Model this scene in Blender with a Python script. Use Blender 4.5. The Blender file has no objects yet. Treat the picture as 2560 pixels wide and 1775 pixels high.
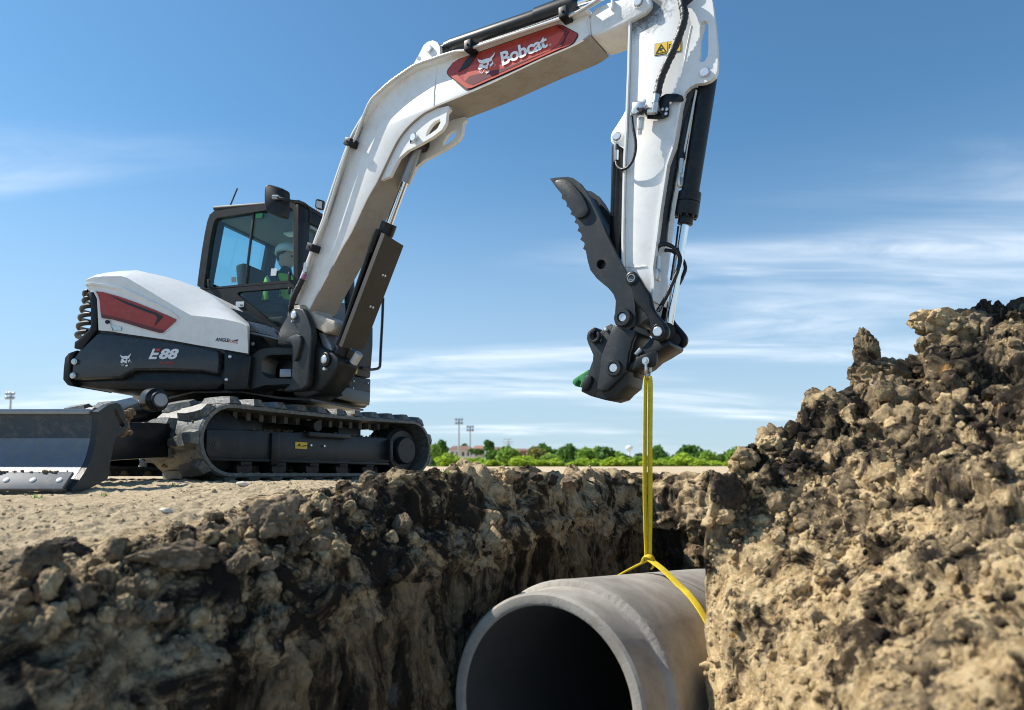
import bpy, bmesh, math, random
import numpy as np
from mathutils import Vector, Matrix, geometry

random.seed(7)
sc = bpy.context.scene
COL = sc.collection

# ------------------------------------------------------------------ camera
FPX, PITCH, SHIFT, CZ = 1750.0, math.radians(5.0), 144.6, 0.065
cam_d = bpy.data.cameras.new('camera')
cam_d.sensor_width = 36.0
cam_d.lens = 36.0 * FPX / 2560.0
cam_d.shift_y = SHIFT / 2560.0
cam_d.clip_start, cam_d.clip_end = 0.02, 5000.0
cam_d.dof.use_dof = True
cam_d.dof.focus_distance = 4.9
cam_d.dof.aperture_fstop = 1.8
cam = bpy.data.objects.new('camera', cam_d)
cam.location = (0, 0, CZ)
cam.rotation_euler = (math.radians(90) + PITCH, 0, 0)
COL.objects.link(cam)
sc.camera = cam

# ------------------------------------------------------------------ sky, sun, exposure
SUN = Vector((-0.67, 0.13, 0.73)).normalized()
world = bpy.data.worlds.new('World')
sc.world = world
world.use_nodes = True
wn, wl = world.node_tree.nodes, world.node_tree.links
wn.clear()
w_out = wn.new('ShaderNodeOutputWorld')
w_bg = wn.new('ShaderNodeBackground'); w_bg.inputs['Strength'].default_value = 0.096
w_sky = wn.new('ShaderNodeTexSky'); w_sky.sky_type = 'NISHITA'; w_sky.sun_disc = False
w_sky.sun_elevation = math.asin(SUN.z)
w_sky.sun_rotation = math.atan2(SUN.x, SUN.y)
w_sky.air_density, w_sky.dust_density, w_sky.ozone_density = 1.0, 0.3, 1.6
w_tc = wn.new('ShaderNodeTexCoord')
w_sep = wn.new('ShaderNodeSeparateXYZ'); wl.new(w_tc.outputs['Generated'], w_sep.inputs[0])
def wmath(op, a, b=None, clamp=False):
    n = wn.new('ShaderNodeMath'); n.operation = op; n.use_clamp = clamp
    for i, v in enumerate((a, b)):
        if v is None: continue
        if isinstance(v, (int, float)): n.inputs[i].default_value = v
        else: wl.new(v, n.inputs[i])
    return n.outputs[0]
# cirrus: a noise on a flat layer far above, drawn out along one wind direction
zc = wmath('MAXIMUM', w_sep.outputs['Z'], 0.0)
den = wmath('ADD', zc, 0.10)
cu = wmath('DIVIDE', w_sep.outputs['X'], den)
cv = wmath('DIVIDE', w_sep.outputs['Y'], den)
w_cmb = wn.new('ShaderNodeCombineXYZ'); wl.new(cu, w_cmb.inputs[0]); wl.new(cv, w_cmb.inputs[1])
w_map = wn.new('ShaderNodeMapping'); wl.new(w_cmb.outputs[0], w_map.inputs[0])
w_map.inputs['Rotation'].default_value = (0, 0, math.radians(-16))
w_map.inputs['Scale'].default_value = (0.36, 1.15, 1.0)
w_map.inputs['Location'].default_value = (2.2, 9.1, 0.0)
def wnoise(scale, detail, rough, dist, lac=2.0):
    n = wn.new('ShaderNodeTexNoise'); n.inputs['Scale'].default_value = scale
    n.inputs['Detail'].default_value = detail; n.inputs['Roughness'].default_value = rough
    n.inputs['Distortion'].default_value = dist
    wl.new(w_map.outputs[0], n.inputs['Vector']); return n.outputs[0]
def wramp(v, a, b):
    n = wn.new('ShaderNodeMapRange'); n.interpolation_type = 'SMOOTHSTEP'
    n.inputs['From Min'].default_value = a; n.inputs['From Max'].default_value = b
    wl.new(v, n.inputs['Value']); return n.outputs[0]
cl = wmath('MULTIPLY', wramp(wnoise(0.62, 5, 0.52, 0.7), 0.44, 0.66), wramp(wnoise(2.0, 8, 0.62, 1.8), 0.25, 0.72))
cl = wmath('MULTIPLY', cl, wmath('SUBTRACT', 1.0, wramp(w_sep.outputs['Z'], 0.26, 0.46)))
cl = wmath('MULTIPLY', cl, 0.80, clamp=True)
veil = wmath('SUBTRACT', 1.0, wramp(w_sep.outputs['Z'], -0.02, 0.46))
def wmix(f, a, b_, mode='MIX'):
    n = wn.new('ShaderNodeMix'); n.data_type = 'RGBA'; n.blend_type = mode
    if isinstance(f, (int, float)): n.inputs['Factor'].default_value = f
    else: wl.new(f, n.inputs['Factor'])
    wl.new(a, n.inputs['A']); n.inputs['B'].default_value = (*b_, 1); return n
w_tint = wmix(1.0, w_sky.outputs[0], (0.66, 1.02, 1.14), 'MULTIPLY')
w_veil = wmix(wmath('MULTIPLY', veil, 0.78), w_tint.outputs['Result'], (4.1, 5.0, 6.1))
w_mix = wmix(cl, w_veil.outputs['Result'], (8.6, 9.2, 9.9))
wl.new(w_mix.outputs['Result'], w_bg.inputs['Color']); wl.new(w_bg.outputs[0], w_out.inputs['Surface'])

sun_d = bpy.data.lights.new('sun', 'SUN')
sun_d.energy, sun_d.angle, sun_d.color = 5.0, math.radians(0.5), (1.0, 0.935, 0.83)
sun = bpy.data.objects.new('sun', sun_d); COL.objects.link(sun)
sun.rotation_euler = SUN.to_track_quat('Z', 'Y').to_euler()
sun.location = (-8, 0, 12)

sc.view_settings.view_transform = 'Standard'
sc.view_settings.look = 'None'
sc.view_settings.exposure = 0.5
sc.view_settings.gamma = 1.0
sc.view_settings.use_curve_mapping = False
sc.render.engine = 'CYCLES'
sc.cycles.use_denoising = True
sc.cycles.filter_width = 1.0
sc.cycles.max_bounces = 8
sc.cycles.transparent_max_bounces = 12
sc.cycles.caustics_reflective = False
sc.cycles.caustics_refractive = False

# ------------------------------------------------------------------ sight lines of that camera, used to take measurements
def ray(px, py):
    x = (px - 1280) / FPX; y = (887.5 + SHIFT - py) / FPX
    return Vector((x, math.cos(PITCH) - y * math.sin(PITCH), math.sin(PITCH) + y * math.cos(PITCH)))
CAM = Vector((0, 0, CZ))
CROPS = dict(f=(0, 0, 1), c1=(100, 600, 3.5467), c2=(450, 430, 3.99), c3=(650, 720, 4.8375), c4=(0, 950, 3.8367),
             c5=(350, 960, 3.0289), c6=(850, 0, 3.5415), c7=(1350, 0, 3.99), c8=(1350, 400, 3.99), c9=(1350, 640, 4.2),
             c11=(1050, 1150, 2.5538), c15=(700, 200, 3.546), c16=(700, 550, 3.99), d3=(1060, 1060, 5.755), d5=(1430, 220, 6.14),
             d6=(620, 480, 4.9875), e1=(1180, 100, 15.96), e2=(1100, 50, 6.394), e3=(290, 860, 13.54), e5=(1620, 90, 23.02),
             e6=(160, 720, 11.4), e7=(560, 760, 6.65), e8=(1540, 860, 11.4), c13=(1760, 740, 2.85))
def px(k, x, y):
    o = CROPS[k]; return (o[0] + x / o[2], o[1] + y / o[2])
class Plane:
    """a real plane in the place: point, outward normal"""
    def __init__(s, p, n): s.p = Vector(p); s.n = Vector(n).normalized()
    def hit(s, q, off=0.0):
        d = ray(*q); p = s.p + s.n * off
        return CAM + d * (s.n.dot(p - CAM) / s.n.dot(d))
    def pts(s, k, lst, off=0.0): return [s.hit(px(k, *q), off) for q in lst]
def at_y(q, y):
    d = ray(*q); return CAM + d * (y / d.y)

# ------------------------------------------------------------------ materials
MATS = {}
def nodes(name):
    m = bpy.data.materials.new(name); m.use_nodes = True
    MATS[name] = m
    nt = m.node_tree; b = nt.nodes['Principled BSDF']
    return m, nt.nodes, nt.links, b
def paint(name, col, rough=0.4, metal=0.0, var=0.12, scale=6.0, dirt=None, dirt_amt=0.0, bump=0.0, bscale=60.0, coat=0.0, spec=0.5):
    m, N, L, b = nodes(name)
    b.inputs['Roughness'].default_value = rough; b.inputs['Metallic'].default_value = metal
    b.inputs['Coat Weight'].default_value = coat; b.inputs['Specular IOR Level'].default_value = spec
    b.inputs['Coat Roughness'].default_value = 0.08
    g = N.new('ShaderNodeNewGeometry')
    n = N.new('ShaderNodeTexNoise'); n.inputs['Scale'].default_value = scale; n.inputs['Detail'].default_value = 6; n.inputs['Roughness'].default_value = 0.62
    L.new(g.outputs['Position'], n.inputs['Vector'])
    mx = N.new('ShaderNodeMix'); mx.data_type = 'RGBA'
    mx.inputs['A'].default_value = (*[c * (1 - var) for c in col], 1); mx.inputs['B'].default_value = (*[min(1, c * (1 + var)) for c in col], 1)
    L.new(n.outputs[0], mx.inputs['Factor'])
    out = mx.outputs['Result']
    if dirt:
        n2 = N.new('ShaderNodeTexNoise'); n2.inputs['Scale'].default_value = scale * 2.3; n2.inputs['Detail'].default_value = 8; n2.inputs['Roughness'].default_value = 0.7
        L.new(g.outputs['Position'], n2.inputs['Vector'])
        r = N.new('ShaderNodeMapRange'); r.inputs['From Min'].default_value = 0.48; r.inputs['From Max'].default_value = 0.72; r.inputs['To Max'].default_value = dirt_amt
        L.new(n2.outputs[0], r.inputs['Value'])
        m2 = N.new('ShaderNodeMix'); m2.data_type = 'RGBA'; m2.inputs['B'].default_value = (*dirt, 1)
        L.new(out, m2.inputs['A']); L.new(r.outputs[0], m2.inputs['Factor']); out = m2.outputs['Result']
        ra = N.new('ShaderNodeMapRange'); ra.inputs['To Min'].default_value = rough; ra.inputs['To Max'].default_value = min(1, rough + 0.45)
        L.new(r.outputs[0], ra.inputs['Value']); L.new(ra.outputs[0], b.inputs['Roughness'])
    L.new(out, b.inputs['Base Color'])
    if bump:
        n3 = N.new('ShaderNodeTexNoise'); n3.inputs['Scale'].default_value = bscale; n3.inputs['Detail'].default_value = 4
        L.new(g.outputs['Position'], n3.inputs['Vector'])
        bp = N.new('ShaderNodeBump'); bp.inputs['Strength'].default_value = bump; bp.inputs['Distance'].default_value = 0.01
        L.new(n3.outputs[0], bp.inputs['Height']); L.new(bp.outputs[0], b.inputs['Normal'])
    return m

DUST = (0.30, 0.24, 0.16)
paint('white_paint', (0.80, 0.80, 0.78), 0.32, var=0.04, dirt=(0.50, 0.43, 0.33), dirt_amt=0.26, coat=0.2)
paint('cast_white', (0.76, 0.75, 0.73), 0.45, var=0.05, dirt=(0.4, 0.35, 0.28), dirt_amt=0.3, bump=0.25, bscale=45)
paint('black_paint', (0.008, 0.010, 0.012), 0.36, var=0.25, dirt=DUST, dirt_amt=0.06, spec=0.3)
paint('charcoal', (0.018, 0.023, 0.028), 0.40, var=0.22, dirt=DUST, dirt_amt=0.07, bump=0.10, bscale=120, spec=0.35)
paint('counterweight_paint', (0.026, 0.033, 0.040), 0.26, var=0.2, dirt=DUST, dirt_amt=0.06, bump=0.05, bscale=70, coat=0.15, spec=0.4)
paint('black_plastic', (0.009, 0.011, 0.013), 0.5, var=0.2, dirt=DUST, dirt_amt=0.05, spec=0.3)
paint('guard_plate', (0.030, 0.026, 0.022), 0.55, var=0.15)
paint('blade_steel', (0.035, 0.042, 0.050), 0.34, metal=0.25, var=0.25, scale=9, dirt=DUST, dirt_amt=0.30, bump=0.06)
paint('blade_lit_worn', (0.15, 0.17, 0.195), 0.38, metal=0.35, var=0.25, scale=9, dirt=DUST, dirt_amt=0.35, bump=0.06)  # worn lower sheet, its sky-lit brightness put into the colour
paint('foot_shade_white', (0.50, 0.45, 0.38), 0.5, var=0.12, scale=9, dirt=(0.22, 0.17, 0.11), dirt_amt=0.6, bump=0.25, bscale=45)  # brownish shading of the boom foot mixed into its white
paint('edge_steel', (0.12, 0.133, 0.15), 0.45, metal=0.3, var=0.3, scale=12, dirt=DUST, dirt_amt=0.3)
paint('dirty_shaded_white', (0.31, 0.285, 0.255), 0.5, var=0.12, scale=5, dirt=(0.25, 0.18, 0.11), dirt_amt=0.5)  # brown dirt, plus the underside's shade put into the colour
paint('worn_steel', (0.27, 0.30, 0.335), 0.42, metal=0.5, var=0.22, scale=12, dirt=DUST, dirt_amt=0.25)
paint('pin_steel', (0.62, 0.64, 0.66), 0.32, metal=0.75, var=0.15, scale=40)
paint('chrome', (0.78, 0.80, 0.82), 0.10, metal=1.0, var=0.03)
paint('zinc_steel', (0.55, 0.56, 0.55), 0.30, metal=0.85, var=0.15, scale=30)
paint('tube_steel', (0.66, 0.63, 0.58), 0.30, metal=0.55, var=0.12, scale=14)
paint('rubber', (0.085, 0.096, 0.10), 0.46, var=0.35, scale=14, dirt=(0.36, 0.31, 0.23), dirt_amt=0.75, bump=0.35, bscale=50)
paint('mud', (0.16, 0.115, 0.07), 0.95, var=0.5, scale=30, bump=0.8, bscale=80)
paint('hose_rubber', (0.012, 0.012, 0.013), 0.45, var=0.2, bump=0.3, bscale=90)
paint('red_paint', (0.36, 0.035, 0.022), 0.30, var=0.22, scale=10, dirt=(0.40, 0.16, 0.11), dirt_amt=0.25)
paint('orange_red', (0.52, 0.07, 0.035), 0.30, var=0.12, scale=8)
paint('dark_red', (0.13, 0.012, 0.012), 0.30, var=0.15)
paint('decal_black', (0.015, 0.012, 0.012), 0.35, var=0.1)
paint('decal_white', (0.82, 0.83, 0.83), 0.4, var=0.03)
paint('letter_red', (0.50, 0.03, 0.04), 0.4, var=0.05)
paint('warning_yellow', (0.75, 0.50, 0.03), 0.45, var=0.12, scale=20)
paint('hook_green', (0.035, 0.24, 0.065), 0.4, var=0.12, scale=20)
paint('violet_band', (0.30, 0.10, 0.24), 0.5, var=0.1)
paint('sling_yellow', (0.78, 0.60, 0.02), 0.75, var=0.12, scale=25, bump=0.6, bscale=260, dirt=(0.36, 0.27, 0.08), dirt_amt=0.45)
paint('sling_thread', (0.42, 0.30, 0.01), 0.8, var=0.2, scale=60)
paint('hi_vis', (0.33, 0.56, 0.07), 0.8, var=0.08)
paint('dark_cloth', (0.035, 0.042, 0.055), 0.9, var=0.25)
paint('skin', (0.55, 0.33, 0.24), 0.55, var=0.06)
paint('hair', (0.05, 0.035, 0.025), 0.7, var=0.3)
paint('hat_white', (0.80, 0.80, 0.80), 0.3, var=0.03)
paint('cab_liner', (0.15, 0.16, 0.165), 0.8, var=0.1)
paint('seat_cloth', (0.03, 0.032, 0.035), 0.85, var=0.2)
paint('lamp_glass', (0.45, 0.47, 0.5), 0.15, metal=0.4, var=0.3, scale=60)
paint('plate_white', (0.7, 0.72, 0.72), 0.4, var=0.05)
paint('bark', (0.10, 0.075, 0.05), 0.9, var=0.3)
paint('brick_red', (0.30, 0.16, 0.12), 0.9, var=0.15, scale=3)
paint('roof_brown', (0.20, 0.11, 0.085), 0.9, var=0.2, scale=2)
paint('wall_pale', (0.66, 0.60, 0.54), 0.8, var=0.1)
paint('window_dark', (0.05, 0.06, 0.07), 0.2, var=0.1)
paint('galvanised', (0.45, 0.47, 0.48), 0.5, metal=0.4, var=0.1)
paint('stone_pale', (0.62, 0.58, 0.50), 0.8, var=0.12, scale=30)

def greasy(name, base, centre, radius):
    m = MATS[base].copy(); m.name = name; MATS[name] = m; N, L = m.node_tree.nodes, m.node_tree.links; b = N['Principled BSDF']
    g = N.new('ShaderNodeNewGeometry'); vm = N.new('ShaderNodeVectorMath'); vm.operation = 'DISTANCE'; L.new(g.outputs['Position'], vm.inputs[0]); vm.inputs[1].default_value = centre
    r = N.new('ShaderNodeMapRange'); r.inputs['From Min'].default_value = radius; r.inputs['From Max'].default_value = 0.0; L.new(vm.outputs['Value'], r.inputs['Value'])
    n = N.new('ShaderNodeTexNoise'); n.inputs['Scale'].default_value = 26; n.inputs['Detail'].default_value = 8; n.inputs['Roughness'].default_value = 0.75; n.inputs['Distortion'].default_value = 1.2; L.new(g.outputs['Position'], n.inputs['Vector'])
    ad = N.new('ShaderNodeMath'); ad.operation = 'ADD'; L.new(r.outputs[0], ad.inputs[0]); L.new(n.outputs[0], ad.inputs[1])
    r2 = N.new('ShaderNodeMapRange'); r2.interpolation_type = 'SMOOTHSTEP'; r2.inputs['From Min'].default_value = 0.80; r2.inputs['From Max'].default_value = 1.25; r2.inputs['To Max'].default_value = 0.92; L.new(ad.outputs[0], r2.inputs['Value'])
    old = b.inputs['Base Color'].links[0].from_socket; mx = N.new('ShaderNodeMix'); mx.data_type = 'RGBA'; L.new(r2.outputs[0], mx.inputs['Factor']); L.new(old, mx.inputs['A']); mx.inputs['B'].default_value = (0.035, 0.027, 0.02, 1)
    L.new(mx.outputs['Result'], b.inputs['Base Color'])
def glass(name, tint, rough=0.02):
    m = bpy.data.materials.new(name); m.use_nodes = True; MATS[name] = m
    N, L = m.node_tree.nodes, m.node_tree.links; N.clear()
    o = N.new('ShaderNodeOutputMaterial'); t = N.new('ShaderNodeBsdfTransparent'); t.inputs[0].default_value = (*tint, 1)
    g = N.new('ShaderNodeBsdfGlossy'); g.inputs['Roughness'].default_value = rough; g.inputs['Color'].default_value = (0.9, 0.95, 1, 1)
    f = N.new('ShaderNodeLayerWeight'); f.inputs['Blend'].default_value = 0.5
    pw = N.new('ShaderNodeMath'); pw.operation = 'POWER'; pw.inputs[1].default_value = 4.0; L.new(f.outputs['Facing'], pw.inputs[0])
    ad = N.new('ShaderNodeMath'); ad.operation = 'MULTIPLY_ADD'; ad.inputs[1].default_value = 0.85; ad.inputs[2].default_value = 0.045; L.new(pw.outputs[0], ad.inputs[0])
    mx = N.new('ShaderNodeMixShader'); L.new(ad.outputs[0], mx.inputs[0]); L.new(t.outputs[0], mx.inputs[1]); L.new(g.outputs[0], mx.inputs[2])
    L.new(mx.outputs[0], o.inputs['Surface'])
glass('cab_glass', (0.62, 0.85, 0.88))

def soil(name, pale, mid, dark, scale=1.0, dark_lo=0.50, dark_hi=0.66, orange=0.5, rough=0.95, bump=0.9, streak=None):
    """soil: pale dry crust, brown crumbs, dark damp clods blackened like shaded gaps, a little iron orange; mm-relief by bump"""
    m, N, L, b = nodes(name)
    b.inputs['Roughness'].default_value = rough; b.inputs['Specular IOR Level'].default_value = 0.15
    g = N.new('ShaderNodeNewGeometry'); pos = g.outputs['Position']
    if streak:
        mp = N.new('ShaderNodeMapping'); mp.inputs['Scale'].default_value = streak; L.new(pos, mp.inputs[0]); pos = mp.outputs[0]
    def noise(s, d=6, r=0.6, w=0.0, raw=False):
        n = N.new('ShaderNodeTexNoise'); n.inputs['Scale'].default_value = s * scale; n.inputs['Detail'].default_value = d
        n.inputs['Roughness'].default_value = r; n.inputs['Distortion'].default_value = w
        L.new(g.outputs['Position'] if raw else pos, n.inputs['Vector']); return n.outputs[0]
    def rng(v, a, c, t=1.0):
        r = N.new('ShaderNodeMapRange'); r.interpolation_type = 'SMOOTHSTEP'; r.inputs['From Min'].default_value = a; r.inputs['From Max'].default_value = c
        r.inputs['To Max'].default_value = t; L.new(v, r.inputs['Value']); return r.outputs[0]
    def mix(f, a, c):
        x = N.new('ShaderNodeMix'); x.data_type = 'RGBA'; L.new(f, x.inputs['Factor'])
        for s_, v in (('A', a), ('B', c)):
            if isinstance(v, tuple): x.inputs[s_].default_value = (*v, 1)
            else: L.new(v, x.inputs[s_])
        return x.outputs['Result']
    c = mix(rng(noise(17, 9, 0.72, 0.3), 0.40, 0.60), pale, mid)
    c = mix(rng(noise(75, 5, 0.65), 0.52, 0.66, 0.6), c, tuple(min(1, v * 1.3) for v in pale))
    c = mix(rng(noise(3.4, 9, 0.72, 0.7), dark_lo, dark_hi), c, dark)  # damp soil tone, blackened further to stand for shaded crevices
    c = mix(rng(noise(30, 6, 0.7, 0.5), 0.56, 0.68, 0.85), c, dark)
    if orange: c = mix(rng(noise(5.2, 6, 0.66, 0.4), 0.62, 0.72, orange), c, (0.46, 0.25, 0.07))
    c = mix(rng(noise(9, 7, 0.72), 0.60, 0.70, 0.6), c, (0.20, 0.19, 0.185))
    L.new(c, b.inputs['Base Color'])
    n1 = noise(38, 10, 0.78, 0.3, True); n2 = noise(240, 3, 0.6, 0, True)
    sm = N.new('ShaderNodeMath'); sm.operation = 'MULTIPLY_ADD'; sm.inputs[1].default_value = 0.25; L.new(n2, sm.inputs[0]); L.new(n1, sm.inputs[2])
    bp = N.new('ShaderNodeBump'); bp.inputs['Strength'].default_value = bump; bp.inputs['Distance'].default_value = 0.022
    L.new(sm.outputs[0], bp.inputs['Height']); L.new(bp.outputs[0], b.inputs['Normal'])
    return m
soil('soil_top', (0.62, 0.48, 0.29), (0.34, 0.25, 0.145), (0.048, 0.036, 0.025), dark_lo=0.47, dark_hi=0.58, orange=0.6)
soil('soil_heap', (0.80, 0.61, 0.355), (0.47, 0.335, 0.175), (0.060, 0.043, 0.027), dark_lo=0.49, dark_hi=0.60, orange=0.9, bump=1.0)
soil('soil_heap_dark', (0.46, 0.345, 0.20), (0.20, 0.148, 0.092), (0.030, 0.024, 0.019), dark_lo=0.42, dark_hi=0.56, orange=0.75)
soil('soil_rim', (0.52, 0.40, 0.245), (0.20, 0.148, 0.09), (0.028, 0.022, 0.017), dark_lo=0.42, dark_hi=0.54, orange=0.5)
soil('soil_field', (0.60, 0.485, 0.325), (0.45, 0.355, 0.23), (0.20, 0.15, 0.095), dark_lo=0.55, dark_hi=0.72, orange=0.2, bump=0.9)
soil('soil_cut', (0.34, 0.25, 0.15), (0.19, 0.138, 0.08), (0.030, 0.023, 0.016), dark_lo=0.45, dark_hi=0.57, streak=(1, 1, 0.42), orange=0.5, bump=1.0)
soil('soil_dark', (0.10, 0.08, 0.06), (0.05, 0.04, 0.031), (0.020, 0.017, 0.014), orange=0.1)
soil('soil_grey', (0.33, 0.255, 0.17), (0.17, 0.128, 0.084), (0.040, 0.031, 0.024), orange=0.3)
soil('clay_smooth', (0.46, 0.38, 0.27), (0.38, 0.31, 0.22), (0.24, 0.19, 0.13), orange=0.1, bump=0.25)

def concrete(name):
    m, N, L, b = nodes(name); b.inputs['Roughness'].default_value = 0.85; b.inputs['Specular IOR Level'].default_value = 0.25
    g = N.new('ShaderNodeNewGeometry')
    def noise(s, d=6, r=0.6):
        n = N.new('ShaderNodeTexNoise'); n.inputs['Scale'].default_value = s; n.inputs['Detail'].default_value = d; n.inputs['Roughness'].default_value = r
        L.new(g.outputs['Position'], n.inputs['Vector']); return n.outputs[0]
    def mix(f, a, c):
        x = N.new('ShaderNodeMix'); x.data_type = 'RGBA'; L.new(f, x.inputs['Factor'])
        for s_, v in (('A', a), ('B', c)):
            if isinstance(v, tuple): x.inputs[s_].default_value = (*v, 1)
            else: L.new(v, x.inputs[s_])
        return x.outputs['Result']
    def rng(v, a, c, t=1.0):
        r = N.new('ShaderNodeMapRange'); r.inputs['From Min'].default_value = a; r.inputs['From Max'].default_value = c; r.inputs['To Max'].default_value = t
        L.new(v, r.inputs['Value']); return r.outputs[0]
    c = mix(rng(noise(3.5, 7, 0.65), 0.3, 0.7), (0.42, 0.39, 0.345), (0.21, 0.192, 0.168))
    c = mix(rng(noise(7, 8, 0.75), 0.52, 0.72, 0.4), c, (0.26, 0.21, 0.16))
    c = mix(rng(noise(55, 4, 0.6), 0.62, 0.72, 0.55), c, (0.16, 0.155, 0.15))
    L.new(c, b.inputs['Base Color'])
    bp = N.new('ShaderNodeBump'); bp.inputs['Strength'].default_value = 0.5; bp.inputs['Distance'].default_value = 0.004
    vo = N.new('ShaderNodeTexVoronoi'); vo.inputs['Scale'].default_value = 85; L.new(g.outputs['Position'], vo.inputs['Vector'])
    pr = rng(vo.outputs['Distance'], 0.06, 0.20); ml = N.new('ShaderNodeMath'); ml.operation = 'ADD'; L.new(noise(130, 5, 0.6), ml.inputs[0]); L.new(pr, ml.inputs[1])
    L.new(ml.outputs[0], bp.inputs['Height']); L.new(bp.outputs[0], b.inputs['Normal'])
concrete('concrete')
paint('bore_shade_concrete', (0.045, 0.043, 0.041), 0.8, var=0.3, scale=4, bump=0.3)  # shade inside the bore put into a near-black concrete colour

def leaf(name, a, c):
    m, N, L, b = nodes(name); b.inputs['Roughness'].default_value = 0.6; b.inputs['Specular IOR Level'].default_value = 0.2
    g = N.new('ShaderNodeNewGeometry')
    mx = N.new('ShaderNodeMix'); mx.data_type = 'RGBA'; mx.inputs['A'].default_value = (*a, 1); mx.inputs['B'].default_value = (*c, 1)
    L.new(g.outputs['Random Per Island'], mx.inputs['Factor']); L.new(mx.outputs['Result'], b.inputs['Base Color'])
    tr = N.new('ShaderNodeBsdfTranslucent'); L.new(mx.outputs['Result'], tr.inputs['Color'])
    ms = N.new('ShaderNodeMixShader'); ms.inputs[0].default_value = 0.35
    o = N['Material Output']; L.new(b.outputs[0], ms.inputs[1]); L.new(tr.outputs[0], ms.inputs[2]); L.new(ms.outputs[0], o.inputs['Surface'])
leaf('leaf_dark', (0.07, 0.16, 0.03), (0.13, 0.25, 0.055))
leaf('leaf_mid', (0.17, 0.31, 0.045), (0.29, 0.43, 0.08))
leaf('leaf_lime', (0.30, 0.45, 0.04), (0.47, 0.60, 0.07))
leaf('leaf_far', (0.06, 0.12, 0.06), (0.10, 0.17, 0.085))  # distance haze greyed into the leaf colour
leaf('leaf_olive', (0.17, 0.20, 0.05), (0.27, 0.27, 0.08))
leaf('grass_blade', (0.10, 0.26, 0.03), (0.20, 0.36, 0.05))

# ------------------------------------------------------------------ objects
def link(o, parent=None):
    COL.objects.link(o)
    if parent is not None:
        o.parent = parent
        if parent.type == 'EMPTY':
            o.matrix_parent_inverse = Matrix.Translation(-Vector(parent.location))
    return o
def tag(o, label=None, cat=None, group=None, kind=None):
    if label: o['label'] = label
    if cat: o['category'] = cat
    if group: o['group'] = group
    if kind: o['kind'] = kind
    return o
def empty(name, loc, label, cat, group=None):
    o = bpy.data.objects.new(name, None); o.empty_display_size = 0.1; o.location = loc; COL.objects.link(o)
    return tag(o, label, cat, group)
def finish(name, bm, mat, parent=None, smooth=40):
    bmesh.ops.recalc_face_normals(bm, faces=bm.faces)
    me = bpy.data.meshes.new(name); bm.to_mesh(me); bm.free()
    if smooth:
        me.polygons.foreach_set('use_smooth', [True] * len(me.polygons))
        me.set_sharp_from_angle(angle=math.radians(smooth))
    me.materials.append(MATS[mat])
    return link(bpy.data.objects.new(name, me), parent)
def vmesh(name, V, F, mat, parent=None, smooth=0):
    me = bpy.data.meshes.new(name); me.from_pydata([tuple(v) for v in V], [], F); me.update()
    if smooth:
        me.polygons.foreach_set('use_smooth', [True] * len(me.polygons)); me.set_sharp_from_angle(angle=math.radians(smooth))
    me.materials.append(MATS[mat])
    return link(bpy.data.objects.new(name, me), parent)
def crom(P, n=6, closed=False):
    P = [Vector(p) for p in P]; out = []; N = len(P)
    for i in range(N if closed else N - 1):
        if closed: a, b, c, d = P[i - 1], P[i], P[(i + 1) % N], P[(i + 2) % N]
        else: a, b, c, d = P[max(i - 1, 0)], P[i], P[i + 1], P[min(i + 2, N - 1)]
        for k in range(n):
            t = k / n
            out.append(0.5 * ((2 * b) + (c - a) * t + (2 * a - 5 * b + 4 * c - d) * t * t + (3 * b - a - 3 * c + d) * t ** 3))
    if not closed: out.append(P[-1])
    return out
def prism(name, loop, vec, mat, parent=None, holes=(), bevel=0.0, smooth=35, seg=2):
    """outline (with holes) swept along vec; edges of the outline bevelled"""
    vec = Vector(vec); loop = [Vector(p) for p in loop]; holes = [[Vector(p) for p in h] for h in holes]
    bm = bmesh.new()
    if holes:
        loops = [loop] + holes; tris = geometry.tessellate_polygon(loops)
        flat = [p for l in loops for p in l]
        a = [bm.verts.new(p) for p in flat]; b = [bm.verts.new(p + vec) for p in flat]
        for t in tris:
            try: bm.faces.new([a[i] for i in t]); bm.faces.new([b[i] for i in reversed(t)])
            except ValueError: pass
        k = 0
        for l in loops:
            m = len(l)
            for i in range(m):
                j = (i + 1) % m
                try: bm.faces.new([a[k + i], a[k + j], b[k + j], b[k + i]])
                except ValueError: pass
            k += m
    else:
        a = [bm.verts.new(p) for p in loop]; b = [bm.verts.new(p + vec) for p in loop]; m = len(a)
        bm.faces.new(a); bm.faces.new(list(reversed(b)))
        for i in range(m): bm.faces.new([a[i], b[i], b[(i + 1) % m], a[(i + 1) % m]])
    if bevel:
        bmesh.ops.recalc_face_normals(bm, faces=bm.faces)
        es = [e for e in bm.edges if len(e.link_faces) == 2 and e.calc_face_angle(0) > math.radians(32)]
        bmesh.ops.bevel(bm, geom=es, offset=bevel, segments=seg, profile=0.5, affect='EDGES', clamp_overlap=True)
    return finish(name, bm, mat, parent, smooth)
def frame_of(a, b):
    d = (Vector(b) - Vector(a)).normalized(); u = d.orthogonal().normalized(); return d, u, d.cross(u)
def lathe(name, a, b, prof, mat, parent=None, seg=28, smooth=35, open_ends=False):
    """profile [(metres along a->b, radius)] turned about the axis"""
    a = Vector(a); d, u, w = frame_of(a, b); bm = bmesh.new(); rings = []
    for t, r in prof:
        rings.append([bm.verts.new(a + d * t + (u * math.cos(2 * math.pi * i / seg) + w * math.sin(2 * math.pi * i / seg)) * r) for i in range(seg)])
    for r0, r1 in zip(rings, rings[1:]):
        for i in range(seg): bm.faces.new([r0[i], r0[(i + 1) % seg], r1[(i + 1) % seg], r1[i]])
    if not open_ends:
        bm.faces.new(list(reversed(rings[0]))); bm.faces.new(rings[-1])
    return finish(name, bm, mat, parent, smooth)
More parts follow.
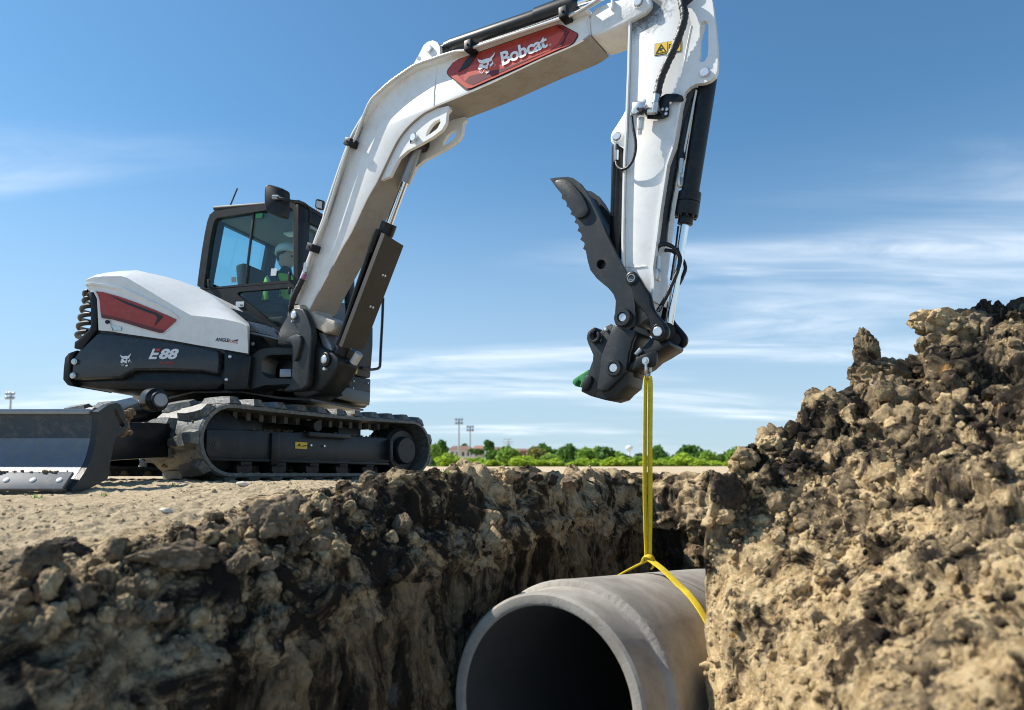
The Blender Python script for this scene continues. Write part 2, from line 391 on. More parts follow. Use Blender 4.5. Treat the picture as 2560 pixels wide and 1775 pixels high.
def cyl(name, a, b, r, mat, parent=None, seg=24, ch=0.0):
    L = (Vector(b) - Vector(a)).length
    prof = [(0, r), (L, r)] if not ch else [(0, r - ch), (ch, r), (L - ch, r), (L, r - ch)]
    return lathe(name, a, b, prof, mat, parent, seg)
def sweep(name, P, r, mat, parent=None, seg=10, n=6, ripple=0.0, smooth=60, flat=None):
    """round (or flat = (width, thickness, width direction)) section along a smooth path"""
    Q = crom(P, n); bm = bmesh.new(); rings = []; u = None
    for i, p in enumerate(Q):
        d = (Q[min(i + 1, len(Q) - 1)] - Q[max(i - 1, 0)]).normalized()
        if u is None: u = d.orthogonal().normalized()
        u = (u - d * u.dot(d)).normalized(); w = d.cross(u)
        if flat:
            wd = Vector(flat[2]); wd = (wd - d * wd.dot(d)).normalized(); th = d.cross(wd)
            rings.append([bm.verts.new(p + wd * (sx * flat[0] / 2) + th * (sy * flat[1] / 2)) for sx, sy in ((-1, -.6), (-.8, -1), (.8, -1), (1, -.6), (1, .6), (.8, 1), (-.8, 1), (-1, .6))])
        else:
            rr = r * (1 + ripple * math.sin(i * 2.1) + ripple * 0.7 * math.sin(i * 0.83 + 1))
            rings.append([bm.verts.new(p + (u * math.cos(2 * math.pi * k / seg) + w * math.sin(2 * math.pi * k / seg)) * rr) for k in range(seg)])
    s = len(rings[0])
    for r0, r1 in zip(rings, rings[1:]):
        for k in range(s): bm.faces.new([r0[k], r0[(k + 1) % s], r1[(k + 1) % s], r1[k]])
    bm.faces.new(list(reversed(rings[0]))); bm.faces.new(rings[-1])
    return finish(name, bm, mat, parent, smooth)
def box(name, c, ax, half, mat, parent=None, bevel=0.0):
    """box about c, axes ax (three vectors), half sizes"""
    c = Vector(c); ax = [Vector(v).normalized() for v in ax]
    q = [c + ax[0] * sx * half[0] + ax[1] * sy * half[1] - ax[2] * half[2] for sx, sy in ((-1, -1), (1, -1), (1, 1), (-1, 1))]
    return prism(name, q, ax[2] * half[2] * 2, mat, parent, bevel=bevel)
def beam(name, a, b, up, w, h, mat, parent=None, bevel=0.004):
    a, b = Vector(a), Vector(b); d = (b - a).normalized(); s = d.cross(Vector(up)).normalized(); u = s.cross(d)
    q = [a + s * sx * w / 2 + u * sy * h / 2 for sx, sy in ((-1, -1), (1, -1), (1, 1), (-1, 1))]
    return prism(name, q, b - a, mat, parent, bevel=bevel)
def decal(name, loop, n, mat, parent, lift=0.002, th=0.0015, holes=()):
    n = Vector(n); return prism(name, [Vector(p) + n * lift for p in loop], n * th, mat, parent, holes=[[Vector(p) + n * lift for p in h] for h in holes], smooth=0)
def letters(name, text, to3d, mat, parent, n, extra=0.0, lift=0.004, shear=0.0, space=1.0):
    """lettering: the words as flat cut film, fitted into the unit square and laid on a surface by to3d(u, v)"""
    cu = bpy.data.curves.new(name, 'FONT'); cu.body = text; cu.offset = extra; cu.shear = shear; cu.space_character = space; cu.resolution_u = 3
    o = bpy.data.objects.new(name, cu); COL.objects.link(o)
    me = bpy.data.meshes.new_from_object(o.evaluated_get(bpy.context.evaluated_depsgraph_get()))
    bpy.data.objects.remove(o); bpy.data.curves.remove(cu)
    V = np.array([v.co[:] for v in me.vertices]); lo, hi = V.min(0), V.max(0)
    n = Vector(n)
    for v in me.vertices:
        v.co = to3d((v.co.x - lo[0]) / (hi[0] - lo[0]), (v.co.y - lo[1]) / (hi[1] - lo[1])) + n * lift
    me.name = name; me.materials.clear(); me.materials.append(MATS[mat]); me.update()
    return link(bpy.data.objects.new(name, me), parent)
def quad_map(plane, k, bl, br, tr, tl, off=0.0):
    P = plane.pts(k, [bl, br, tr, tl], off)
    return lambda u, v: (P[0] * (1 - u) + P[1] * u) * (1 - v) + (P[3] * (1 - u) + P[2] * u) * v
def dup(o, parent, offset=None, xf=None):
    c = o.copy(); COL.objects.link(c); c.parent = parent
    if parent is not None and parent.type == 'EMPTY': c.matrix_parent_inverse = Matrix.Translation(-Vector(parent.location))
    if offset is not None: c.location = Vector(o.location) + Vector(offset)
    return c

# ------------------------------------------------------------------ noise for the soil relief
def _hash(ix, iy, iz, seed):
    h = (ix.astype(np.int64) * 73856093) ^ (iy.astype(np.int64) * 19349663) ^ (iz.astype(np.int64) * 83492791) ^ (seed * 2654435761)
    h = (h & 0xffffffff).astype(np.uint32)
    h ^= h >> np.uint32(15); h = h * np.uint32(0x2c1b3c6d); h ^= h >> np.uint32(12); h = h * np.uint32(0x297a2d39); h ^= h >> np.uint32(15)
    return h
def gnoise(P, seed=0):
    I = np.floor(P); Fr = P - I; I = I.astype(np.int64)
    u = Fr * Fr * Fr * (Fr * (Fr * 6 - 15) + 10); out = 0
    for dx in (0, 1):
        for dy in (0, 1):
            for dz in (0, 1):
                h = _hash(I[:, 0] + dx, I[:, 1] + dy, I[:, 2] + dz, seed)
                gx = (h & np.uint32(1023)).astype(np.float64) / 511.5 - 1; gy = ((h >> np.uint32(10)) & np.uint32(1023)).astype(np.float64) / 511.5 - 1
                gz = ((h >> np.uint32(20)) & np.uint32(1023)).astype(np.float64) / 511.5 - 1
                w = (u[:, 0] if dx else 1 - u[:, 0]) * (u[:, 1] if dy else 1 - u[:, 1]) * (u[:, 2] if dz else 1 - u[:, 2])
                out = out + w * (gx * (Fr[:, 0] - dx) + gy * (Fr[:, 1] - dy) + gz * (Fr[:, 2] - dz))
    return out
def fbm(P, oct=4, seed=0, gain=0.5):
    a, s, o = 1.0, 1.0, 0
    for k in range(oct):
        o = o + a * gnoise(P * s + k * 17.3, seed + k); a *= gain; s *= 2.03
    return o
def worley(P, seed=0):
    """distance to the nearest lump centre, and a random number for that lump"""
    I = np.floor(P).astype(np.int64); best = np.full(len(P), 9.0); idv = np.zeros(len(P))
    for dx in (-1, 0, 1):
        for dy in (-1, 0, 1):
            for dz in (-1, 0, 1):
                cx, cy, cz = I[:, 0] + dx, I[:, 1] + dy, I[:, 2] + dz
                h = _hash(cx, cy, cz, seed)
                fx = cx + (h & np.uint32(1023)).astype(np.float64) / 1023; fy = cy + ((h >> np.uint32(10)) & np.uint32(1023)).astype(np.float64) / 1023
                fz = cz + ((h >> np.uint32(20)) & np.uint32(1023)).astype(np.float64) / 1023
                d = np.sqrt((P[:, 0] - fx) ** 2 + (P[:, 1] - fy) ** 2 + (P[:, 2] - fz) ** 2)
                m = d < best; best = np.where(m, d, best); idv = np.where(m, (h % np.uint32(997)).astype(np.float64) / 997, idv)
    return best, idv
def lumps(P, size, seed):
    """clods of a given size: rounded heads of uneven height with sharp clefts between, 0..1"""
    Q = P / size + 0.35 * np.stack([gnoise(P / size * 1.7 + 5, seed + 50), gnoise(P / size * 1.7 + 11, seed + 51), gnoise(P / size * 1.7 + 23, seed + 52)], 1)
    d, r = worley(Q, seed)
    return np.clip(1 - (d / 0.85) ** 2, 0, 1) * (0.35 + 0.65 * r)
def grid_normals(P):
    du = np.gradient(P, axis=0); dv = np.gradient(P, axis=1)
    n = np.cross(du, dv); return n / (np.linalg.norm(n, axis=2, keepdims=True) + 1e-12)
def grid_object(name, P, mat, flip=False, mat2=None, sel=None):
    n, m, _ = P.shape
    idx = np.arange(n * m).reshape(n, m)
    q = np.stack([idx[:-1, :-1], idx[1:, :-1], idx[1:, 1:], idx[:-1, 1:]], -1).reshape(-1, 4)
    if flip: q = q[:, ::-1]
    me = bpy.data.meshes.new(name)
    me.vertices.add(n * m); me.vertices.foreach_set('co', P.reshape(-1).astype(np.float32))
    me.loops.add(q.size); me.loops.foreach_set('vertex_index', q.reshape(-1).astype(np.int32))
    me.polygons.add(len(q)); me.polygons.foreach_set('loop_start', np.arange(0, q.size, 4, dtype=np.int32))
    me.polygons.foreach_set('use_smooth', np.ones(len(q), bool))
    me.materials.append(MATS[mat])
    if mat2 is not None:
        for k in mat2: me.materials.append(MATS[k])
        me.polygons.foreach_set('material_index', sel[:-1, :-1].reshape(-1).astype(np.int32))
    me.update(calc_edges=True)
    o = bpy.data.objects.new(name, me); COL.objects.link(o); return o
def sstep(x, a, b):
    t = np.clip((x - a) / (b - a), 0, 1); return t * t * (3 - 2 * t)

# ================================================================== TERRAIN
PATH = [(-3.2, -2.5), (-2.35, -0.6), (-1.80, 0.75), (-1.30, 1.62), (-0.84, 2.38), (-0.46, 3.2), (-0.02, 4.1), (0.48, 5.1), (0.90, 5.95),
        (1.08, 6.22), (1.40, 6.2), (1.95, 5.88), (2.18, 5.62), (2.10, 5.25), (1.70, 4.65), (1.27, 3.95), (1.22, 3.7), (1.35, 3.5), (1.7, 3.2), (2.1, 2.6), (2.3, 1.6), (2.4, -2.5)]
_q = np.array([v[:2] for v in crom([(a, b, 0) for a, b in PATH], 60)])
_seg = np.linalg.norm(np.diff(_q, axis=0), axis=1); _arc = np.concatenate([[0], np.cumsum(_seg)])
def on_path(s): return np.stack([np.interp(s, _arc, _q[:, 0]), np.interp(s, _arc, _q[:, 1])], -1)
def build_ground():
    S, s = [], 0.0
    while s < _arc[-1]:
        S.append(s); p = on_path(np.array([s]))[0]; r = math.hypot(*p)
        vis = p[1] > 0.7 and not (p[0] > 1.0 and p[1] < 5.3)
        s += max(0.004, 0.0024 * r) if vis else 0.05
    S = np.array(S); C = on_path(S); T = on_path(np.minimum(S + 0.08, _arc[-1])) - on_path(np.maximum(S - 0.08, 0)); T /= np.linalg.norm(T, axis=1, keepdims=True)
    Nn = np.stack([-T[:, 1], T[:, 0]], 1)
    far = [700, 450, 300, 210, 150, 110, 80, 60, 45, 34, 26, 20, 16, 13, 11, 9.5, 8.2, 7.2, 6.4]
    D = np.concatenate([far, np.arange(6.0, 1.7, -0.035), np.arange(1.7, 0.0, -0.0075)])
    W = np.concatenate([np.arange(0, 1.2, 0.0095), np.linspace(1.21, 1.6, 12)]); Fl = np.array([0.1, 0.3, 0.6])
    nd, nw, nf = len(D), len(W), len(Fl); n = len(S)
    # side weights along the rim
    y0 = C[:, 1]; left = (np.arange(n) < np.argmax(C[:, 0] > 1.05)) if True else None
    near = 1 - sstep(y0, 2.7, 4.2); end = np.exp(-((C[:, 0] - 1.6) / 0.45) ** 2) * (y0 > 5.4)
    dip = np.where(left, 0.03 + 0.17 * (1 - sstep(y0, 2.4, 3.5)) + 0.19 * (1 - sstep(y0, 1.5, 2.6)), 0.02); berm = np.where(left, 0.05 + 0.05 * (1 - near), 0.03) + 0.05 * end
    berm = berm + 0.045 * gnoise(np.stack([S * 2.2, S * 0, S * 0], 1), 3) + 0.03 * gnoise(np.stack([S * 6.1, S * 0, S * 0], 1), 4)
    crumble = 0.26 + 0.12 * gnoise(np.stack([S * 5.3, S * 0 + 4, S * 0], 1), 6) + 0.16 * gnoise(np.stack([S * 1.7, S * 0 + 9, S * 0], 1), 5)
    P = np.zeros((n, nd + nw + nf, 3))
    XY = C[:, None, :] + Nn[:, None, :] * D[None, :, None]
    r = np.hypot(XY[..., 0], XY[..., 1])
    z = 0.66 * sstep(r, 9, 60) - 4.4 * sstep(r, 64, 150)
    z = z - 0.065 * np.exp(-((XY[..., 1] - 3.65) / 0.6) ** 2) * sstep(-XY[..., 0], 1.5, 2.3)
    z = z - dip[:, None] * (1 - sstep(D, 0.35, 2.3))[None] + berm[:, None] * np.exp(-((D - 0.27) / 0.17) ** 2)[None]
    z = z - crumble[:, None] * np.clip(1 - D / 0.24, 0, 1)[None] ** 1.6
    P[:, :nd, :2] = XY; P[:, :nd, 2] = z
    zl = z[:, -1:]; dep = W[None] / 1.6 * (1.65 + zl)
    off = -0.012 - 0.05 * W
    P[:, nd:nd + nw, :2] = C[:, None, :] + Nn[:, None, :] * off[None, :, None]; P[:, nd:nd + nw, 2] = zl - dep
    P[:, nd + nw:, :2] = C[:, None, :] + Nn[:, None, :] * (off[-1] - Fl)[None, :, None]; P[:, nd + nw:, 2] = -1.66
    Nv = grid_normals(P); Nv = np.where((Nv[:, nd // 2:nd // 2 + 1, 2:3] < 0), -Nv, Nv)
    # relief
    full = P.reshape(-1, 3); disp = np.zeros(len(full))
    dcol = np.concatenate([D, -W, -2 + 0 * Fl]); dd = np.broadcast_to(dcol[None], (n, len(dcol))).reshape(-1)
    endw = np.broadcast_to(end[:, None], (n, len(dcol))).reshape(-1); nearw = np.broadcast_to(near[:, None], (n, len(dcol))).reshape(-1)
    vis = np.broadcast_to(((y0 > 0.6) & ~((C[:, 0] > 1.0) & (y0 < 5.3)))[:, None], (n, len(dcol))).reshape(-1)
    lw = 0.22 + 0.25 * np.clip(gnoise(full / 0.45, 60) + 0.25, 0, 1)
    lip = np.where(dd >= 0, np.exp(-(np.maximum(dd - 0.22, 0) / 0.30) ** 2), np.exp(-(dd / lw) ** 2)) * np.where(dd > -1.9, 1, 0)
    lip = np.maximum(lip, endw * (dd > -1.9) * (dd < 0) * 0.9)
    g = (dd < 6.1) & (dd > -1.9) & vis
    disp[g] += 0.010 * fbm(full[g] / 0.16, 3, 21) + 0.022 * fbm(full[g] / 0.55, 2, 22)
    m = g & (lip > 0.03)
    q = full[m]; a = lip[m]
    q = q + 0.05 * np.stack([gnoise(q / 0.15, 90), gnoise(q / 0.15 + 7, 91), gnoise(q / 0.15 + 13, 92)], 1)
    big = lumps(q, 0.24, 31) - 0.30; mid = lumps(q, 0.085, 32) - 0.30
    rug = fbm(q / 0.24, 6, 34, 0.54); rid = 0.25 - np.abs(gnoise(q / 0.11, 35)) - 0.5 * np.abs(gnoise(q / 0.05, 36))
    disp[m] += a * (0.105 * big + 0.045 * mid + 0.07 * rug + 0.03 * rid)
    m = g & (lip <= 0.35) & (dd > 0)
    q = full[m]; disp[m] += (1 - lip[m]) * (0.016 * lumps(q, 0.05, 41) + 0.016 * fbm(q / 0.09, 4, 44, 0.6) + 0.02 * np.clip(gnoise(q / 0.5, 42), 0, 1) * lumps(q, 0.11, 43))
    m = g & (dd < 0)
    q = full[m]; q2 = q + 0.06 * np.stack([gnoise(q / 0.2, 93), gnoise(q / 0.2 + 7, 94), gnoise(q / 0.2 + 13, 95)], 1)
    st = fbm(q2 * np.array([5.0, 5.0, 1.6]), 5, 51, 0.6); crack = np.exp(-(gnoise(q2 * np.array([5.5, 5.5, 1.1]), 52) / 0.05) ** 2)
    slab = lumps(q2 * np.array([1, 1, 0.5]), 0.30, 53); fine = fbm(q2 / 0.07, 3, 54, 0.6)
    disp[m] += (1 - 0.6 * lip[m]) * (0.035 * st - 0.045 * crack + 0.10 * (slab - 0.3) + 0.022 * fine)
    full = full + Nv.reshape(-1, 3) * disp[:, None]
    P = full.reshape(P.shape)
    sel = np.zeros((n, len(dcol)), int)
    wob = gnoise(np.stack([P[..., 0], P[..., 1], P[..., 2]], -1).reshape(-1, 3) * 4.0, 61).reshape(n, -1) * 0.22
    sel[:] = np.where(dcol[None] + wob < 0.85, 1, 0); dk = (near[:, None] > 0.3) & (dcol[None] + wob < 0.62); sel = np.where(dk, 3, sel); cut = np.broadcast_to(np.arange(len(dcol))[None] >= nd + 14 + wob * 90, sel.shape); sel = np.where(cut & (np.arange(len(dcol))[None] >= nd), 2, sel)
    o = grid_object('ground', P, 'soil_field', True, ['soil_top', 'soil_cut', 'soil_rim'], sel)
    tag(o, 'dry trampled clay field with the open trench cut through it', None, None, 'structure')
    return P, D, nd, C
GP, GD, GND, GC = build_ground()

CREST = [(1765, 1312), (1773, 1282), (1790, 1232), (1830, 1160), (1875, 1112), (1905, 1092), (1960, 1074), (2030, 1042), (2060, 1030), (2110, 1006), (2135, 990), (2180, 968),
         (2250, 945), (2310, 905), (2345, 850), (2372, 815), (2420, 806), (2480, 800), (2560, 792), (2700, 780), (3000, 780), (3400, 830)]
def build_heap():
    cp = np.array(CREST, float)
    pxs = np.concatenate([np.arange(1765, 2620, 2.1), np.arange(2625, 3400, 9)])
    cy = np.interp(pxs, cp[:, 0], cp[:, 1]); dx = (pxs - 1280) / FPX
    yw = 0.875 / dx; yc = np.interp(pxs, [1765, 1800, 1900, 2100, 2600, 3400], [3.06, 3.12, 3.32, 3.5, 3.55, 3.3])
    nt = 430; t = np.linspace(0, 1, nt); py = 2350 + (cy[:, None] - 2350) * (1 - (1 - t) ** 1.25)[None]
    sfr = np.clip((1960 - py) / (1960 - cy[:, None]), 0, 1)
    Y = yw[:, None] + (yc - yw)[:, None] * (0.55 * sfr + 0.45 * sfr ** 2.2)
    yy = (887.5 + SHIFT - py) / FPX; dyv = math.cos(PITCH) - yy * math.sin(PITCH); dz = math.sin(PITCH) + yy * math.cos(PITCH)
    k = Y / dyv
    P = np.stack([dx[:, None] * k, Y, CZ + dz * k], -1)
    back = []
    for b in np.linspace(0.03, 1, 34) ** 1.4:
        c = P[:, -1].copy(); c[:, 1] += b * 1.7; c[:, 0] += b * (0.9 + 0.0 * dx); zt = np.minimum(c[:, 2], -0.05); c[:, 2] = c[:, 2] + 0.02 * np.sin(b * 9) - (c[:, 2] - zt) * b ** 1.2; back.append(c)
    P = np.concatenate([P, np.stack(back, 1)], 1)
    pre = []
    for b in np.linspace(2.6, 0.02, 60):
        c = P[0].copy(); c[:, 0] += 0.56 * b; c[:, 1] += 0.83 * b; pre.append(c)
    P = np.concatenate([np.stack(pre, 0), P], 0)
    sh = P.shape; N = grid_normals(P); q = P.reshape(-1, 3); nn = N.reshape(-1, 3)
    flip = np.sign(np.mean(N[100:300, 200:300, 1])); nn = nn * (-flip)
    nn = nn * 0.75 + np.array([-0.15, -0.1, 0.35]) ; nn /= np.linalg.norm(nn, axis=1, keepdims=True)
    up = sstep(q[:, 2], -0.35, 0.35)
    q0 = q; q = q + 0.07 * np.stack([gnoise(q / 0.22, 80), gnoise(q / 0.22 + 7, 81), gnoise(q / 0.22 + 13, 82)], 1)
    L1 = lumps(q, 0.38, 71) - 0.32; L2 = lumps(q, 0.17, 72) - 0.30; L3 = lumps(q, 0.075, 73) - 0.30; L4 = lumps(q, 0.033, 74) - 0.3
    rug = fbm(q / 0.40, 6, 75, 0.52); rid = 0.3 - np.abs(gnoise(q / 0.16, 76)) - 0.5 * np.abs(gnoise(q / 0.075, 78)) - 0.25 * np.abs(gnoise(q / 0.035, 79))
    cav = np.clip(fbm(q / 0.30, 3, 77) - 0.10, 0, 1); q = q0
    edge = sstep(q[:, 0] / np.maximum(q[:, 1], .1), 0.275, 0.34)
    disp = (0.15 * up + 0.07) * L1 + (0.05 * up + 0.075) * L2 + 0.028 * L3 + 0.010 * L4 + (0.06 * up + 0.05) * rug + 0.028 * rid - (0.26 * up + 0.10) * cav
    disp *= 0.35 + 0.65 * edge
    q = q + nn * disp[:, None]
    P = q.reshape(sh)
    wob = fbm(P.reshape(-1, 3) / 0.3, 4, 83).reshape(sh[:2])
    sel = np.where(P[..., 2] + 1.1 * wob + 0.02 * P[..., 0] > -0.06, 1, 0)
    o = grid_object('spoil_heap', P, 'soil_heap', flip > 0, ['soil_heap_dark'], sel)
    tag(o, 'steep heap of loose clumpy excavated clay beside the trench', None, None, 'structure')
    return P
HP_ = build_heap()

# ---- loose clods
def clod_mesh(name, seed, sub, mat, rough=0.3, cuts=5, stretch=(1, 1, 1)):
    rug = 0.6 if sub > 3 else 0.2
    bm = bmesh.new(); bmesh.ops.create_icosphere(bm, subdivisions=sub, radius=1.0)
    V = np.array([v.co[:] for v in bm.verts]); rs = np.random.RandomState(seed)
    for _ in range(cuts):
        nv = rs.normal(size=3); nv /= np.linalg.norm(nv); o = rs.uniform(0.55, 0.85); d = V @ nv - o
        V = V - np.maximum(d, 0)[:, None] * nv * 0.9
    V = V * (1 + rough * fbm(V * 1.6 + seed * 3.1, 4, seed)[:, None] + 0.18 * (lumps(V, 0.55, seed + 9)[:, None] - 0.3) + rug * (0.22 * fbm(V * 3.5 + seed, 5, seed + 3, 0.62)[:, None] - 0.25 * np.abs(gnoise(V * 4 + seed, seed + 4))[:, None])) * np.array(stretch)
    for v, c in zip(bm.verts, V): v.co = c
    me = bpy.data.meshes.new(name); bm.to_mesh(me); bm.free()
    me.polygons.foreach_set('use_smooth', [True] * len(me.polygons)); me.set_sharp_from_angle(angle=math.radians(38))
    me.materials.append(MATS[mat]); return me
rs = np.random.RandomState(5)
clod_meshes = [clod_mesh('dirt_clod', 100 + i, 4, ['soil_top', 'soil_top', 'soil_grey', 'soil_top', 'soil_top', 'soil_top', 'soil_grey'][i % 7], stretch=tuple(rs.uniform(0.7, 1.2, 3))) for i in range(14)]
def put_clod(me, loc, size, label, group=None, name='dirt_clod', rot=None):
    o = bpy.data.objects.new(name, me); o.location = loc; o.scale = (size, size, size) if not isinstance(size, tuple) else size
    o.rotation_euler = rot if rot is not None else tuple(rs.uniform(0, 6.28, 3)); COL.objects.link(o)
    return tag(o, label, 'dirt clod', group)
def project(p):
    p = Vector(p) - CAM; zc_ = p.y * math.cos(PITCH) + p.z * math.sin(PITCH); yc_ = -p.y * math.sin(PITCH) + p.z * math.cos(PITCH)
    return 1280 + FPX * p.x / zc_, 887.5 + SHIFT - FPX * yc_ / zc_
# clods one can tell apart along the rim of the trench
cand = []
jlo = np.argmax(GD < 0.62); 
for _ in range(5200):
    i = rs.randint(0, GP.shape[0]); j = rs.randint(jlo, GND - 2); p = GP[i, j]
    if p[1] < 1.4: continue
    u, v = project(p)
    if 0 < u < 1760 and 1100 < v < 1600 and not (p[0] > 0.9 and p[1] < 5.4): cand.append((p, p[1]))
big = []
for p, y in cand:
    s_ = 0.009 + 0.036 * rs.rand() ** 3
    big.append((s_ / y, s_, p))
big.sort(key=lambda t: -t[0])
for _, s_, p in big[:170]:
    put_clod(clod_meshes[rs.randint(14)], p + np.array([0, 0, s_ * 0.35]), s_, 'small angular clod of dry clay lying along the broken rim of the trench', 'loose clods on the trench rim')
# crumbs: past counting
def crumb_object(name, pts, sizes, mat, label):
    bm = bmesh.new(); bmesh.ops.create_icosphere(bm, subdivisions=1 if max(sizes) < 0.02 else 3, radius=1.0); B = np.array([v.co[:] for v in bm.verts]); Fc = np.array([[v.index for v in f.verts] for f in bm.faces]); bm.free()
    V, F = [], []; var = []
    if len(B) > 20:
        for k in range(10):
            C_ = B.copy()
            for _ in range(5):
                nv = rs.normal(size=3); nv /= np.linalg.norm(nv); C_ = C_ - np.maximum(C_ @ nv - rs.uniform(.5, .8), 0)[:, None] * nv
            var.append(C_ * (1 + 0.35 * fbm(C_ * 2.2 + k * 5, 4, 600 + k, 0.6)[:, None] - 0.2 * np.abs(gnoise(C_ * 4 + k, 620 + k))[:, None]))
    for k, (p, s_) in enumerate(zip(pts, sizes)):
        sc3 = rs.uniform(0.65, 1.3, 3); W3 = var[rs.randint(10)][:, rs.permutation(3)] * rs.choice([-1, 1], 3) if var else B * rs.uniform(0.6, 1.25, (len(B), 1))
        V.append(W3 * sc3 * s_ + p); F.append(Fc + len(B) * k)
    V = np.concatenate(V); F = np.concatenate(F)
    me = bpy.data.meshes.new(name); me.vertices.add(len(V)); me.vertices.foreach_set('co', V.reshape(-1).astype(np.float32))
    me.loops.add(F.size); me.loops.foreach_set('vertex_index', F.reshape(-1).astype(np.int32)); me.polygons.add(len(F)); me.polygons.foreach_set('loop_start', np.arange(0, F.size, 3, dtype=np.int32))
    me.materials.append(MATS[mat]); me.update(calc_edges=True)
    o = bpy.data.objects.new(name, me); COL.objects.link(o); tag(o, label, None, None, 'stuff')
pts, sz = [], []
for p, y in cand[:]:
    if rs.rand() < 0.9: pts.append(p); sz.append(0.004 + 0.011 * rs.rand() ** 2)
jf = np.argmax(GD < 5.5)
crumb_object('soil_crumbs', pts, sz, 'soil_top', 'crumbs of dry clay strewn along the trench rim')
pts, sz = [], []
for _ in range(9000):
    i = rs.randint(0, GP.shape[0]); j = rs.randint(jf, GND - 60); p = GP[i, j]
    if p[1] > 1.6 and p[0] < 1.0 and abs(p[0]) < p[1] * 0.8: pts.append(p); sz.append(0.002 + 0.011 * rs.rand() ** 5)
crumb_object('field_crumbs', pts, sz, 'soil_field', 'crumbs of dry clay strewn over the trampled field')
pts, sz = [], []
while len(pts) < 900:
    i = rs.randint(0, GP.shape[0]); j = GND + int(130 * rs.rand() ** 1.5); p = GP[i, j]
    if 1.0 < p[1] and not (p[0] > 1.0 and p[1] < 5.4): pts.append(p); sz.append(0.004 + 0.020 * rs.rand() ** 3)
sz[0] = 0.022
crumb_object('wall_lumps', pts, sz, 'soil_cut', 'broken lumps of clay sticking to the cut wall of the trench')
pts, sz = [], []
for _ in range(3500):
    i = rs.randint(60, HP_.shape[0]); j = rs.randint(60, HP_.shape[1] - 20); p = HP_[i, j]
    pts.append(p); sz.append(0.003 + 0.011 * rs.rand() ** 3)
crumb_object('heap_crumbs', pts, sz, 'soil_heap', 'crumbs of clay over the face of the spoil heap')
for dark in (0, 1):
    pts, sz = [], []
    while len(pts) < 520:
        i = rs.randint(62, 480); j = rs.randint(70, HP_.shape[1] - 30); p = HP_[i, j]; u_ = float(sstep(np.array(p[2]), -0.4, 0.3))
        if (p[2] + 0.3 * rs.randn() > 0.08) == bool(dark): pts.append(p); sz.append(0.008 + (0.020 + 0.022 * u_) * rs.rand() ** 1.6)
    sz[0] = 0.03
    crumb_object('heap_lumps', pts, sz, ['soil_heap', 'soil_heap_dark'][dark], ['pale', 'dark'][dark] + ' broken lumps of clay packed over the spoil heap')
hc = []
for _ in range(210):
    i = rs.randint(75, 470); j = rs.randint(110, HP_.shape[1] - 33); p = HP_[i, j]; u_ = float(sstep(np.array(p[2]), -0.3, 0.3)); hc.append((p - np.array([0, 0, 0.01]), 0.014 + (0.022 + 0.055 * u_) * rs.rand() ** 1.8))
heap_clods = [clod_mesh('dirt_clod', 150 + i, 4, ['soil_heap', 'soil_heap_dark'][i % 2], 0.45, 4, tuple(rs.uniform(0.7, 1.25, 3))) for i in range(12)]
for p, s_ in hc:
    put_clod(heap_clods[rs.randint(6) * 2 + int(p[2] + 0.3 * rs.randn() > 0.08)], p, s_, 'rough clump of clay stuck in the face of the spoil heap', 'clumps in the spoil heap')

def special(name, k, q, y, size, seed, mat, label, rot=(0, 0, 0), rough=0.35, cuts=4, sub=5):
    me = clod_mesh(name, seed, sub, mat, rough, cuts); p = at_y(px(k, *q), y)
    return put_clod(me, p, size, label, None, name, rot)
special('clay_spire', 'c13', (1175, 425), 3.5, (0.072, 0.06, 0.128), 201, 'soil_heap_dark', 'upright spire of grey-brown clay standing on the left shoulder of the heap', (0, math.radians(-8), 0.4), 0.5, 6)
special('clay_clump', 'c13', (1215, 585), 3.5, (0.14, 0.09, 0.10), 223, 'soil_heap_dark', 'ragged dark clump from which the clay spire rises', (0.2, 0.2, 0.4), 0.5, 4)
special('clay_clump', 'c13', (1340, 530), 3.5, (0.12, 0.08, 0.08), 202, 'soil_grey', 'jagged low clump of clay right beside the spire', (0, math.radians(16), 0.2), 0.6)
special('clay_overhang', 'c13', (1690, 210), 3.55, (0.16, 0.10, 0.085), 203, 'soil_heap', 'big pale clay block jutting left over the sky from the heap', (0, math.radians(8), 0.2), 0.4)
special('clay_overhang', 'c13', (1720, 360), 3.56, (0.10, 0.10, 0.12), 213, 'soil_grey', 'rough clay neck under the jutting block of the heap', (0.2, 0.1, 0.2), 0.5)
special('clay_overhang', 'c13', (1900, 270), 3.62, (0.20, 0.14, 0.11), 214, 'soil_grey', 'broad clay shoulder to the right of the jutting block', (0.2, 0.15, 0.5), 0.45)
special('dark_clod', 'c13', (1980, 110), 3.7, (0.085, 0.06, 0.06), 204, 'soil_dark', 'dark crumbly clod topmost on the heap, left of the last one', (0.3, 0, 1), 0.6)
special('dark_clod', 'c13', (2100, 125), 3.7, (0.055, 0.05, 0.06), 205, 'soil_dark', 'small dark peaked clod on the heap top, between two larger dark clods', (0.3, 0.4, 1), 0.6)
special('dark_clod', 'c13', (2260, 130), 3.65, (0.08, 0.06, 0.08), 206, 'soil_dark', 'dark clod on the heap top at the right edge of the picture', (0.3, 0.4, 2), 0.6)
special('black_clod', 'c13', (160, 1400), 3.05, (0.075, 0.06, 0.085), 207, 'soil_dark', 'black damp clod at the foot of the heap above the trench corner', (0.1, 0.1, 0.5), 0.35)
special('black_clod', 'c13', (1100, 810), 3.36, (0.085, 0.05, 0.055), 208, 'soil_dark', 'black damp clod low on the heap beneath the spire', (0.1, 0.3, 0.5), 0.35)
special('black_clod', 'c13', (930, 770), 3.42, (0.12, 0.06, 0.05), 215, 'soil_dark', 'long dark clod lying along the left ridge of the heap', (0.1, -0.45, 0.1), 0.4)
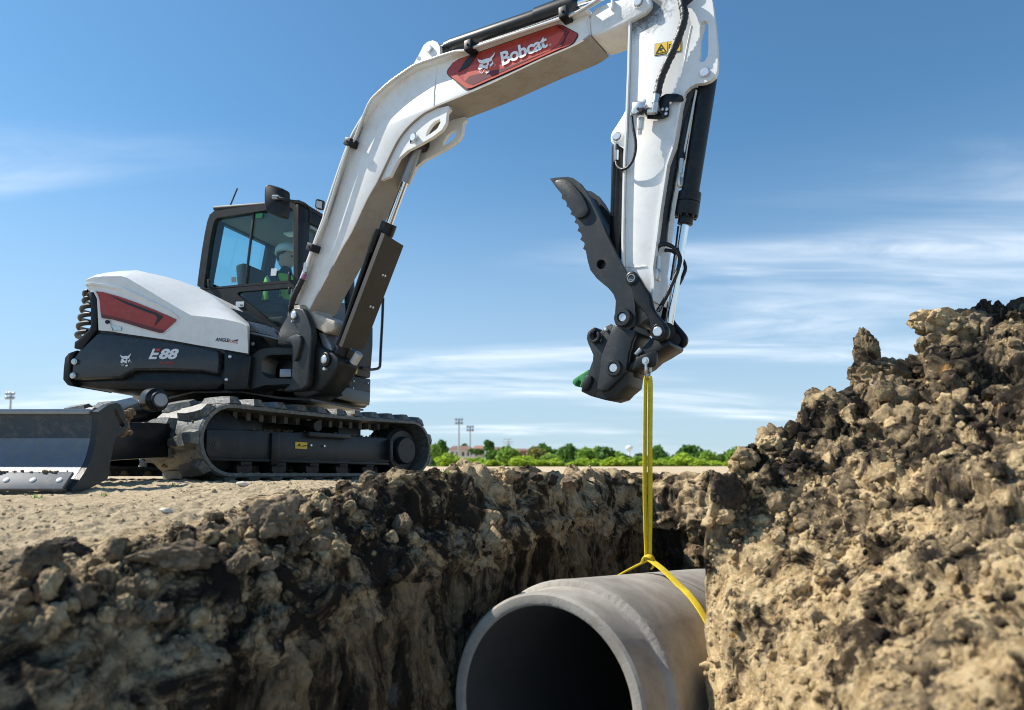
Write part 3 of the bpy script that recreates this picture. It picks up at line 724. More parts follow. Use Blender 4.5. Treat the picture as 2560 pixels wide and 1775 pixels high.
special('smooth_clay_slab', 'c13', (1360, 700), 3.36, (0.12, 0.05, 0.085), 209, 'clay_smooth', 'smooth scraped pale clay slab set in the heap beneath the spire', (-0.5, 0.1, -0.2), 0.10, 3)
special('clay_boulder', 'f', (1000, 1200), 3.45, (0.105, 0.085, 0.066), 210, 'soil_top', 'large tan clay boulder on the trench rim by the end of the track', (0.25, -0.25, 0.3), 0.26, 6)
special('dark_clod', 'f', (165, 1350), 1.75, (0.085, 0.07, 0.058), 211, 'soil_dark', 'rounded dark clod out of focus at the lower left', (0.2, 0.2, 0), 0.3, 3)
special('clay_clump', 'f', (690, 1305), 2.30, (0.085, 0.07, 0.080), 212, 'soil_grey', 'peaked dark brown clump of clay out of focus on the near rim', (0.2, 0.3, 0.5), 0.55, 3)
special('clay_clump', 'f', (430, 1400), 1.95, (0.12, 0.08, 0.05), 216, 'soil_grey', 'flat grey-brown clump out of focus left of the peaked clump', (0.2, 0.1, 0.5), 0.4, 4)
special('clay_clump', 'f', (40, 1420), 1.6, (0.10, 0.08, 0.06), 217, 'soil_grey', 'blurred brown clump at the left edge of the picture', (0.2, 0.1, 0.9), 0.4, 4)
special('dark_clod', 'd3', (1620, 760), 4.6, (0.045, 0.04, 0.03), 218, 'soil_dark', 'black clod on the rim left of the yellow sling, left one of a pair', (0.2, 0.2, 0), 0.4, 4, 4)
special('dark_clod', 'd3', (1840, 800), 4.6, (0.035, 0.035, 0.04), 219, 'soil_dark', 'black peaked clod on the rim left of the yellow sling, right one of a pair', (0.2, 0.2, 1), 0.5, 4, 4)
special('clay_boulder', 'd3', (2080, 860), 4.5, (0.06, 0.06, 0.055), 220, 'soil_grey', 'rounded clay boulder on the rim just left of the yellow sling', (0.2, 0.2, 1), 0.3, 5, 4)
special('clay_boulder', 'd3', (560, 660), 4.3, (0.055, 0.05, 0.055), 221, 'soil_top', 'pointed clay boulder on the rim below the two light masts', (0.0, 0.2, 1), 0.45, 4, 4)
special('clay_boulder', 'd3', (1210, 740), 4.4, (0.05, 0.05, 0.05), 222, 'soil_top', 'craggy clay boulder on the rim below the pylon', (0.0, 0.5, 1), 0.45, 4, 4)
_gv = GP[:, np.argmax(GD < 7):GND + 20].reshape(-1, 3); _zc = _gv[:, 1] * math.cos(PITCH) + (_gv[:, 2] - CZ) * math.sin(PITCH); _yc = -_gv[:, 1] * math.sin(PITCH) + (_gv[:, 2] - CZ) * math.cos(PITCH)
_gu = np.where(_zc > .2, 1280 + FPX * _gv[:, 0] / np.maximum(_zc, .2), -9999); _gw = np.where(_zc > .2, 887.5 + SHIFT - FPX * _yc / np.maximum(_zc, .2), -9999)
def ground_at(q):
    d = np.hypot(_gu - q[0], (_gw - q[1]) * 2); k = np.where(d < max(6, d.min() + 2))[0]; return Vector(_gv[k[np.argmin(_gv[k, 1])]])
for lab, q, up_ in (('rounded dark clod out of focus at the lower left', (150, 1400), 0.02), ('blurred brown clump at the left edge of the picture', (40, 1450), 0.02), ('flat grey-brown clump out of focus left of the peaked clump', (430, 1400), 0.015), ('peaked dark brown clump of clay out of focus on the near rim', (690, 1330), 0.045)):
    o_ = next(o for o in bpy.data.objects if o.get('label') == lab); o_.location = ground_at(q) + Vector((0, 0, up_))
def pebble(q, s_, seed, mat, label):
    p = ground_at(q); me = clod_mesh('pebble', seed, 3, mat, 0.12, 3, (1.3, 1, 0.6))
    put_clod(me, (p.x, p.y, p.z + s_ * 0.3), s_, label, None, 'pebble', (0.1, 0.1, 0.5))['category'] = 'stone'
pebble((417, 1279), 0.020, 301, 'stone_pale', 'white pebble on the dirt in front of the blade')
pebble((608, 1212), 0.030, 302, 'stone_pale', 'flat pale stone lying against the near track')

# ================================================================== EXCAVATOR
UZ = Vector((0, 0, 1))
EX = empty('compact_excavator', (-2.4, 6.72, 0.0), 'white and black compact excavator on rubber tracks, lifting a pipe with its arm', 'excavator')

# ---- undercarriage: side plane of the near track
A_ = math.radians(33.5)
TU = Vector((math.sin(A_), math.cos(A_), 0)); TN = Vector((math.cos(A_), -math.sin(A_), 0))
T0 = Vector(((500 - 1280) / FPX * 5.1, 5.1, 0))
TP = Plane(T0, TN)
def tp(s, z, off=0.0, base=T0): return base + TU * s + UZ * z + TN * off
TW = 0.70            # belt width
S0, S1, RB, ZC = 0.275, 2.315, 0.275, 0.322
def loop_pt(t):
    """running length t along the belt, clockwise from the near bottom; returns s, z, tangent angle"""
    Ls = S1 - S0; C_ = math.pi * RB; t = t % (2 * Ls + 2 * C_)
    if t < Ls: return S0 + t, ZC - RB, 0.0
    t -= Ls
    if t < C_: a = -math.pi / 2 + t / RB; return S1 + RB * math.cos(a), ZC + RB * math.sin(a), a + math.pi / 2
    t -= C_
    if t < Ls:
        sag = -0.012 * math.sin(math.pi * t / Ls); return S1 - t, ZC + RB + sag, math.pi
    t -= Ls; a = math.pi / 2 + t / RB; return S0 + RB * math.cos(a), ZC + RB * math.sin(a), a + math.pi / 2
PER = 2 * (S1 - S0) + 2 * math.pi * RB
def build_track(base, first=None):
    bm = bmesh.new(); K = 120; rings = []
    for i in range(K):
        s, z, a = loop_pt(PER * i / K); nx, nz = math.sin(a), -math.cos(a)
        sec = [(0.0, -0.026), (0.0, 0.0), (-0.02, 0.012), (-TW + 0.02, 0.012), (-TW, 0.0), (-TW, -0.026)]
        rings.append([bm.verts.new(tp(s + nx * h, z + nz * h, off, base)) for off, h in sec])
    for i in range(K):
        r0, r1 = rings[i], rings[(i + 1) % K]; m = len(r0)
        for k in range(m): bm.faces.new([r0[k], r0[(k + 1) % m], r1[(k + 1) % m], r1[k]])
    belt = finish('track_belt', bm, 'rubber', EX, 30)
    NL = 27
    if first is None:
        bm = bmesh.new()                                    # one lug: along the belt x, across y (0..0.27), outwards z
        bot = [(a_ * 1.32, b_ * 1.24) for a_, b_ in [(-0.050, 0.0), (0.030, 0.0), (0.050, 0.07), (0.062, 0.16), (0.050, 0.275), (-0.020, 0.275), (-0.030, 0.16), (-0.058, 0.09)]]
        top = [(a_ * 1.32, b_ * 1.24) for a_, b_ in [(-0.030, 0.020), (0.018, 0.020), (0.034, 0.08), (0.042, 0.16), (0.034, 0.255), (-0.004, 0.255), (-0.016, 0.165), (-0.036, 0.10)]]
        a = [bm.verts.new((x, -y, -0.004)) for x, y in bot]; b = [bm.verts.new((x, -y, 0.050)) for x, y in top]
        bm.faces.new(list(reversed(a))); bm.faces.new(b)
        for i in range(8): bm.faces.new([a[i], a[(i + 1) % 8], b[(i + 1) % 8], b[i]])
        bmesh.ops.bevel(bm, geom=[e for e in bm.edges if e.calc_face_angle(0) > 0.5 and max(v.co.z for v in e.verts) > 0.03], offset=0.006, segments=1, affect='EDGES')
        lug = finish('tread_lug', bm, 'rubber', None, 30); me = lug.data; COL.objects.unlink(lug); bpy.data.objects.remove(lug)
        first = me
    for row in (0, 1):
        for i in range(NL):
            s, z, a = loop_pt(PER * (i + 0.5 * row) / NL)
            t = TU * math.cos(a) + UZ * math.sin(a); nrm = TU * math.sin(a) - UZ * math.cos(a)
            p = tp(s, z, 0.0 if row == 0 else -TW, base) + nrm * 0.012
            yv = TN if row == 0 else -TN
            xv = t if row == 0 else -t
            o = bpy.data.objects.new('tread_lug', first); COL.objects.link(o); o.parent = belt
            o.matrix_local = Matrix((( xv.x, yv.x, nrm.x, p.x), (xv.y, yv.y, nrm.y, p.y), (xv.z, yv.z, nrm.z, p.z), (0, 0, 0, 1)))
    # guide teeth inside the belt are one strip of mud and iron
    bm = bmesh.new()
    for i in range(46):
        s, z, a = loop_pt(PER * (i + 0.5) / 46); t = TU * math.cos(a) + UZ * math.sin(a); nrm = TU * math.sin(a) - UZ * math.cos(a)
        c = tp(s, z, -TW / 2, base) - nrm * 0.055
        bmesh.ops.create_cube(bm, size=1, matrix=Matrix(((t.x * .04, TN.x * .12, nrm.x * .06, c.x), (t.y * .04, TN.y * .12, nrm.y * .06, c.y), (t.z * .04, TN.z * .12, nrm.z * .06, c.z), (0, 0, 0, 1))))
    finish('guide_teeth', bm, 'rubber', belt, 0)['kind'] = 'stuff'
    # frame and running gear
    fr = prism('track_frame', [tp(s, z, -0.075, base) for s, z in ((0.13, 0.175), (0.10, 0.24), (0.10, 0.40), (0.55, 0.415), (2.02, 0.415), (2.06, 0.36), (2.06, 0.18), (1.95, 0.165), (0.25, 0.165))],
               -TN * 0.40, 'charcoal', EX, bevel=0.012)
    prism('frame_rib', [tp(0.66, 0.135, -0.045, base), tp(0.74, 0.145, -0.045, base), tp(0.74, 0.40, -0.045, base), tp(0.66, 0.40, -0.045, base)], -TN * 0.05, 'black_paint', fr, bevel=0.006)
    prism('frame_step', [tp(1.02, 0.385, -0.02, base), tp(1.50, 0.385, -0.02, base), tp(1.50, 0.425, -0.02, base), tp(1.02, 0.425, -0.02, base)], -TN * 0.09, 'charcoal', fr, bevel=0.005)
    prism('frame_foot', [tp(0.10, 0.165, -0.06, base), tp(2.04, 0.15, -0.06, base), tp(2.04, 0.175, -0.06, base), tp(0.10, 0.19, -0.06, base)], -TN * 0.05, 'black_paint', fr, bevel=0.004)
    lathe('frame_port', tp(0.185, 0.29, -0.073, base), tp(0.185, 0.29, -0.1, base), [(0, 0.035), (0.004, 0.035), (0.004, 0.026), (-0.004, 0.022)], 'decal_black', fr, 20)
    box('frame_bracket', tp(2.03, 0.30, -0.05, base), (TU, UZ, TN), (0.02, 0.10, 0.03), 'charcoal', fr, 0.006)
    for s in (0.45, 0.78, 1.13, 1.47, 1.80):
        w = lathe('track_roller', tp(s, 0.115, -0.10, base), tp(s, 0.115, -0.46, base), [(0, .03), (0.0, .07), (.02, .082), (.10, .082), (.11, .055), (.25, .055), (.26, .082), (.34, .082), (.36, .07), (.36, .03)], 'black_paint', EX, 26)
        box('roller_bracket', tp(s, 0.16, -0.085, base), (TU, UZ, TN), (0.05, 0.03, 0.012), 'charcoal', w, 0.005)
    lathe('carrier_roller', tp(1.18, 0.485, -0.10, base), tp(1.18, 0.485, -0.40, base), [(0, .02), (0, .045), (.02, .05), (.30, .05)], 'black_paint', EX, 24)
    sp = lathe('drive_sprocket', tp(S1 - .02, ZC - .02, -0.06, base), tp(S1 - .02, ZC - .02, -0.5, base), [(0, .01), (0, .125), (.012, .135), (.03, .14), (.06, .14), (.06, .20), (.09, .235), (.34, .235), (.36, .12)], 'charcoal', EX, 36)
    for k in range(3):
        a = k * 2.09 + 0.5; c = tp(S1 - .02 + .09 * math.cos(a), ZC - .02 + .09 * math.sin(a), -0.058, base); cyl('sprocket_plug', c, c - TN * 0.01, 0.014, 'black_paint', sp, 12)
    lathe('front_idler', tp(S0, ZC, -0.12, base), tp(S0, ZC, -0.5, base), [(0, .03), (0, .06), (.03, .08), (.05, .20), (.06, .235), (.12, .235), (.14, .19), (.2, .19), (.22, .235), (.28, .235), (.30, .2), (.32, .05)], 'black_paint', EX, 36)
    return first
lug_mesh = build_track(T0)
bm = bmesh.new()                                            # soil lying on the frame and pressed between the lugs
for k in range(520):
    r_ = 0.003 + 0.011 * rs.rand() ** 2.5
    if k < 300: c = tp(rs.uniform(0.5, 2.0), 0.418 + 0.02 * rs.rand() ** 3, rs.uniform(-0.35, -0.08))
    elif k < 400: c = tp(rs.uniform(0.3, 2.2), 0.066 + 0.01 * rs.rand(), rs.uniform(-0.2, -0.02))
    else:
        s_, z_, a_ = loop_pt(PER * rs.uniform(0.55, 1.0)); c = tp(s_ + math.sin(a_) * .016, z_ - math.cos(a_) * .016, -rs.uniform(0.02, TW - .02)); r_ *= 1.5
    bmesh.ops.create_icosphere(bm, subdivisions=1, radius=r_, matrix=Matrix.Translation(c) @ Matrix.Diagonal((rs.uniform(.7, 1.6), rs.uniform(.7, 1.6), rs.uniform(.5, 1), 1)))
finish('caked_soil', bm, 'mud', EX, 0)['kind'] = 'stuff'
GAUGE = -TN * 1.66
build_track(T0 + GAUGE + UZ * 0.06, lug_mesh)
# yellow plate and bolts on the near frame
pl = Plane(T0 - TN * 0.075, TN)
ds = decal('warning_label', pl.pts('c5', [(1175, 438), (1265, 443), (1262, 494), (1173, 488)]), TN, 'warning_yellow', EX)
decal('label_mark', pl.pts('c5', [(1188, 470), (1203, 448), (1218, 473)]), TN, 'decal_black', ds, 0.0045)
decal('label_mark', pl.pts('c5', [(1226, 468), (1258, 462), (1258, 470), (1226, 476)]), TN, 'decal_black', ds, 0.0045)
for q in ((1290, 464), (1390, 470)):
    c = pl.hit(px('c5', *q)); cyl('grease_fitting', c, c + TN * 0.015, 0.010, 'zinc_steel', EX, 10)
decal('frame_sticker', pl.pts('c5', [(1888, 440), (1902, 441), (1902, 482), (1888, 481)]), TN, 'decal_white', EX)

# undercarriage centre: cross frame and slewing ring
UC = T0 + TU * 1.3 - TN * (TW / 2) + GAUGE / 2
for s_ in (0.62, 1.75):
    beam('cross_member', tp(s_, 0.42, -0.3), tp(s_, 0.42, -0.3) + GAUGE * 0.9, UZ, 0.30, 0.22, 'black_paint', EX, 0.02)
box('undercarriage_centre', UC + UZ * 0.50, (TU, TN, UZ), (0.62, 0.46, 0.13), 'black_paint', EX, 0.03)
cyl('slewing_ring', UC + UZ * 0.60, UC + UZ * 0.80, 0.50, 'black_paint', EX, 48, 0.01)

# ---- dozer blade
BX = -2.48
BLP = Plane((BX, 4.25, 0), (1, 0, 0))
edge_px = [(885, 305), (880, 420), (866, 560), (845, 660), (812, 770), (760, 870), (700, 960), (632, 1052)]
edge = crom(BLP.pts('c4', edge_px), 3)
back_px = [(640, 1066), (800, 1042), (905, 985), (975, 955), (1008, 770), (1035, 620), (1062, 548), (1130, 505), (1188, 470), (1172, 400), (1132, 300), (1104, 238), (1066, 218), (985, 235)]
plate = edge + BLP.pts('c4', back_px)
slot = BLP.pts('c4', [(1040, 282), (1058, 275), (1075, 300), (1100, 360), (1140, 420), (1146, 440), (1120, 455), (1095, 448), (1085, 400), (1050, 340)])
BW = 2.25
def sheet(pts, name, mat, parent): return prism(name, pts + [p + Vector((0, 0.028, 0.006)) for p in reversed(pts)], (-BW, 0, 0), mat, parent, smooth=25)
ks = 7
bl = sheet(edge[:ks], 'dozer_blade', 'blade_steel', EX)
sheet([p + Vector((0, -0.002, 0)) for p in edge[ks - 1:]], 'blade_lower_sheet', 'blade_lit_worn', bl)  # upturned lower half, wear and sky brightness in its colour
for x_ in (0.0, -BW - 0.03):
    prism('blade_end_plate', [p + Vector((x_, 0, 0)) for p in plate], (0.035, 0, 0), 'charcoal', bl, holes=[[p + Vector((x_, 0, 0)) for p in slot]])
# top lip, wear strip, bolts, caked soil
tl = edge[0]; beam('blade_top_edge', tl + Vector((-0.01, 0.05, 0.0)), tl + Vector((-BW, 0.05, 0.0)), UZ, 0.14, 0.032, 'worn_steel', bl, 0.008)
e1_, e2_ = BLP.hit(px('c4', 718, 905)), BLP.hit(px('c4', 610, 1072))
nb = Vector((0, -(e1_ - e2_).z, (e1_ - e2_).y)).normalized(); nb = nb if nb.y < 0 else -nb
ws = prism('cutting_edge', [e1_ + nb * 0.004, e2_ + nb * 0.004, e2_ + nb * 0.024, e1_ + nb * 0.024], (-BW, 0, 0), 'edge_steel', bl, bevel=0.003)
cmid = (e1_ + e2_) / 2 + nb * 0.024
for k in range(15):
    c = cmid + Vector((-0.045 - 0.148 * k, 0, 0)); lathe('plow_bolt', c, c + nb, [(0, 0.017), (0.003, 0.017), (0.006, 0.012)], 'plate_white', ws, 16)
bm = bmesh.new()
for k in range(260):
    c = e1_ + Vector((-BW * rs.rand() ** 0.8, -0.012 - 0.012 * rs.rand(), 0.008 + 0.012 * rs.rand())); r_ = 0.003 + 0.012 * rs.rand() ** 3
    bmesh.ops.create_icosphere(bm, subdivisions=1, radius=r_, matrix=Matrix.Translation(c) @ Matrix.Diagonal((1.4, 1, rs.uniform(.6, 1.2), 1)))
finish('caked_soil', bm, 'mud', bl, 0)['kind'] = 'stuff'
bm = bmesh.new(); pc = BLP.hit(px('c4', 1195, 420))
for k in range(60):
    c = pc + Vector((rs.uniform(-.03, .03), rs.uniform(-.05, .05), rs.uniform(-.07, .09))); bmesh.ops.create_icosphere(bm, subdivisions=1, radius=0.008 + .016 * rs.rand(), matrix=Matrix.Translation(c))
finish('caked_soil', bm, 'mud', bl, 0)['kind'] = 'stuff'
# push arms and the tilt cylinder behind the blade
for sx in (-0.28, -1.35):
    a = Vector((BX + sx, 4.45, 0.27)); b = UC - TU * 0.75 + TN * (0.45 if sx > -1 else -0.45) + UZ * 0.36
    beam('blade_arm', a, b, UZ, 0.13, 0.26, 'black_paint', bl, 0.015)
a = Vector((BX - 0.55, 4.5, 0.36)); b = UC - TU * 0.62 + UZ * 0.66
bc = lathe('blade_cylinder', a, b, [(0, .045), (.45, .045), (.46, .058), ((b - a).length, .058)], 'black_paint', EX, 24)
guard_q = [at_y(px('c4', *q), 4.85) for q in ((1010, 222), (1255, 165), (1330, 215), (1130, 305))]
prism('cylinder_guard', guard_q, (0, 0.05, 0.0), 'worn_steel', bc, bevel=0.004)
pcn = at_y(px('c4', 1540, 190), 5.0)
lathe('cylinder_eye', pcn + Vector((-.16, .12, .01)), pcn, [(0, .06), (.06, .085), (.15, .085), (.17, .06), (.20, .06)], 'black_paint', bc, 28)
lathe('cylinder_pin', pcn + Vector((-.02, .02, 0)), pcn + Vector((.012, -.012, 0)), [(0, .05), (.03, .05), (.036, .044)], 'worn_steel', bc, 28)

# ---- upper structure
HR = Plane((-2.9, 5.75, 0), (-math.sin(math.radians(5)), -math.cos(math.radians(5)), 0)); HN = HR.n
HB = -HN                                                  # towards the machine's far side
F_ = math.radians(19)
CF = Vector((math.cos(F_), -math.sin(F_), 0)); CR = Vector((-math.sin(F_), -math.cos(F_), 0)); CL = -CR
CP = Plane((-2.05, 6.6, 0), CR)
# counterweight: side wall, lower belly, corner bumper
cw = prism('counterweight', crom(HR.pts('c1', [(300, 1030), (335, 985)]), 1) + HR.pts('c1', [(420, 905), (505, 822), (640, 828), (900, 862), (1150, 897), (1400, 940), (1580, 978), (1582, 1060), (1575, 1192), (1430, 1166), (1100, 1154), (840, 1156), (770, 1190), (705, 1228), (480, 1236), (280, 1244), (272, 1180), (278, 1100)]),
           HB * 1.25, 'counterweight_paint', EX, bevel=0.022, seg=3)
prism('counterweight_belly', HR.pts('c1', [(300, 1240), (480, 1232), (705, 1222), (840, 1150), (1430, 1160), (1600, 1190), (1640, 1260), (1560, 1330), (1000, 1335), (520, 1318), (320, 1296)], -0.05), HB * 1.2, 'black_paint', EX, bevel=0.02)
bp_ = prism('corner_bumper', HR.pts('c1', [(330, 972), (250, 1000), (216, 1042), (204, 1140), (199, 1238), (240, 1288), (302, 1300), (268, 1240), (268, 1130), (282, 1050), (300, 1010)], 0.01), HB * 0.5, 'black_plastic', cw, bevel=0.012)
for q in ((305, 1078), (292, 1202)):
    c = HR.hit(px('c1', *q), 0.012); lathe('bumper_bolt', c, c + HN, [(-.01, .026), (.004, .026), (.006, .016), (.012, .016)], 'zinc_steel', bp_, 14)
# platform under house and cab
base_pts = [HR.hit((470, 1000), -0.06), HR.hit((600, 1000), -0.06), CP.hit((735, 1000)) + CF * 0.12 - CL * 0.35, CP.hit((735, 1000)) + CF * 0.30 - CL * 0.1, CP.hit((735, 1000)) + CF * 0.22 + CL * 1.02, CP.hit((560, 1000)) - CF * 0.35 + CL * 1.02, HR.hit((330, 1000), -1.1)]
plat = prism('platform', [Vector((p.x, p.y, 0.80)) for p in base_pts], UZ * 0.14, 'black_paint', EX, bevel=0.015)
prism('belly_plate', [Vector((p.x, p.y, 0.785)) + (UC - p) * 0.06 for p in base_pts], UZ * 0.02, 'charcoal', EX)
# white hood: side wall, crease, crown; lofted back over the engine
crease = [(404, 392), (412, 352), (470, 330), (560, 322), (720, 320), (770, 334), (900, 410), (1050, 500), (1200, 590), (1340, 668), (1480, 682), (1640, 704), (1780, 735), (1838, 760)]
ridge = [(408, 384), (432, 345), (500, 308), (600, 288), (720, 274), (860, 268), (960, 292), (1100, 322), (1250, 364), (1420, 430), (1560, 512), (1680, 600), (1780, 700), (1838, 752)]
foot = [(404, 398), (432, 448), (470, 452), (505, 520), (512, 640), (520, 800), (640, 812), (760, 832), (900, 852), (1040, 872), (1180, 892), (1400, 932), (1640, 972), (1844, 1006)]
def loft(name, rows, mat, parent, close_end=True, smooth=28):
    bm = bmesh.new(); R_ = [[bm.verts.new(p) for p in r] for r in rows]
    for r0, r1 in zip(R_, R_[1:]):
        for i in range(len(r0) - 1):
            try: bm.faces.new([r0[i], r0[i + 1], r1[i + 1], r1[i]])
            except ValueError: pass
    if close_end:
        for i in (0, -1):
            try: bm.faces.new([r[i] for r in R_])
            except ValueError: pass
    bmesh.ops.remove_doubles(bm, verts=bm.verts, dist=1e-5)
    return finish(name, bm, mat, parent, smooth)
R0 = HR.pts('c1', foot, 0.006); R1 = HR.pts('c1', crease, 0.012); R2 = HR.pts('c1', ridge, -0.20)
R1b = [a * 0.5 + b * 0.5 + UZ * 0.004 for a, b in zip(R1, R2)]
tap = [1] * 9 + [0.9, 0.7, 0.45, 0.2, 0.06]
R2 = [a + (b - a) * t for a, b, t in zip(R1, R2, [1] * 10 + [0.95, 0.85, 0.6, 0.3])]
R1b = [a * 0.5 + b * 0.5 + UZ * 0.004 for a, b in zip(R1, R2)]
R3 = [p + HB * 0.35 * t for p, t in zip(R2, tap)]; R4 = [p + HB * 0.75 * t for p, t in zip(R2, tap)]; R5 = [Vector((p.x, p.y, q.z)) + HB * 0.85 * t for p, q, t in zip(R2, R0, tap)]
hood = loft('engine_hood', [R0, R1, R1b, R2, R3, R4, R5], 'white_paint', EX)
# dark seam between hood and counterweight
prism('hood_seam', HR.pts('c1', [(500, 800), (640, 808), (900, 850), (1180, 890), (1640, 972), (1848, 1008), (1850, 1030), (1580, 984), (1150, 905), (640, 835), (500, 830)], -0.03), HB * 0.02, 'decal_black', EX)
# shadow line under the eyebrow of the hood: a pressed step
prism('hood_brow', HR.pts('c1', [(404, 396), (415, 405), (470, 404), (560, 412), (700, 440), (860, 496), (1020, 570), (1150, 640), (1235, 695), (1240, 690), (1160, 625), (1020, 552), (860, 474), (700, 412), (560, 388), (470, 380), (415, 384)], 0.008), HN * 0.016, 'white_paint', hood, bevel=0.004)
pan = decal('red_panel', HR.pts('c1', [(496, 456), (560, 462), (700, 500), (860, 556), (1020, 620), (1150, 676), (1214, 706), (1205, 722), (1092, 822), (1060, 824), (900, 780), (760, 736), (640, 704), (548, 692), (538, 640), (530, 540), (515, 490)], 0.012), HN, 'red_paint', hood, 0.001)
decal('panel_border', HR.pts('c1', [(480, 450), (560, 453), (700, 490), (860, 546), (1020, 610), (1160, 670), (1235, 702), (1240, 715), (1100, 838), (1055, 834), (900, 792), (760, 748), (640, 716), (536, 702), (524, 640), (516, 540), (500, 490)], 0.008), HN, 'plate_white', hood, 0.001)
decal('panel_stripe', HR.pts('c1', [(600, 484), (760, 545), (900, 596), (1020, 640), (1088, 672), (1082, 690), (1015, 765), (1040, 690), (1020, 664), (900, 622), (760, 566)], 0.016), HN, 'decal_black', hood, 0.001)
decal('panel_dark_strip', HR.pts('c1', [(545, 660), (640, 676), (800, 716), (960, 764), (1110, 806), (1092, 822), (1060, 824), (900, 780), (760, 736), (640, 704), (548, 692)], 0.016), HN, 'dark_red', hood, 0.001)  # dark red strip along the panel's lower edge
decal('hood_latch', HR.pts('c1', [(638, 764), (722, 772), (720, 804), (640, 800)], 0.012), HN, 'zinc_steel', hood, 0.002)
kq = HR.hit(px('c1', 606, 730), 0.012); cyl('hood_lock', kq, kq + HN * 0.02, 0.016, 'black_plastic', hood, 14)
beam('hood_lock_lever', HR.hit(px('c1', 612, 740), 0.02), HR.hit(px('c1', 640, 806), 0.02), HN, 0.014, 0.01, 'white_paint', hood, 0.003)
# rear grille: dark frame and hoops
gf = prism('rear_grille', HR.pts('c1', [(404, 480), (430, 455), (466, 458), (505, 528), (502, 792), (440, 872), (398, 930), (372, 966), (300, 962), (304, 902), (336, 882), (428, 800), (446, 762), (446, 562), (424, 504)], 0.004), HB * 0.10, 'black_plastic', EX, bevel=0.008)
for (yt, xl, yb, xr, d_) in ((470, 392, 500, 420, 0), (528, 388, 556, 436, 0), (596, 370, 640, 446, 0), (672, 355, 712, 446, 0), (748, 340, 790, 440, 0), (828, 326, 862, 410, 0)):
    pts_ = [HR.hit(px('c1', xr + 10, yt - 14), -0.05), HR.hit(px('c1', (xl + xr) / 2, yt - 10), -0.06), HR.hit(px('c1', xl + 4, yt + 6), -0.12), HR.hit(px('c1', xl + 10, yb - 6), -0.25), HR.hit(px('c1', (xl + xr) / 2 + 14, yb + 8), -0.45), HR.hit(px('c1', xr + 12, yb + 16), -0.6)]
    sweep('grille_hoop', pts_, 0.021, 'black_plastic', gf, 10, 5)
# lettering and emblem on the counterweight
letters('model_letters', '88', quad_map(HR, 'e3', (1420, 515), (2030, 520), (2182, 162), (1570, 158), 0.001), 'decal_white', cw, HN, 0.045, 0.003)
decal('model_letter', HR.pts('e3', [(1105, 515), (1262, 160), (1335, 160), (1285, 295), (1465, 298), (1430, 378), (1250, 378), (1222, 436), (1402, 436), (1365, 515)], 0.001), HN, 'decal_white', cw)
decal('model_letter_dash', HR.pts('e3', [(1338, 246), (1372, 160), (1520, 160), (1488, 246)], 0.001), HN, 'letter_red', cw)
letters('series_letters', 'R2-SERIES', quad_map(HR, 'e3', (1490, 680), (1950, 690), (1985, 605), (1520, 598), 0.001), 'letter_red', cw, HN, 0.02, 0.003)
letters('sticker_letters', 'ANGLE', quad_map(HR, 'c1', (1556, 898), (1675, 906), (1678, 874), (1562, 864), 0.008), 'decal_black', hood, HN, 0.03, 0.003)
letters('sticker_letters', 'BLADE', quad_map(HR, 'c1', (1676, 906), (1754, 920), (1756, 888), (1678, 880), 0.008), 'letter_red', hood, HN, 0.0, 0.003)
decal('sticker_flash', HR.pts('c1', [(1712, 896), (1757, 880), (1752, 896)], 0.008), HN, 'decal_black', hood)
# emblem shapes (traced in the close-up of the boom, moved by 'mp')
EMB = [[(260, 765), (300, 810), (350, 825), (420, 830), (480, 828), (530, 800), (640, 770), (745, 752), (790, 715), (880, 630), (952, 522), (938, 610), (905, 690), (862, 745), (835, 800), (852, 822), (848, 850), (780, 885), (722, 910), (712, 960), (718, 1010), (700, 1040), (672, 1060), (668, 1090), (692, 1108), (660, 1165), (600, 1185), (520, 1150), (460, 1165), (360, 1225), (275, 1195), (310, 1100), (360, 985), (470, 1000), (520, 1050), (580, 1055), (625, 1020), (648, 965), (620, 955), (500, 980), (400, 970), (330, 930), (285, 870)],
       [(855, 850), (885, 920), (905, 970), (870, 1000), (840, 1060), (770, 1100), (738, 1078), (760, 1020), (750, 1000), (820, 975), (845, 920)],
       [(635, 1165), (668, 1165), (660, 1215)], [(758, 1112), (780, 1112), (752, 1180)],
       [(590, 1305), (625, 1290), (632, 1250), (660, 1265), (700, 1255), (728, 1230), (738, 1290), (720, 1335), (600, 1375), (588, 1345)],
       [(420, 1190), (300, 1320), (312, 1332)], [(470, 1185), (350, 1350), (364, 1362)], [(540, 1205), (415, 1365), (430, 1380), (548, 1215)],
       [(880, 985), (985, 992), (1005, 1012)], [(880, 1020), (975, 1045), (968, 1055)], [(860, 1075), (965, 1072), (955, 1086)]]
def emblem(name, parent, n, mp):
    """flat emblem film: one piece, all its shapes"""
    bm = bmesh.new(); n = Vector(n)
    for sh in EMB:
        P3 = [mp(*q) + n * 0.004 for q in sh]; vs = [bm.verts.new(p) for p in P3]
        for t in geometry.tessellate_polygon([P3]): bm.faces.new([vs[i] for i in t])
    return finish(name, bm, 'decal_white', parent, 0)
def cw_map(x, y):
    u, v = (x - 260) / 745.0, (y - 522) / 853.0                   # head of the emblem seen upright here
    y2 = v + 0.24 * (u - 0.5) * (1 - v * 0.4) - 0.02
    return HR.hit(px('e3', 150 + 400 * u - 30 * (v - .5) * 0, 262 + 520 * y2), 0.001)
emblem('emblem', cw, HN, cw_map)

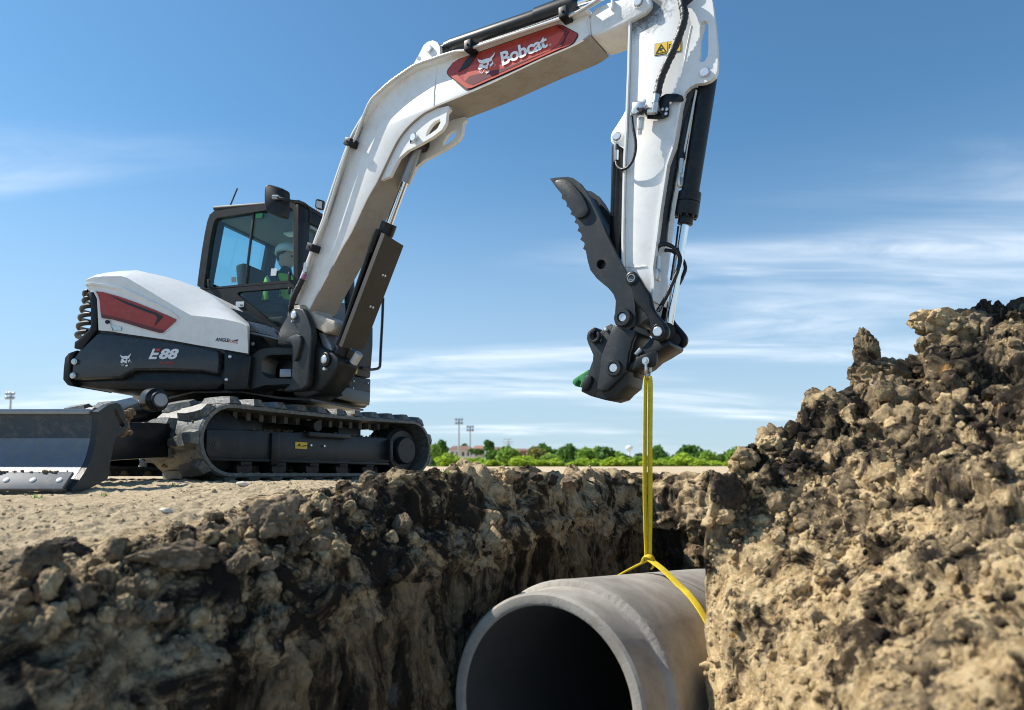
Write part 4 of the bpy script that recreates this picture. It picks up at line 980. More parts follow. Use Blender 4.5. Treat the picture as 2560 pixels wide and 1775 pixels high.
# black panel in front of the hood, bolts, swing bracket
pan2 = prism('front_panel', HR.pts('e7', [(0, 760), (380, 845), (460, 865), (440, 1000), (400, 1300), (380, 1420), (0, 1430)], -0.02), HB * 0.5, 'black_paint', EX, bevel=0.01)
for q in ((103, 875), (42, 1257)):
    c = HR.hit(px('e7', *q), -0.02); lathe('panel_bolt', c, c + HN, [(0, .014), (.006, .014), (.009, .008)], 'pin_steel', pan2, 12)
prism('panel_rear', HR.pts('e7', [(405, 480), (900, 590), (1140, 640), (1140, 1300), (600, 1360), (420, 1300)], -0.45), HB * 0.1, 'black_paint', EX, bevel=0.01)
c = HR.hit(px('e7', 482, 665), -0.44); lathe('panel_bolt', c, c + HN, [(0, .016), (.006, .016), (.009, .008)], 'pin_steel', EX, 12)
brk = prism('swing_bracket', HR.pts('e7', [(470, 850), (590, 760), (720, 728), (940, 724), (1140, 740), (1200, 1000), (1140, 1330), (700, 1345), (540, 1390), (440, 1420), (470, 1250), (490, 1000)], -0.08), HB * 0.28, 'charcoal', EX,
            holes=[HR.pts('e7', [(690, 870), (800, 842), (1130, 838), (1130, 1240), (760, 1238), (660, 1190), (625, 1120), (632, 1000), (650, 920)], -0.08)], smooth=30)
box('swing_stop', HR.hit(px('e7', 1060, 1160), -0.15), (HB, UZ, HB.cross(UZ)), (0.05, 0.035, 0.05), 'worn_steel', brk, 0.006)
# vent grille below the cab: frame and slats
vq = HR.pts('e7', [(405, 470), (900, 592), (905, 470), (820, 385), (640, 290), (430, 170), (300, 262)], -0.34)
vg = prism('vent_grille', vq, HB * 0.02, 'decal_black', EX)
for k in range(9):
    t = k / 8; a = Vector(HR.hit(px('e7', 330 + 80 * t, 272 + 150 * t), -0.335)); b = Vector(HR.hit(px('e7', 820 + 82 * t, 392 + 158 * t), -0.335))
    beam('vent_slat', a, b, HN, 0.006, 0.006, 'worn_steel', vg, 0.0)
for k in range(3):
    a = HR.hit(px('e7', 430 + 190 * k, 310 + 40 * k), -0.325); b = HR.hit(px('e7', 570 + 210 * k, 455 + 45 * k), -0.325); beam('vent_stay', a, b, HN, 0.005, 0.012, 'worn_steel', vg, 0.0)
prism('vent_ledge', HR.pts('e7', [(100, 60), (430, 168), (640, 286), (825, 380), (905, 462), (900, 480), (800, 395), (600, 310), (300, 262)], -0.32), HB * 0.06, 'charcoal', EX, bevel=0.005)
prism('vent_sill', HR.pts('e7', [(440, 455), (890, 560), (895, 592), (500, 505), (440, 490)], -0.32), HB * 0.05, 'worn_steel', EX, bevel=0.004)

# ---- cab
cabo = [(172, 1135), (176, 1090), (190, 980), (215, 800), (245, 620), (272, 490), (296, 425), (340, 388), (560, 355), (840, 315), (1000, 302), (1090, 300), (1142, 312), (1166, 345), (1172, 600), (1176, 1075), (1168, 1100), (700, 1135), (235, 1172)]
cabh = [(238, 1140), (244, 1080), (262, 950), (298, 680), (326, 540), (346, 478), (376, 456), (560, 425), (740, 398), (900, 374), (1050, 352), (1108, 356), (1128, 382), (1132, 600), (1136, 1076), (700, 1110), (300, 1152), (256, 1160)]
cab = prism('cab', CP.pts('c2', cabo), CL * 0.07, 'black_plastic', EX, holes=[CP.pts('c2', cabh)])
prism('cab_side_frame', CP.pts('c2', cabo, -0.98), CL * 0.05, 'black_plastic', cab, holes=[CP.pts('c2', cabh, -0.98)])
# the far frame is the same frame, one cab width across
far = bpy.data.objects[[o.name for o in bpy.data.objects if o.name.startswith('cab_side_frame')][0]]
far.data = cab.data.copy(); far.data.transform(Matrix.Translation(CL * 0.95))
gsh = CP.pts('c2', cabh, -0.03)
win = vmesh('side_window', gsh, [list(range(len(gsh)))], 'cab_glass', cab)
vmesh('far_window', [p + CL * 0.95 for p in gsh], [list(range(len(gsh)))], 'cab_glass', cab)
beam('window_divider', CP.hit(px('c2', 740, 398), -0.02), CP.hit(px('c2', 652, 1124), -0.02), CR, 0.022, 0.02, 'decal_black', win, 0.003)
beam('window_divider', CP.hit(px('c2', 740, 398), -0.02) + CL * .95, CP.hit(px('c2', 652, 1124), -0.02) + CL * .95, CR, 0.012, 0.02, 'decal_black', win, 0.003)
# lower side: dark panel with the corner light
lowo = [(236, 1178), (700, 1140), (1168, 1104), (1172, 1240), (1160, 1420), (1100, 1500), (990, 1600), (700, 1560), (420, 1420), (236, 1300)]
lowh = [(585, 1196), (700, 1186), (1120, 1150), (1124, 1330), (1100, 1420), (1000, 1545), (960, 1545), (880, 1480), (760, 1370), (620, 1262), (570, 1218)]
lowp = prism('cab_lower_panel', CP.pts('c2', lowo), CL * 0.05, 'black_plastic', EX, holes=[CP.pts('c2', lowh)])
gl = CP.pts('c2', lowh, -0.02); vmesh('lower_window', gl, [list(range(len(gl)))], 'cab_glass', lowp)
decal('panel_sticker', CP.pts('c2', [(560, 1294), (642, 1292), (638, 1348), (556, 1350)]), CR, 'plate_white', lowp)
decal('sticker_print', CP.pts('c2', [(602, 1322), (634, 1322), (632, 1336), (602, 1338)]), CR, 'cab_liner', lowp, 0.005)
decal('window_sticker', CP.pts('c2', [(912, 964), (970, 962), (960, 1034), (906, 1036)], -0.02), CR, 'plate_white', win)
decal('window_sticker', CP.pts('c2', [(516, 1050), (564, 1046), (562, 1100), (514, 1104)], -0.02), CR, 'cab_liner', win)
decal('window_sticker', CP.pts('c2', [(756, 418), (826, 410), (822, 456), (756, 462)], -0.02), CR, 'hook_green', win)
for q in ((286, 1072, 290, 1150), (1094, 1000, 1088, 1078), (1092, 1150, 1086, 1220)):
    beam('window_handle', CP.hit(px('c2', q[0], q[1]), 0.01), CP.hit(px('c2', q[2], q[3]), 0.01), CR, 0.024, 0.02, 'decal_black', cab, 0.004)
# front: corner post, top, left post, glass, lower panel
tf = CP.hit(px('c2', 1168, 330)); bf = CP.hit(px('c2', 1172, 1090)); tr_ = CP.hit(px('c2', 320, 392)); br_ = CP.hit(px('c2', 180, 1120))
fo = CF * 0.02
def fpt(l, t): return tf * (1 - t) + bf * t + CL * l + fo        # across, down
def strip(name, quad, d, mat, parent, bev=0.008): return prism(name, quad, d, mat, parent, bevel=bev)
strip('front_post', [fpt(0.0, -0.01), fpt(0.17, -0.01), fpt(0.17, 1.7), fpt(0.0, 1.7)], -CF * 0.07, 'black_plastic', cab)
strip('front_post', [fpt(0.89, -0.01), fpt(1.0, -0.01), fpt(1.0, 1.9), fpt(0.89, 1.9)], -CF * 0.07, 'black_plastic', cab)
strip('front_header', [fpt(0.17, -0.01), fpt(0.89, -0.01), fpt(0.89, 0.15), fpt(0.17, 0.15)], -CF * 0.07, 'black_plastic', cab)
beam('window_rail', fpt(0.17, 0.21) + CF * .005, fpt(0.89, 0.21) + CF * .005, UZ, 0.02, 0.03, 'worn_steel', cab, 0.004)
fw = vmesh('front_window', [fpt(.16, .14) - CF * .03, fpt(.9, .14) - CF * .03, fpt(.9, 1.7) - CF * .03, fpt(.16, 1.7) - CF * .03], [[0, 1, 2, 3]], 'cab_glass', cab)
beam('wiper', fpt(0.22, 0.9) + CF * .01, fpt(0.36, 0.22) + CF * .01, CF, 0.014, 0.014, 'decal_black', cab, 0.002)
# roof and rear, lining
rf = [tf + fo, tf + CL * 1.0 + fo, tr_ + CL * 1.0, tr_]
prism('roof', [p + UZ * 0.01 for p in rf], UZ * 0.05, 'black_plastic', EX, bevel=0.02)
prism('roof_lining', [p + CL * (0.07 if i in (0, 3) else -0.07) - UZ * 0.075 for i, p in enumerate(rf)], UZ * 0.04, 'cab_liner', EX)
box('roof_lamp', tr_ * 0.45 + tf * 0.55 + CL * 0.55 - UZ * 0.085, (CF, CL, UZ), (0.07, 0.05, 0.012), 'plate_white', cab, 0.004)
rq = [tr_ + CL * 0.06, tr_ + CL * 0.94, br_ + CL * 0.94 + UZ * -0.02, br_ + CL * 0.06 - UZ * 0.02]
def lerp2(u, v): return (rq[0] * (1 - u) + rq[1] * u) * (1 - v) + (rq[3] * (1 - u) + rq[2] * u) * v
prism('rear_frame', rq, CF * 0.05, 'black_plastic', cab, holes=[[lerp2(.1, .12), lerp2(.9, .12), lerp2(.9, .93), lerp2(.1, .93)]])
vmesh('rear_window', [lerp2(.08, .1), lerp2(.92, .1), lerp2(.92, .95), lerp2(.08, .95)], [[0, 1, 2, 3]], 'cab_glass', cab)
# sides below and cab floor
prism('cab_floor', [bf + CL * 0.03 - UZ * 0.75, bf + CL * 1.0 - UZ * 0.75, br_ + CL * 1.0 - UZ * 0.75, br_ + CL * 0.03 - UZ * 0.75], UZ * 0.05, 'black_plastic', EX)
prism('cab_left_panel', [bf + CL * 1.0, br_ + CL * 1.0, br_ + CL * 1.0 - UZ * 1.0, bf + CL * 1.0 - UZ * 1.0], CR * 0.04, 'black_plastic', EX)
prism('cab_rear_panel', [br_ + CL * 0.03, br_ + CL * 0.97, br_ + CL * 0.97 - UZ * 0.9, br_ + CL * 0.03 - UZ * 0.9], CF * 0.04, 'black_plastic', EX)
# left front: lower skirt with step and handle
FP = Plane(bf + CF * 0.10, CF)
sk = prism('front_skirt', FP.pts('c3', [(1368, 470), (1366, 700), (1335, 1090), (1210, 1065), (1000, 1020), (1000, 600)]), -CF * 0.2, 'black_plastic', EX, bevel=0.012)
sk2 = prism('front_skirt', FP.pts('c3', [(1340, 1100), (1335, 1380), (1278, 1452), (1100, 1440), (700, 1415), (440, 1390), (440, 1300), (900, 1150), (1060, 1050)], -0.01), -CF * 0.25, 'black_plastic', EX, bevel=0.012)
for q in ((1304, 1148), (1274, 1366), (1133, 1126), (1126, 1210)):
    c = FP.hit(px('c3', *q)); lathe('skirt_bolt', c, c + CF, [(0, .010), (.006, .010), (.008, .006)], 'zinc_steel', sk2, 10)
sweep('step_handle', FP.pts('c3', [(1118, 1078), (1060, 1062), (1030, 1090), (1022, 1180), (1024, 1270), (1050, 1305), (1100, 1300)], 0.05), 0.013, 'worn_steel', sk2, 8)
cyl('handle_roll', FP.hit(px('c3', 1078, 1110), 0.04), FP.hit(px('c3', 1072, 1270), 0.04), 0.022, 'charcoal', sk2, 14)
wl_ = decal('warning_label', FP.pts('c3', [(1050, 940), (1176, 966), (1172, 1036), (1044, 1014)], 0.003), CF, 'warning_yellow', sk)
decal('label_mark', FP.pts('c3', [(1078, 1006), (1098, 960), (1118, 1012)], 0.006), CF, 'decal_black', wl_)
decal('label_mark', FP.pts('c3', [(1132, 974), (1164, 980), (1160, 1016), (1128, 1010)], 0.006), CF, 'orange_red', wl_)
sweep('mirror_rail', FP.pts('c3', [(1488, 120), (1478, 400), (1462, 700), (1452, 920), (1440, 960), (1410, 978), (1330, 986), (1230, 965)], 0.02), 0.016, 'black_plastic', EX, 10)
# mirror, arm, lamp, aerial
MP = Plane(CP.hit(px('c2', 1000, 320), 0.22), Vector((-0.12, -1, 0.05)))
mir = prism('mirror', crom(MP.pts('c2', [(846, 145), (870, 124), (905, 126), (1010, 158), (1032, 190), (1030, 300), (1028, 425), (1000, 440), (930, 426), (862, 395), (842, 350), (838, 240)]), 2, True), (0.04, 0.085, 0.0), 'black_plastic', EX, bevel=0.012, seg=3)
cyl('mirror_clamp', MP.hit(px('c2', 925, 250), 0.03), MP.hit(px('c2', 985, 252), 0.03), 0.022, 'worn_steel', mir, 14)
sweep('mirror_arm', [MP.hit(px('c2', 975, 252), 0.04), MP.hit(px('c2', 1090, 285), 0.03), fpt(0.08, -0.03) + CF * 0.03 + CR * .05, fpt(0.12, 0.02) + CF * 0.04, fpt(0.12, 0.18) + CF * 0.03], 0.014, 'black_plastic', mir, 8)
wp = fpt(0.36, -0.03)
LP_ = Plane(wp + CF * 0.05, Vector((0.25, -1, -0.25)))
lamp = prism('work_lamp', LP_.pts('c2', [(1352, 275), (1372, 268), (1425, 285), (1433, 300), (1425, 372), (1410, 382), (1355, 362), (1346, 345)]), (0.0, 0.06, 0.02), 'black_plastic', EX, bevel=0.006)
decal('lamp_lens', LP_.pts('c2', [(1362, 284), (1418, 296), (1414, 366), (1358, 350)]), LP_.n, 'lamp_glass', lamp, 0.002)
cyl('lamp_foot', LP_.hit(px('c2', 1372, 372), -.03), LP_.hit(px('c2', 1366, 412), -.03), 0.022, 'zinc_steel', lamp, 12)
lathe('beacon_dome', tf * 0.75 + tr_ * 0.25 + CL * 0.45 + UZ * 0.05, tf * 0.75 + tr_ * 0.25 + CL * 0.45 + UZ * 0.2, [(0, .09), (.03, .085), (.05, .06), (.06, .01)], 'black_plastic', EX, 20)
AN = Plane(tr_ + CL * 0.25, CR); cyl('aerial', AN.hit(px('c2', 492, 358)), AN.hit(px('c2', 573, 162)), 0.008, 'decal_black', EX, 8)
# seat inside
seat_c = br_ * 0.52 + bf * 0.48 + CL * 0.52
box('seat', seat_c - UZ * 0.36, (CF, CL, UZ), (0.25, 0.25, 0.07), 'seat_cloth', EX, 0.03)
box('seat_back', seat_c - CF * 0.27 - UZ * 0.02, (CF + UZ * 0.15, CL, UZ - CF * 0.15), (0.06, 0.23, 0.34), 'seat_cloth', EX, 0.03)
for s_ in (-0.33, 0.33): box('joystick_console', seat_c + CF * 0.16 + CL * s_ - UZ * 0.24, (CF, CL, UZ), (0.18, 0.05, 0.05), 'black_plastic', EX, 0.02)

# ---- boom, arm, cylinders: all in one upright plane
B_ = math.radians(34)
BD = Vector((math.cos(B_), -math.sin(B_), 0)); BN = Vector((-math.sin(B_), -math.cos(B_), 0))
BP = Plane((-1.84, 5.9, 0), BN)
def bq(k, lst, off): return BP.pts(k, lst, off)
def b1(k, x, y, off): return BP.hit(px(k, x, y), off)
def pin(name, k, q, off, r, parent, mat='pin_steel', depth=0.02, ring=None, ring_mat='charcoal', ring_h=0.012):
    c = b1(k, *q, off)
    if ring: lathe(name + '_boss', c - BN * 0.03, c + BN, [(0, ring), (0.03 + ring_h * .6, ring), (0.03 + ring_h, ring * .9), (0.03 + ring_h, r * 1.15), (0.03 + ring_h * .3, r * 1.12)], ring_mat, parent, 32)
    return lathe(name, c - BN * 0.03, c + BN, [(0, r), (0.03 + depth - .003, r), (0.03 + depth, r * 0.86)], mat, parent, 24)
BO = 0.12
upper = [px('c16', 165, 838), px('c16', 255, 600), px('c16', 330, 400), px('c16', 400, 210), px('c16', 480, 0), px('c15', 440, 1180), px('c15', 550, 850), px('c15', 640, 600), px('c15', 705, 460), px('c15', 800, 310),
         px('c6', 330, 935), px('c6', 440, 812), px('c6', 560, 705), px('c6', 680, 634), px('c6', 800, 588), px('c6', 900, 556), px('c6', 1060, 510), px('c6', 1300, 430), px('c6', 1600, 330), px('c6', 1900, 228), px('c6', 2195, 128), px('c7', 490, 148)]
lower = [px('c7', 505, 352), px('c6', 2100, 392), px('c6', 1800, 520), px('c6', 1500, 662), px('c6', 1300, 755), px('c6', 1080, 848), px('c6', 900, 920), px('c6', 820, 958), px('c6', 740, 1000), px('c6', 640, 1082), px('c6', 560, 1170), px('c6', 500, 1260), px('c6', 430, 1400), px('c15', 860, 910),
         px('c15', 780, 1050), px('c15', 640, 1350), px('c16', 640, 255), px('c16', 560, 410), px('c16', 430, 650), px('c16', 300, 900)]
foot_ = [px('c16', 300, 905), px('c16', 170, 850)]
boom = prism('boom', crom([BP.hit(q, BO) for q in upper], 3) + crom([BP.hit(q, BO) for q in lower], 3) + [BP.hit(px('c16', 255, 850), BO)], -BN * 2 * BO, 'white_paint', EX, bevel=0.010, seg=2)
# top and bottom flange plates stand proud of the side plates
def flange(name, line, w, th, parent, mat='white_paint', over=0.02, inward=1):
    """strip following a polyline of pixels on the boom's near face, running across the whole boom"""
    P = crom([BP.hit(q, BO) for q in line], 3); bm = bmesh.new(); rings = []
    for i, p in enumerate(P):
        d = (P[min(i + 1, len(P) - 1)] - P[max(i - 1, 0)]).normalized(); nrm = d.cross(BN).normalized() * inward
        rings.append([bm.verts.new(p + BN * over + nrm * 0.0), bm.verts.new(p + BN * over + nrm * th), bm.verts.new(p - BN * (2 * BO + over) + nrm * th), bm.verts.new(p - BN * (2 * BO + over))])
    for r0, r1 in zip(rings, rings[1:]):
        for k in range(4): bm.faces.new([r0[k], r0[(k + 1) % 4], r1[(k + 1) % 4], r1[k]])
    bm.faces.new(rings[0]); bm.faces.new(rings[-1])
    return finish(name, bm, mat, parent, 30)
up_d = 1 if (crom([BP.hit(upper[5], 0), BP.hit(upper[6], 0)], 1)[1] - BP.hit(upper[5], 0)).cross(BN).z > 0 else -1
flange('top_plate', upper, 0, 0.012, boom, over=0.052, inward=up_d)
flange('bottom_plate', lower, 0, 0.012, boom, 'dirty_shaded_white', over=0.012, inward=up_d)
# cast tip and foot
tip = prism('boom_tip', bq('c7', [(490, 190), (520, 110), (560, 70), (640, 36), (720, 10), (860, -20), (1000, -80), (1090, -40), (1112, 30), (1090, 80), (1040, 125), (940, 180), (820, 245), (720, 290), (600, 340), (510, 360)], BO + 0.008), -BN * (2 * BO + 0.016), 'cast_white', boom, bevel=0.014, seg=3)
prism('tip_stop', bq('c7', [(705, -10), (725, -10), (728, 80), (706, 100)], BO + 0.03), -BN * 0.04, 'cast_white', tip, bevel=0.004)
pin('tip_pin', 'c7', (985, 28), BO + 0.01, 0.026, tip, ring=0.036, ring_mat='cast_white', ring_h=0.006)
ftb = lathe('boom_foot', b1('c3', 460, 330, -0.13), b1('c3', 460, 330, 0.11), [(0, .085), (.24, .085)], 'cast_white', boom, 30)
prism('foot_casting', bq('c3', [(430, 240), (540, 180), (620, 200), (660, 300), (900, 400), (900, 480), (860, 530), (780, 545), (700, 500), (560, 420), (430, 380)], 0.10), -BN * 0.20, 'foot_shade_white', boom, bevel=0.012)
# weld seams across the side plate
for a, b in (((862, 585), (830, 945)), ((2190, 165), (2212, 325))):
    sweep('weld_seam', [b1('c6', *a, BO), b1('c6', (a[0] + b[0]) / 2 - 6, (a[1] + b[1]) / 2, BO), b1('c6', *b, BO)], 0.005, 'cast_white', boom, 6, 4)
# lug plates for the lift cylinder, near and far, with loops
lug_px = [(600, 1000), (740, 990), (960, 935), (972, 965), (945, 1000), (935, 1090), (900, 1150), (820, 1210), (700, 1280), (600, 1330), (520, 1400), (440, 1560), (360, 1594), (430, 1400), (500, 1260), (560, 1120)]
loop_px = [(885, 1052), (890, 1085), (860, 1140), (800, 1185), (757, 1212), (770, 1160), (800, 1110), (840, 1072)]
for off in (BO, -BO + 0.03):
    lg = prism('cylinder_lug', bq('c6', lug_px, BO - .010), -BN * 0.03, 'white_paint', boom, holes=[bq('c6', loop_px, BO - .010)], smooth=30)
    if off != BO: lg.location = -BN * (2 * BO - 0.05)
pin('lug_pin', 'c6', (658, 1222), BO, 0.029, boom)
lathe('lug_cross_tube', b1('c6', 690, 1250, 0.08), b1('c6', 690, 1250, -0.09), [(0, .06), (.17, .06)], 'decal_black', boom, 24)
# ears for the arm cylinder on top
ear_px = [(640, 585), (700, 480), (740, 400), (775, 370), (820, 357), (860, 372), (882, 410), (885, 478), (760, 560)]
ear_hole = [(700 + 18 * math.cos(t), 517 + 20 * math.sin(t)) for t in np.linspace(0, 6.28, 13)[:-1]]
for off in (0.085, -0.055):
    prism('cylinder_ear', bq('c6', ear_px, off), -BN * 0.03, 'white_paint', boom, holes=[bq('c6', ear_hole, off)], smooth=30)
pin('ear_pin', 'c6', (796, 440), 0.085, 0.026, boom)
# arm cylinder on the boom back
A0, A1 = b1('c6', 900, 440, 0.0), b1('c6', 2095, 40, 0.0); AL = (A1 - A0).length
ac = lathe('arm_cylinder', A0, A1, [(0, .036), (.05, .036), (.05, .046), (.09, .050), (.11, .053), (AL * .73, .055), (AL * .735, .064), (AL * .93, .070), (AL, .070), (AL, .028)], 'black_paint', EX, 32)
A2 = A1 + (A1 - A0) * 0.9; cyl('arm_cylinder_rod', A1 - (A1 - A0) * .02, A2, 0.028, 'chrome', ac, 20)
sweep('cylinder_line', [b1('c6', 1240, 395, 0.03), b1('c6', 1500, 310, 0.05), b1('c6', 1800, 205, 0.05), b1('c6', 2000, 130, 0.04)], 0.016, 'hose_rubber', ac, 8)
# steel lines along the boom with clamps
t_px = [px('c16', 270, 470), px('c16', 330, 290), px('c16', 460, -30), px('c15', 590, 640), px('c15', 640, 530), px('c6', 130, 1230), px('c6', 250, 930), px('c6', 340, 820), px('c6', 460, 715), px('c6', 580, 630), px('c6', 680, 570), px('c6', 850, 510), px('c6', 1000, 462), px('c6', 1060, 452), px('c6', 1120, 448), px('c6', 1200, 415), px('c6', 1600, 282), px('c6', 2000, 150), px('c6', 2110, 105), px('c6', 2300, -10)]
for off, dy in ((BO + 0.055, 0), (BO + 0.02, 4)):
    Q = [BP.hit((x + dy * .4, y + dy * .6), off) for x, y in t_px]; bm = None
    sweep('hydraulic_line', Q, 0.0115, 'tube_steel', boom, 8, 3)
for k, q in (('c15', (630, 560)), ('c15', (295, 1490)), ('c6', (1160, 420)), ('c6', (2000, 132))):
    c = b1(k, *q, BO + 0.045); d = BD if k == 'c6' and q[0] > 1000 else (BD * 0.4 + UZ * 0.9).normalized()
    cb = box('line_clamp', c, (BN, d, BN.cross(d)), (0.045, 0.030, 0.036), 'black_plastic', boom, 0.006)
    cyl('clamp_bolt', c + BN * 0.04, c + BN * 0.052, 0.008, 'decal_black', cb, 8)
for (xa, ya, xb, yb, r_, m_) in ((262, 430, 250, 520, 0.020, 'zinc_steel'), (258, 520, 228, 560, 0.017, 'zinc_steel'), (252, 540, 215, 610, 0.019, 'violet_band')):
    cyl('line_fitting', b1('c16', xa, ya, BO + .05), b1('c16', xb, yb, BO + .05), r_, m_, boom, 8)
sweep('boom_hose', [b1('c16', 225, 590, BO + .05), b1('c16', 175, 690, BO + .06), b1('c16', 130, 790, BO + .05), b1('c16', 112, 900, BO + .0), b1('c16', 150, 1010, -0.1)], 0.024, 'hose_rubber', boom, 12, 8, 0.06)
# big decal
e2o = [(112, 830), (128, 790), (205, 690), (300, 625), (1860, 80), (1920, 76), (1970, 90), (2200, 210), (2216, 240), (2205, 280), (2150, 370), (2080, 420), (520, 1110), (440, 1134), (400, 1120), (135, 890), (116, 862)]
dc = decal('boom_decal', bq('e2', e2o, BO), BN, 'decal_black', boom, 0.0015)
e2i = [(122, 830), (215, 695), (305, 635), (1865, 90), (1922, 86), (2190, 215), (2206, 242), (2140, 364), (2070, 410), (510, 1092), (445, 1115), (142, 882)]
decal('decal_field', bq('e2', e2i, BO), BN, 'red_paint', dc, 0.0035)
decal('decal_orange_area', bq('e2', [(385, 960), (480, 750), (1300, 480), (1920, 210), (1985, 200), (1990, 225), (1900, 380), (1760, 500), (540, 1045), (470, 1040)], BO), BN, 'orange_red', dc, 0.0055)  # orange-red area in the middle of the decal
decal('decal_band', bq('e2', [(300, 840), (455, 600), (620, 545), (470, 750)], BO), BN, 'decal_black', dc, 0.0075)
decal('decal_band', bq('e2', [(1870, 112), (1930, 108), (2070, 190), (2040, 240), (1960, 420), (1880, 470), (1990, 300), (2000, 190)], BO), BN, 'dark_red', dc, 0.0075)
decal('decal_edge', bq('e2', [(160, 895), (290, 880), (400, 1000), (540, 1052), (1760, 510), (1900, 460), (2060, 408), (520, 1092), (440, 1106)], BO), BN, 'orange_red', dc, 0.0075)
decal('decal_dark_strip', bq('e2', [(480, 905), (1100, 760), (1760, 500), (540, 1045), (470, 1040), (410, 990)], BO), BN, 'dark_red', dc, 0.0077)  # dark red strip along the lower part of the decal
letters('decal_letters', 'Bobcat', quad_map(BP, 'e2', (1012, 752), (1742, 445), (1712, 238), (978, 535), BO), 'decal_white', dc, BN, 0.03, 0.0130, 0, 0.95)
letters('decal_mark', '®', quad_map(BP, 'e2', (1756, 440), (1798, 425), (1796, 388), (1754, 402), BO), 'decal_white', dc, BN, 0.0, 0.0130)
emblem('decal_emblem', dc, BN * 3.2, lambda x, y: b1('e1', x, y, BO))

# ---- lift cylinder under the boom
L0, L1 = b1('c15', 1235, 560, -0.0), b1('c3', 960, 850, 0.0); LD = (L1 - L0); LL = LD.length; LDn = LD.normalized()
tG = ((b1('c15', 985, 1290, 0) - L0).dot(LDn))
t_sl = ((b1('c15', 1140, 920, 0) - L0).dot(LDn))
lc = lathe('lift_cylinder', L0 + LDn * (tG - 0.01), L1, [(0, .032), (0, .062), (.09, .062), (.09, .058), (LL - tG - .12, .058), (LL - tG - .10, .066), (LL - tG, .066)], 'black_paint', EX, 32)
cyl('lift_rod', L0 + LDn * (t_sl - .01), L0 + LDn * (tG + .05), 0.027, 'chrome', lc, 24)
lathe('rod_sleeve', L0 + LDn * 0.03, L0 + LDn * t_sl, [(0, .036), (t_sl - .03, .036)], 'worn_steel', lc, 24)
lathe('rod_eye', L0 - BN * 0.06, L0 + BN * 0.06, [(0, .05), (.12, .05)], 'decal_black', lc, 24)
g0, g1 = b1('c16', 1040, 138, 0.10), b1('c16', 612, 1268, 0.10); gd = (g1 - g0).normalized(); gn = gd.cross(BN).normalized(); gn = gn if gn.z < 0 else -gn
g0b, g1b = g0 + gd * 0.0, g1 + gd * 0.045
gp = prism('cylinder_guard', [g0, g0 - BN * 0.225 + gd * 0.03, g1 - BN * 0.225 - gd * 0.02, g1], gn * 0.006, 'guard_plate', EX, bevel=0.0)
prism('guard_side', [g0, g1, g1 - gn * 0.035, g0 - gn * 0.035], -BN * 0.006, 'guard_plate', gp)
for q in ((1022, 548), (1047, 556), (900, 862), (926, 872)):
    d_ = ray(*px('c16', *q)); pp = CAM + d_ * ((g0 + gn * .006 - CAM).dot(gn) / d_.dot(gn)); lathe('guard_bolt', pp, pp + gn, [(0, .010), (.004, .010), (.006, .006)], 'pin_steel', gp, 10)
# side pipe of the lift cylinder
p0_, p1_ = b1('c16', 905, 280, 0.075), b1('c16', 575, 1250, 0.075)
sp_ = lathe('cylinder_pipe', p0_, p1_, [(0, .020), ((p1_ - p0_).length - .05, .020), ((p1_ - p0_).length - .05, .026), ((p1_ - p0_).length, .026)], 'black_paint', lc, 16)
lathe('pipe_manifold', b1('c16', 985, 95, 0.075), b1('c16', 915, 290, 0.075), [(0, .030), (.08, .034), (.085, .031), (.17, .032), (.19, .024)], 'black_paint', lc, 14)
cyl('stay_wire', b1('c15', 1085, 900, 0.03), b1('c15', 935, 1290, 0.06), 0.004, 'decal_black', lc, 6)
cyl('rod_tail', b1('c3', 1200, 790, -0.02), b1('c3', 1130, 905, -0.02), 0.034, 'galvanised', lc, 16)

# ---- swing post (black casting at the boom foot)
cheek = [(440, 232), (390, 252), (352, 300), (300, 390), (232, 508), (216, 600), (212, 685), (300, 688), (385, 690), (395, 790), (397, 890), (382, 1010), (366, 1120), (345, 1178), (286, 1216), (290, 1256), (400, 1248), (500, 1232), (556, 1190), (578, 1130), (588, 1000), (606, 760), (624, 600), (622, 500), (590, 400), (556, 320), (510, 250)]
post = prism('swing_post', bq('c3', cheek, 0.175), -BN * 0.06, 'charcoal', EX, bevel=0.012, seg=3)
prism('swing_post_far', bq('c3', [(460, 232), (352, 300), (232, 508), (230, 685), (420, 690), (420, 900), (400, 1180), (560, 1190), (606, 760), (622, 500), (510, 250)], 0.175), -BN * 0.06, 'charcoal', post, bevel=0.01).location = -BN * 0.30
prism('post_block', bq('c3', [(560, 420), (640, 545), (690, 680), (790, 750), (870, 780), (940, 850), (945, 920), (880, 1060), (800, 1180), (720, 1262), (560, 1230), (500, 1100), (520, 700)], 0.11), -BN * 0.22, 'black_paint', EX, bevel=0.015)
prism('post_hook', bq('c3', [(286, 640), (360, 585), (430, 558), (478, 572), (496, 615), (480, 700), (440, 850), (408, 888), (398, 800), (388, 700), (372, 664), (300, 660)], 0.205), -BN * 0.04, 'charcoal', post, bevel=0.008)
pin('post_pin', 'c3', (416, 328), 0.178, 0.032, post, depth=0.014)
pin('post_bolt', 'c3', (404, 408), 0.178, 0.008, post, 'pin_steel')
pin('cylinder_pin', 'c3', (790, 868), 0.12, 0.034, post, ring=0.058, ring_mat='black_paint')
pin('post_bolt', 'c3', (792, 980), 0.12, 0.014, post, 'zinc_steel')
prism('post_trunk', bq('c3', [(420, 1000), (560, 1000), (720, 1262), (560, 1330), (400, 1300)], 0.10), -BN * 0.26, 'black_paint', post, bevel=0.012)
prism('post_clevis', bq('c3', [(880, 760), (1060, 800), (1095, 930), (1050, 1040), (930, 1150), (880, 1250), (700, 1290), (720, 1200), (880, 1000), (930, 900)], -0.10), -BN * 0.06, 'black_paint', post, bevel=0.012)
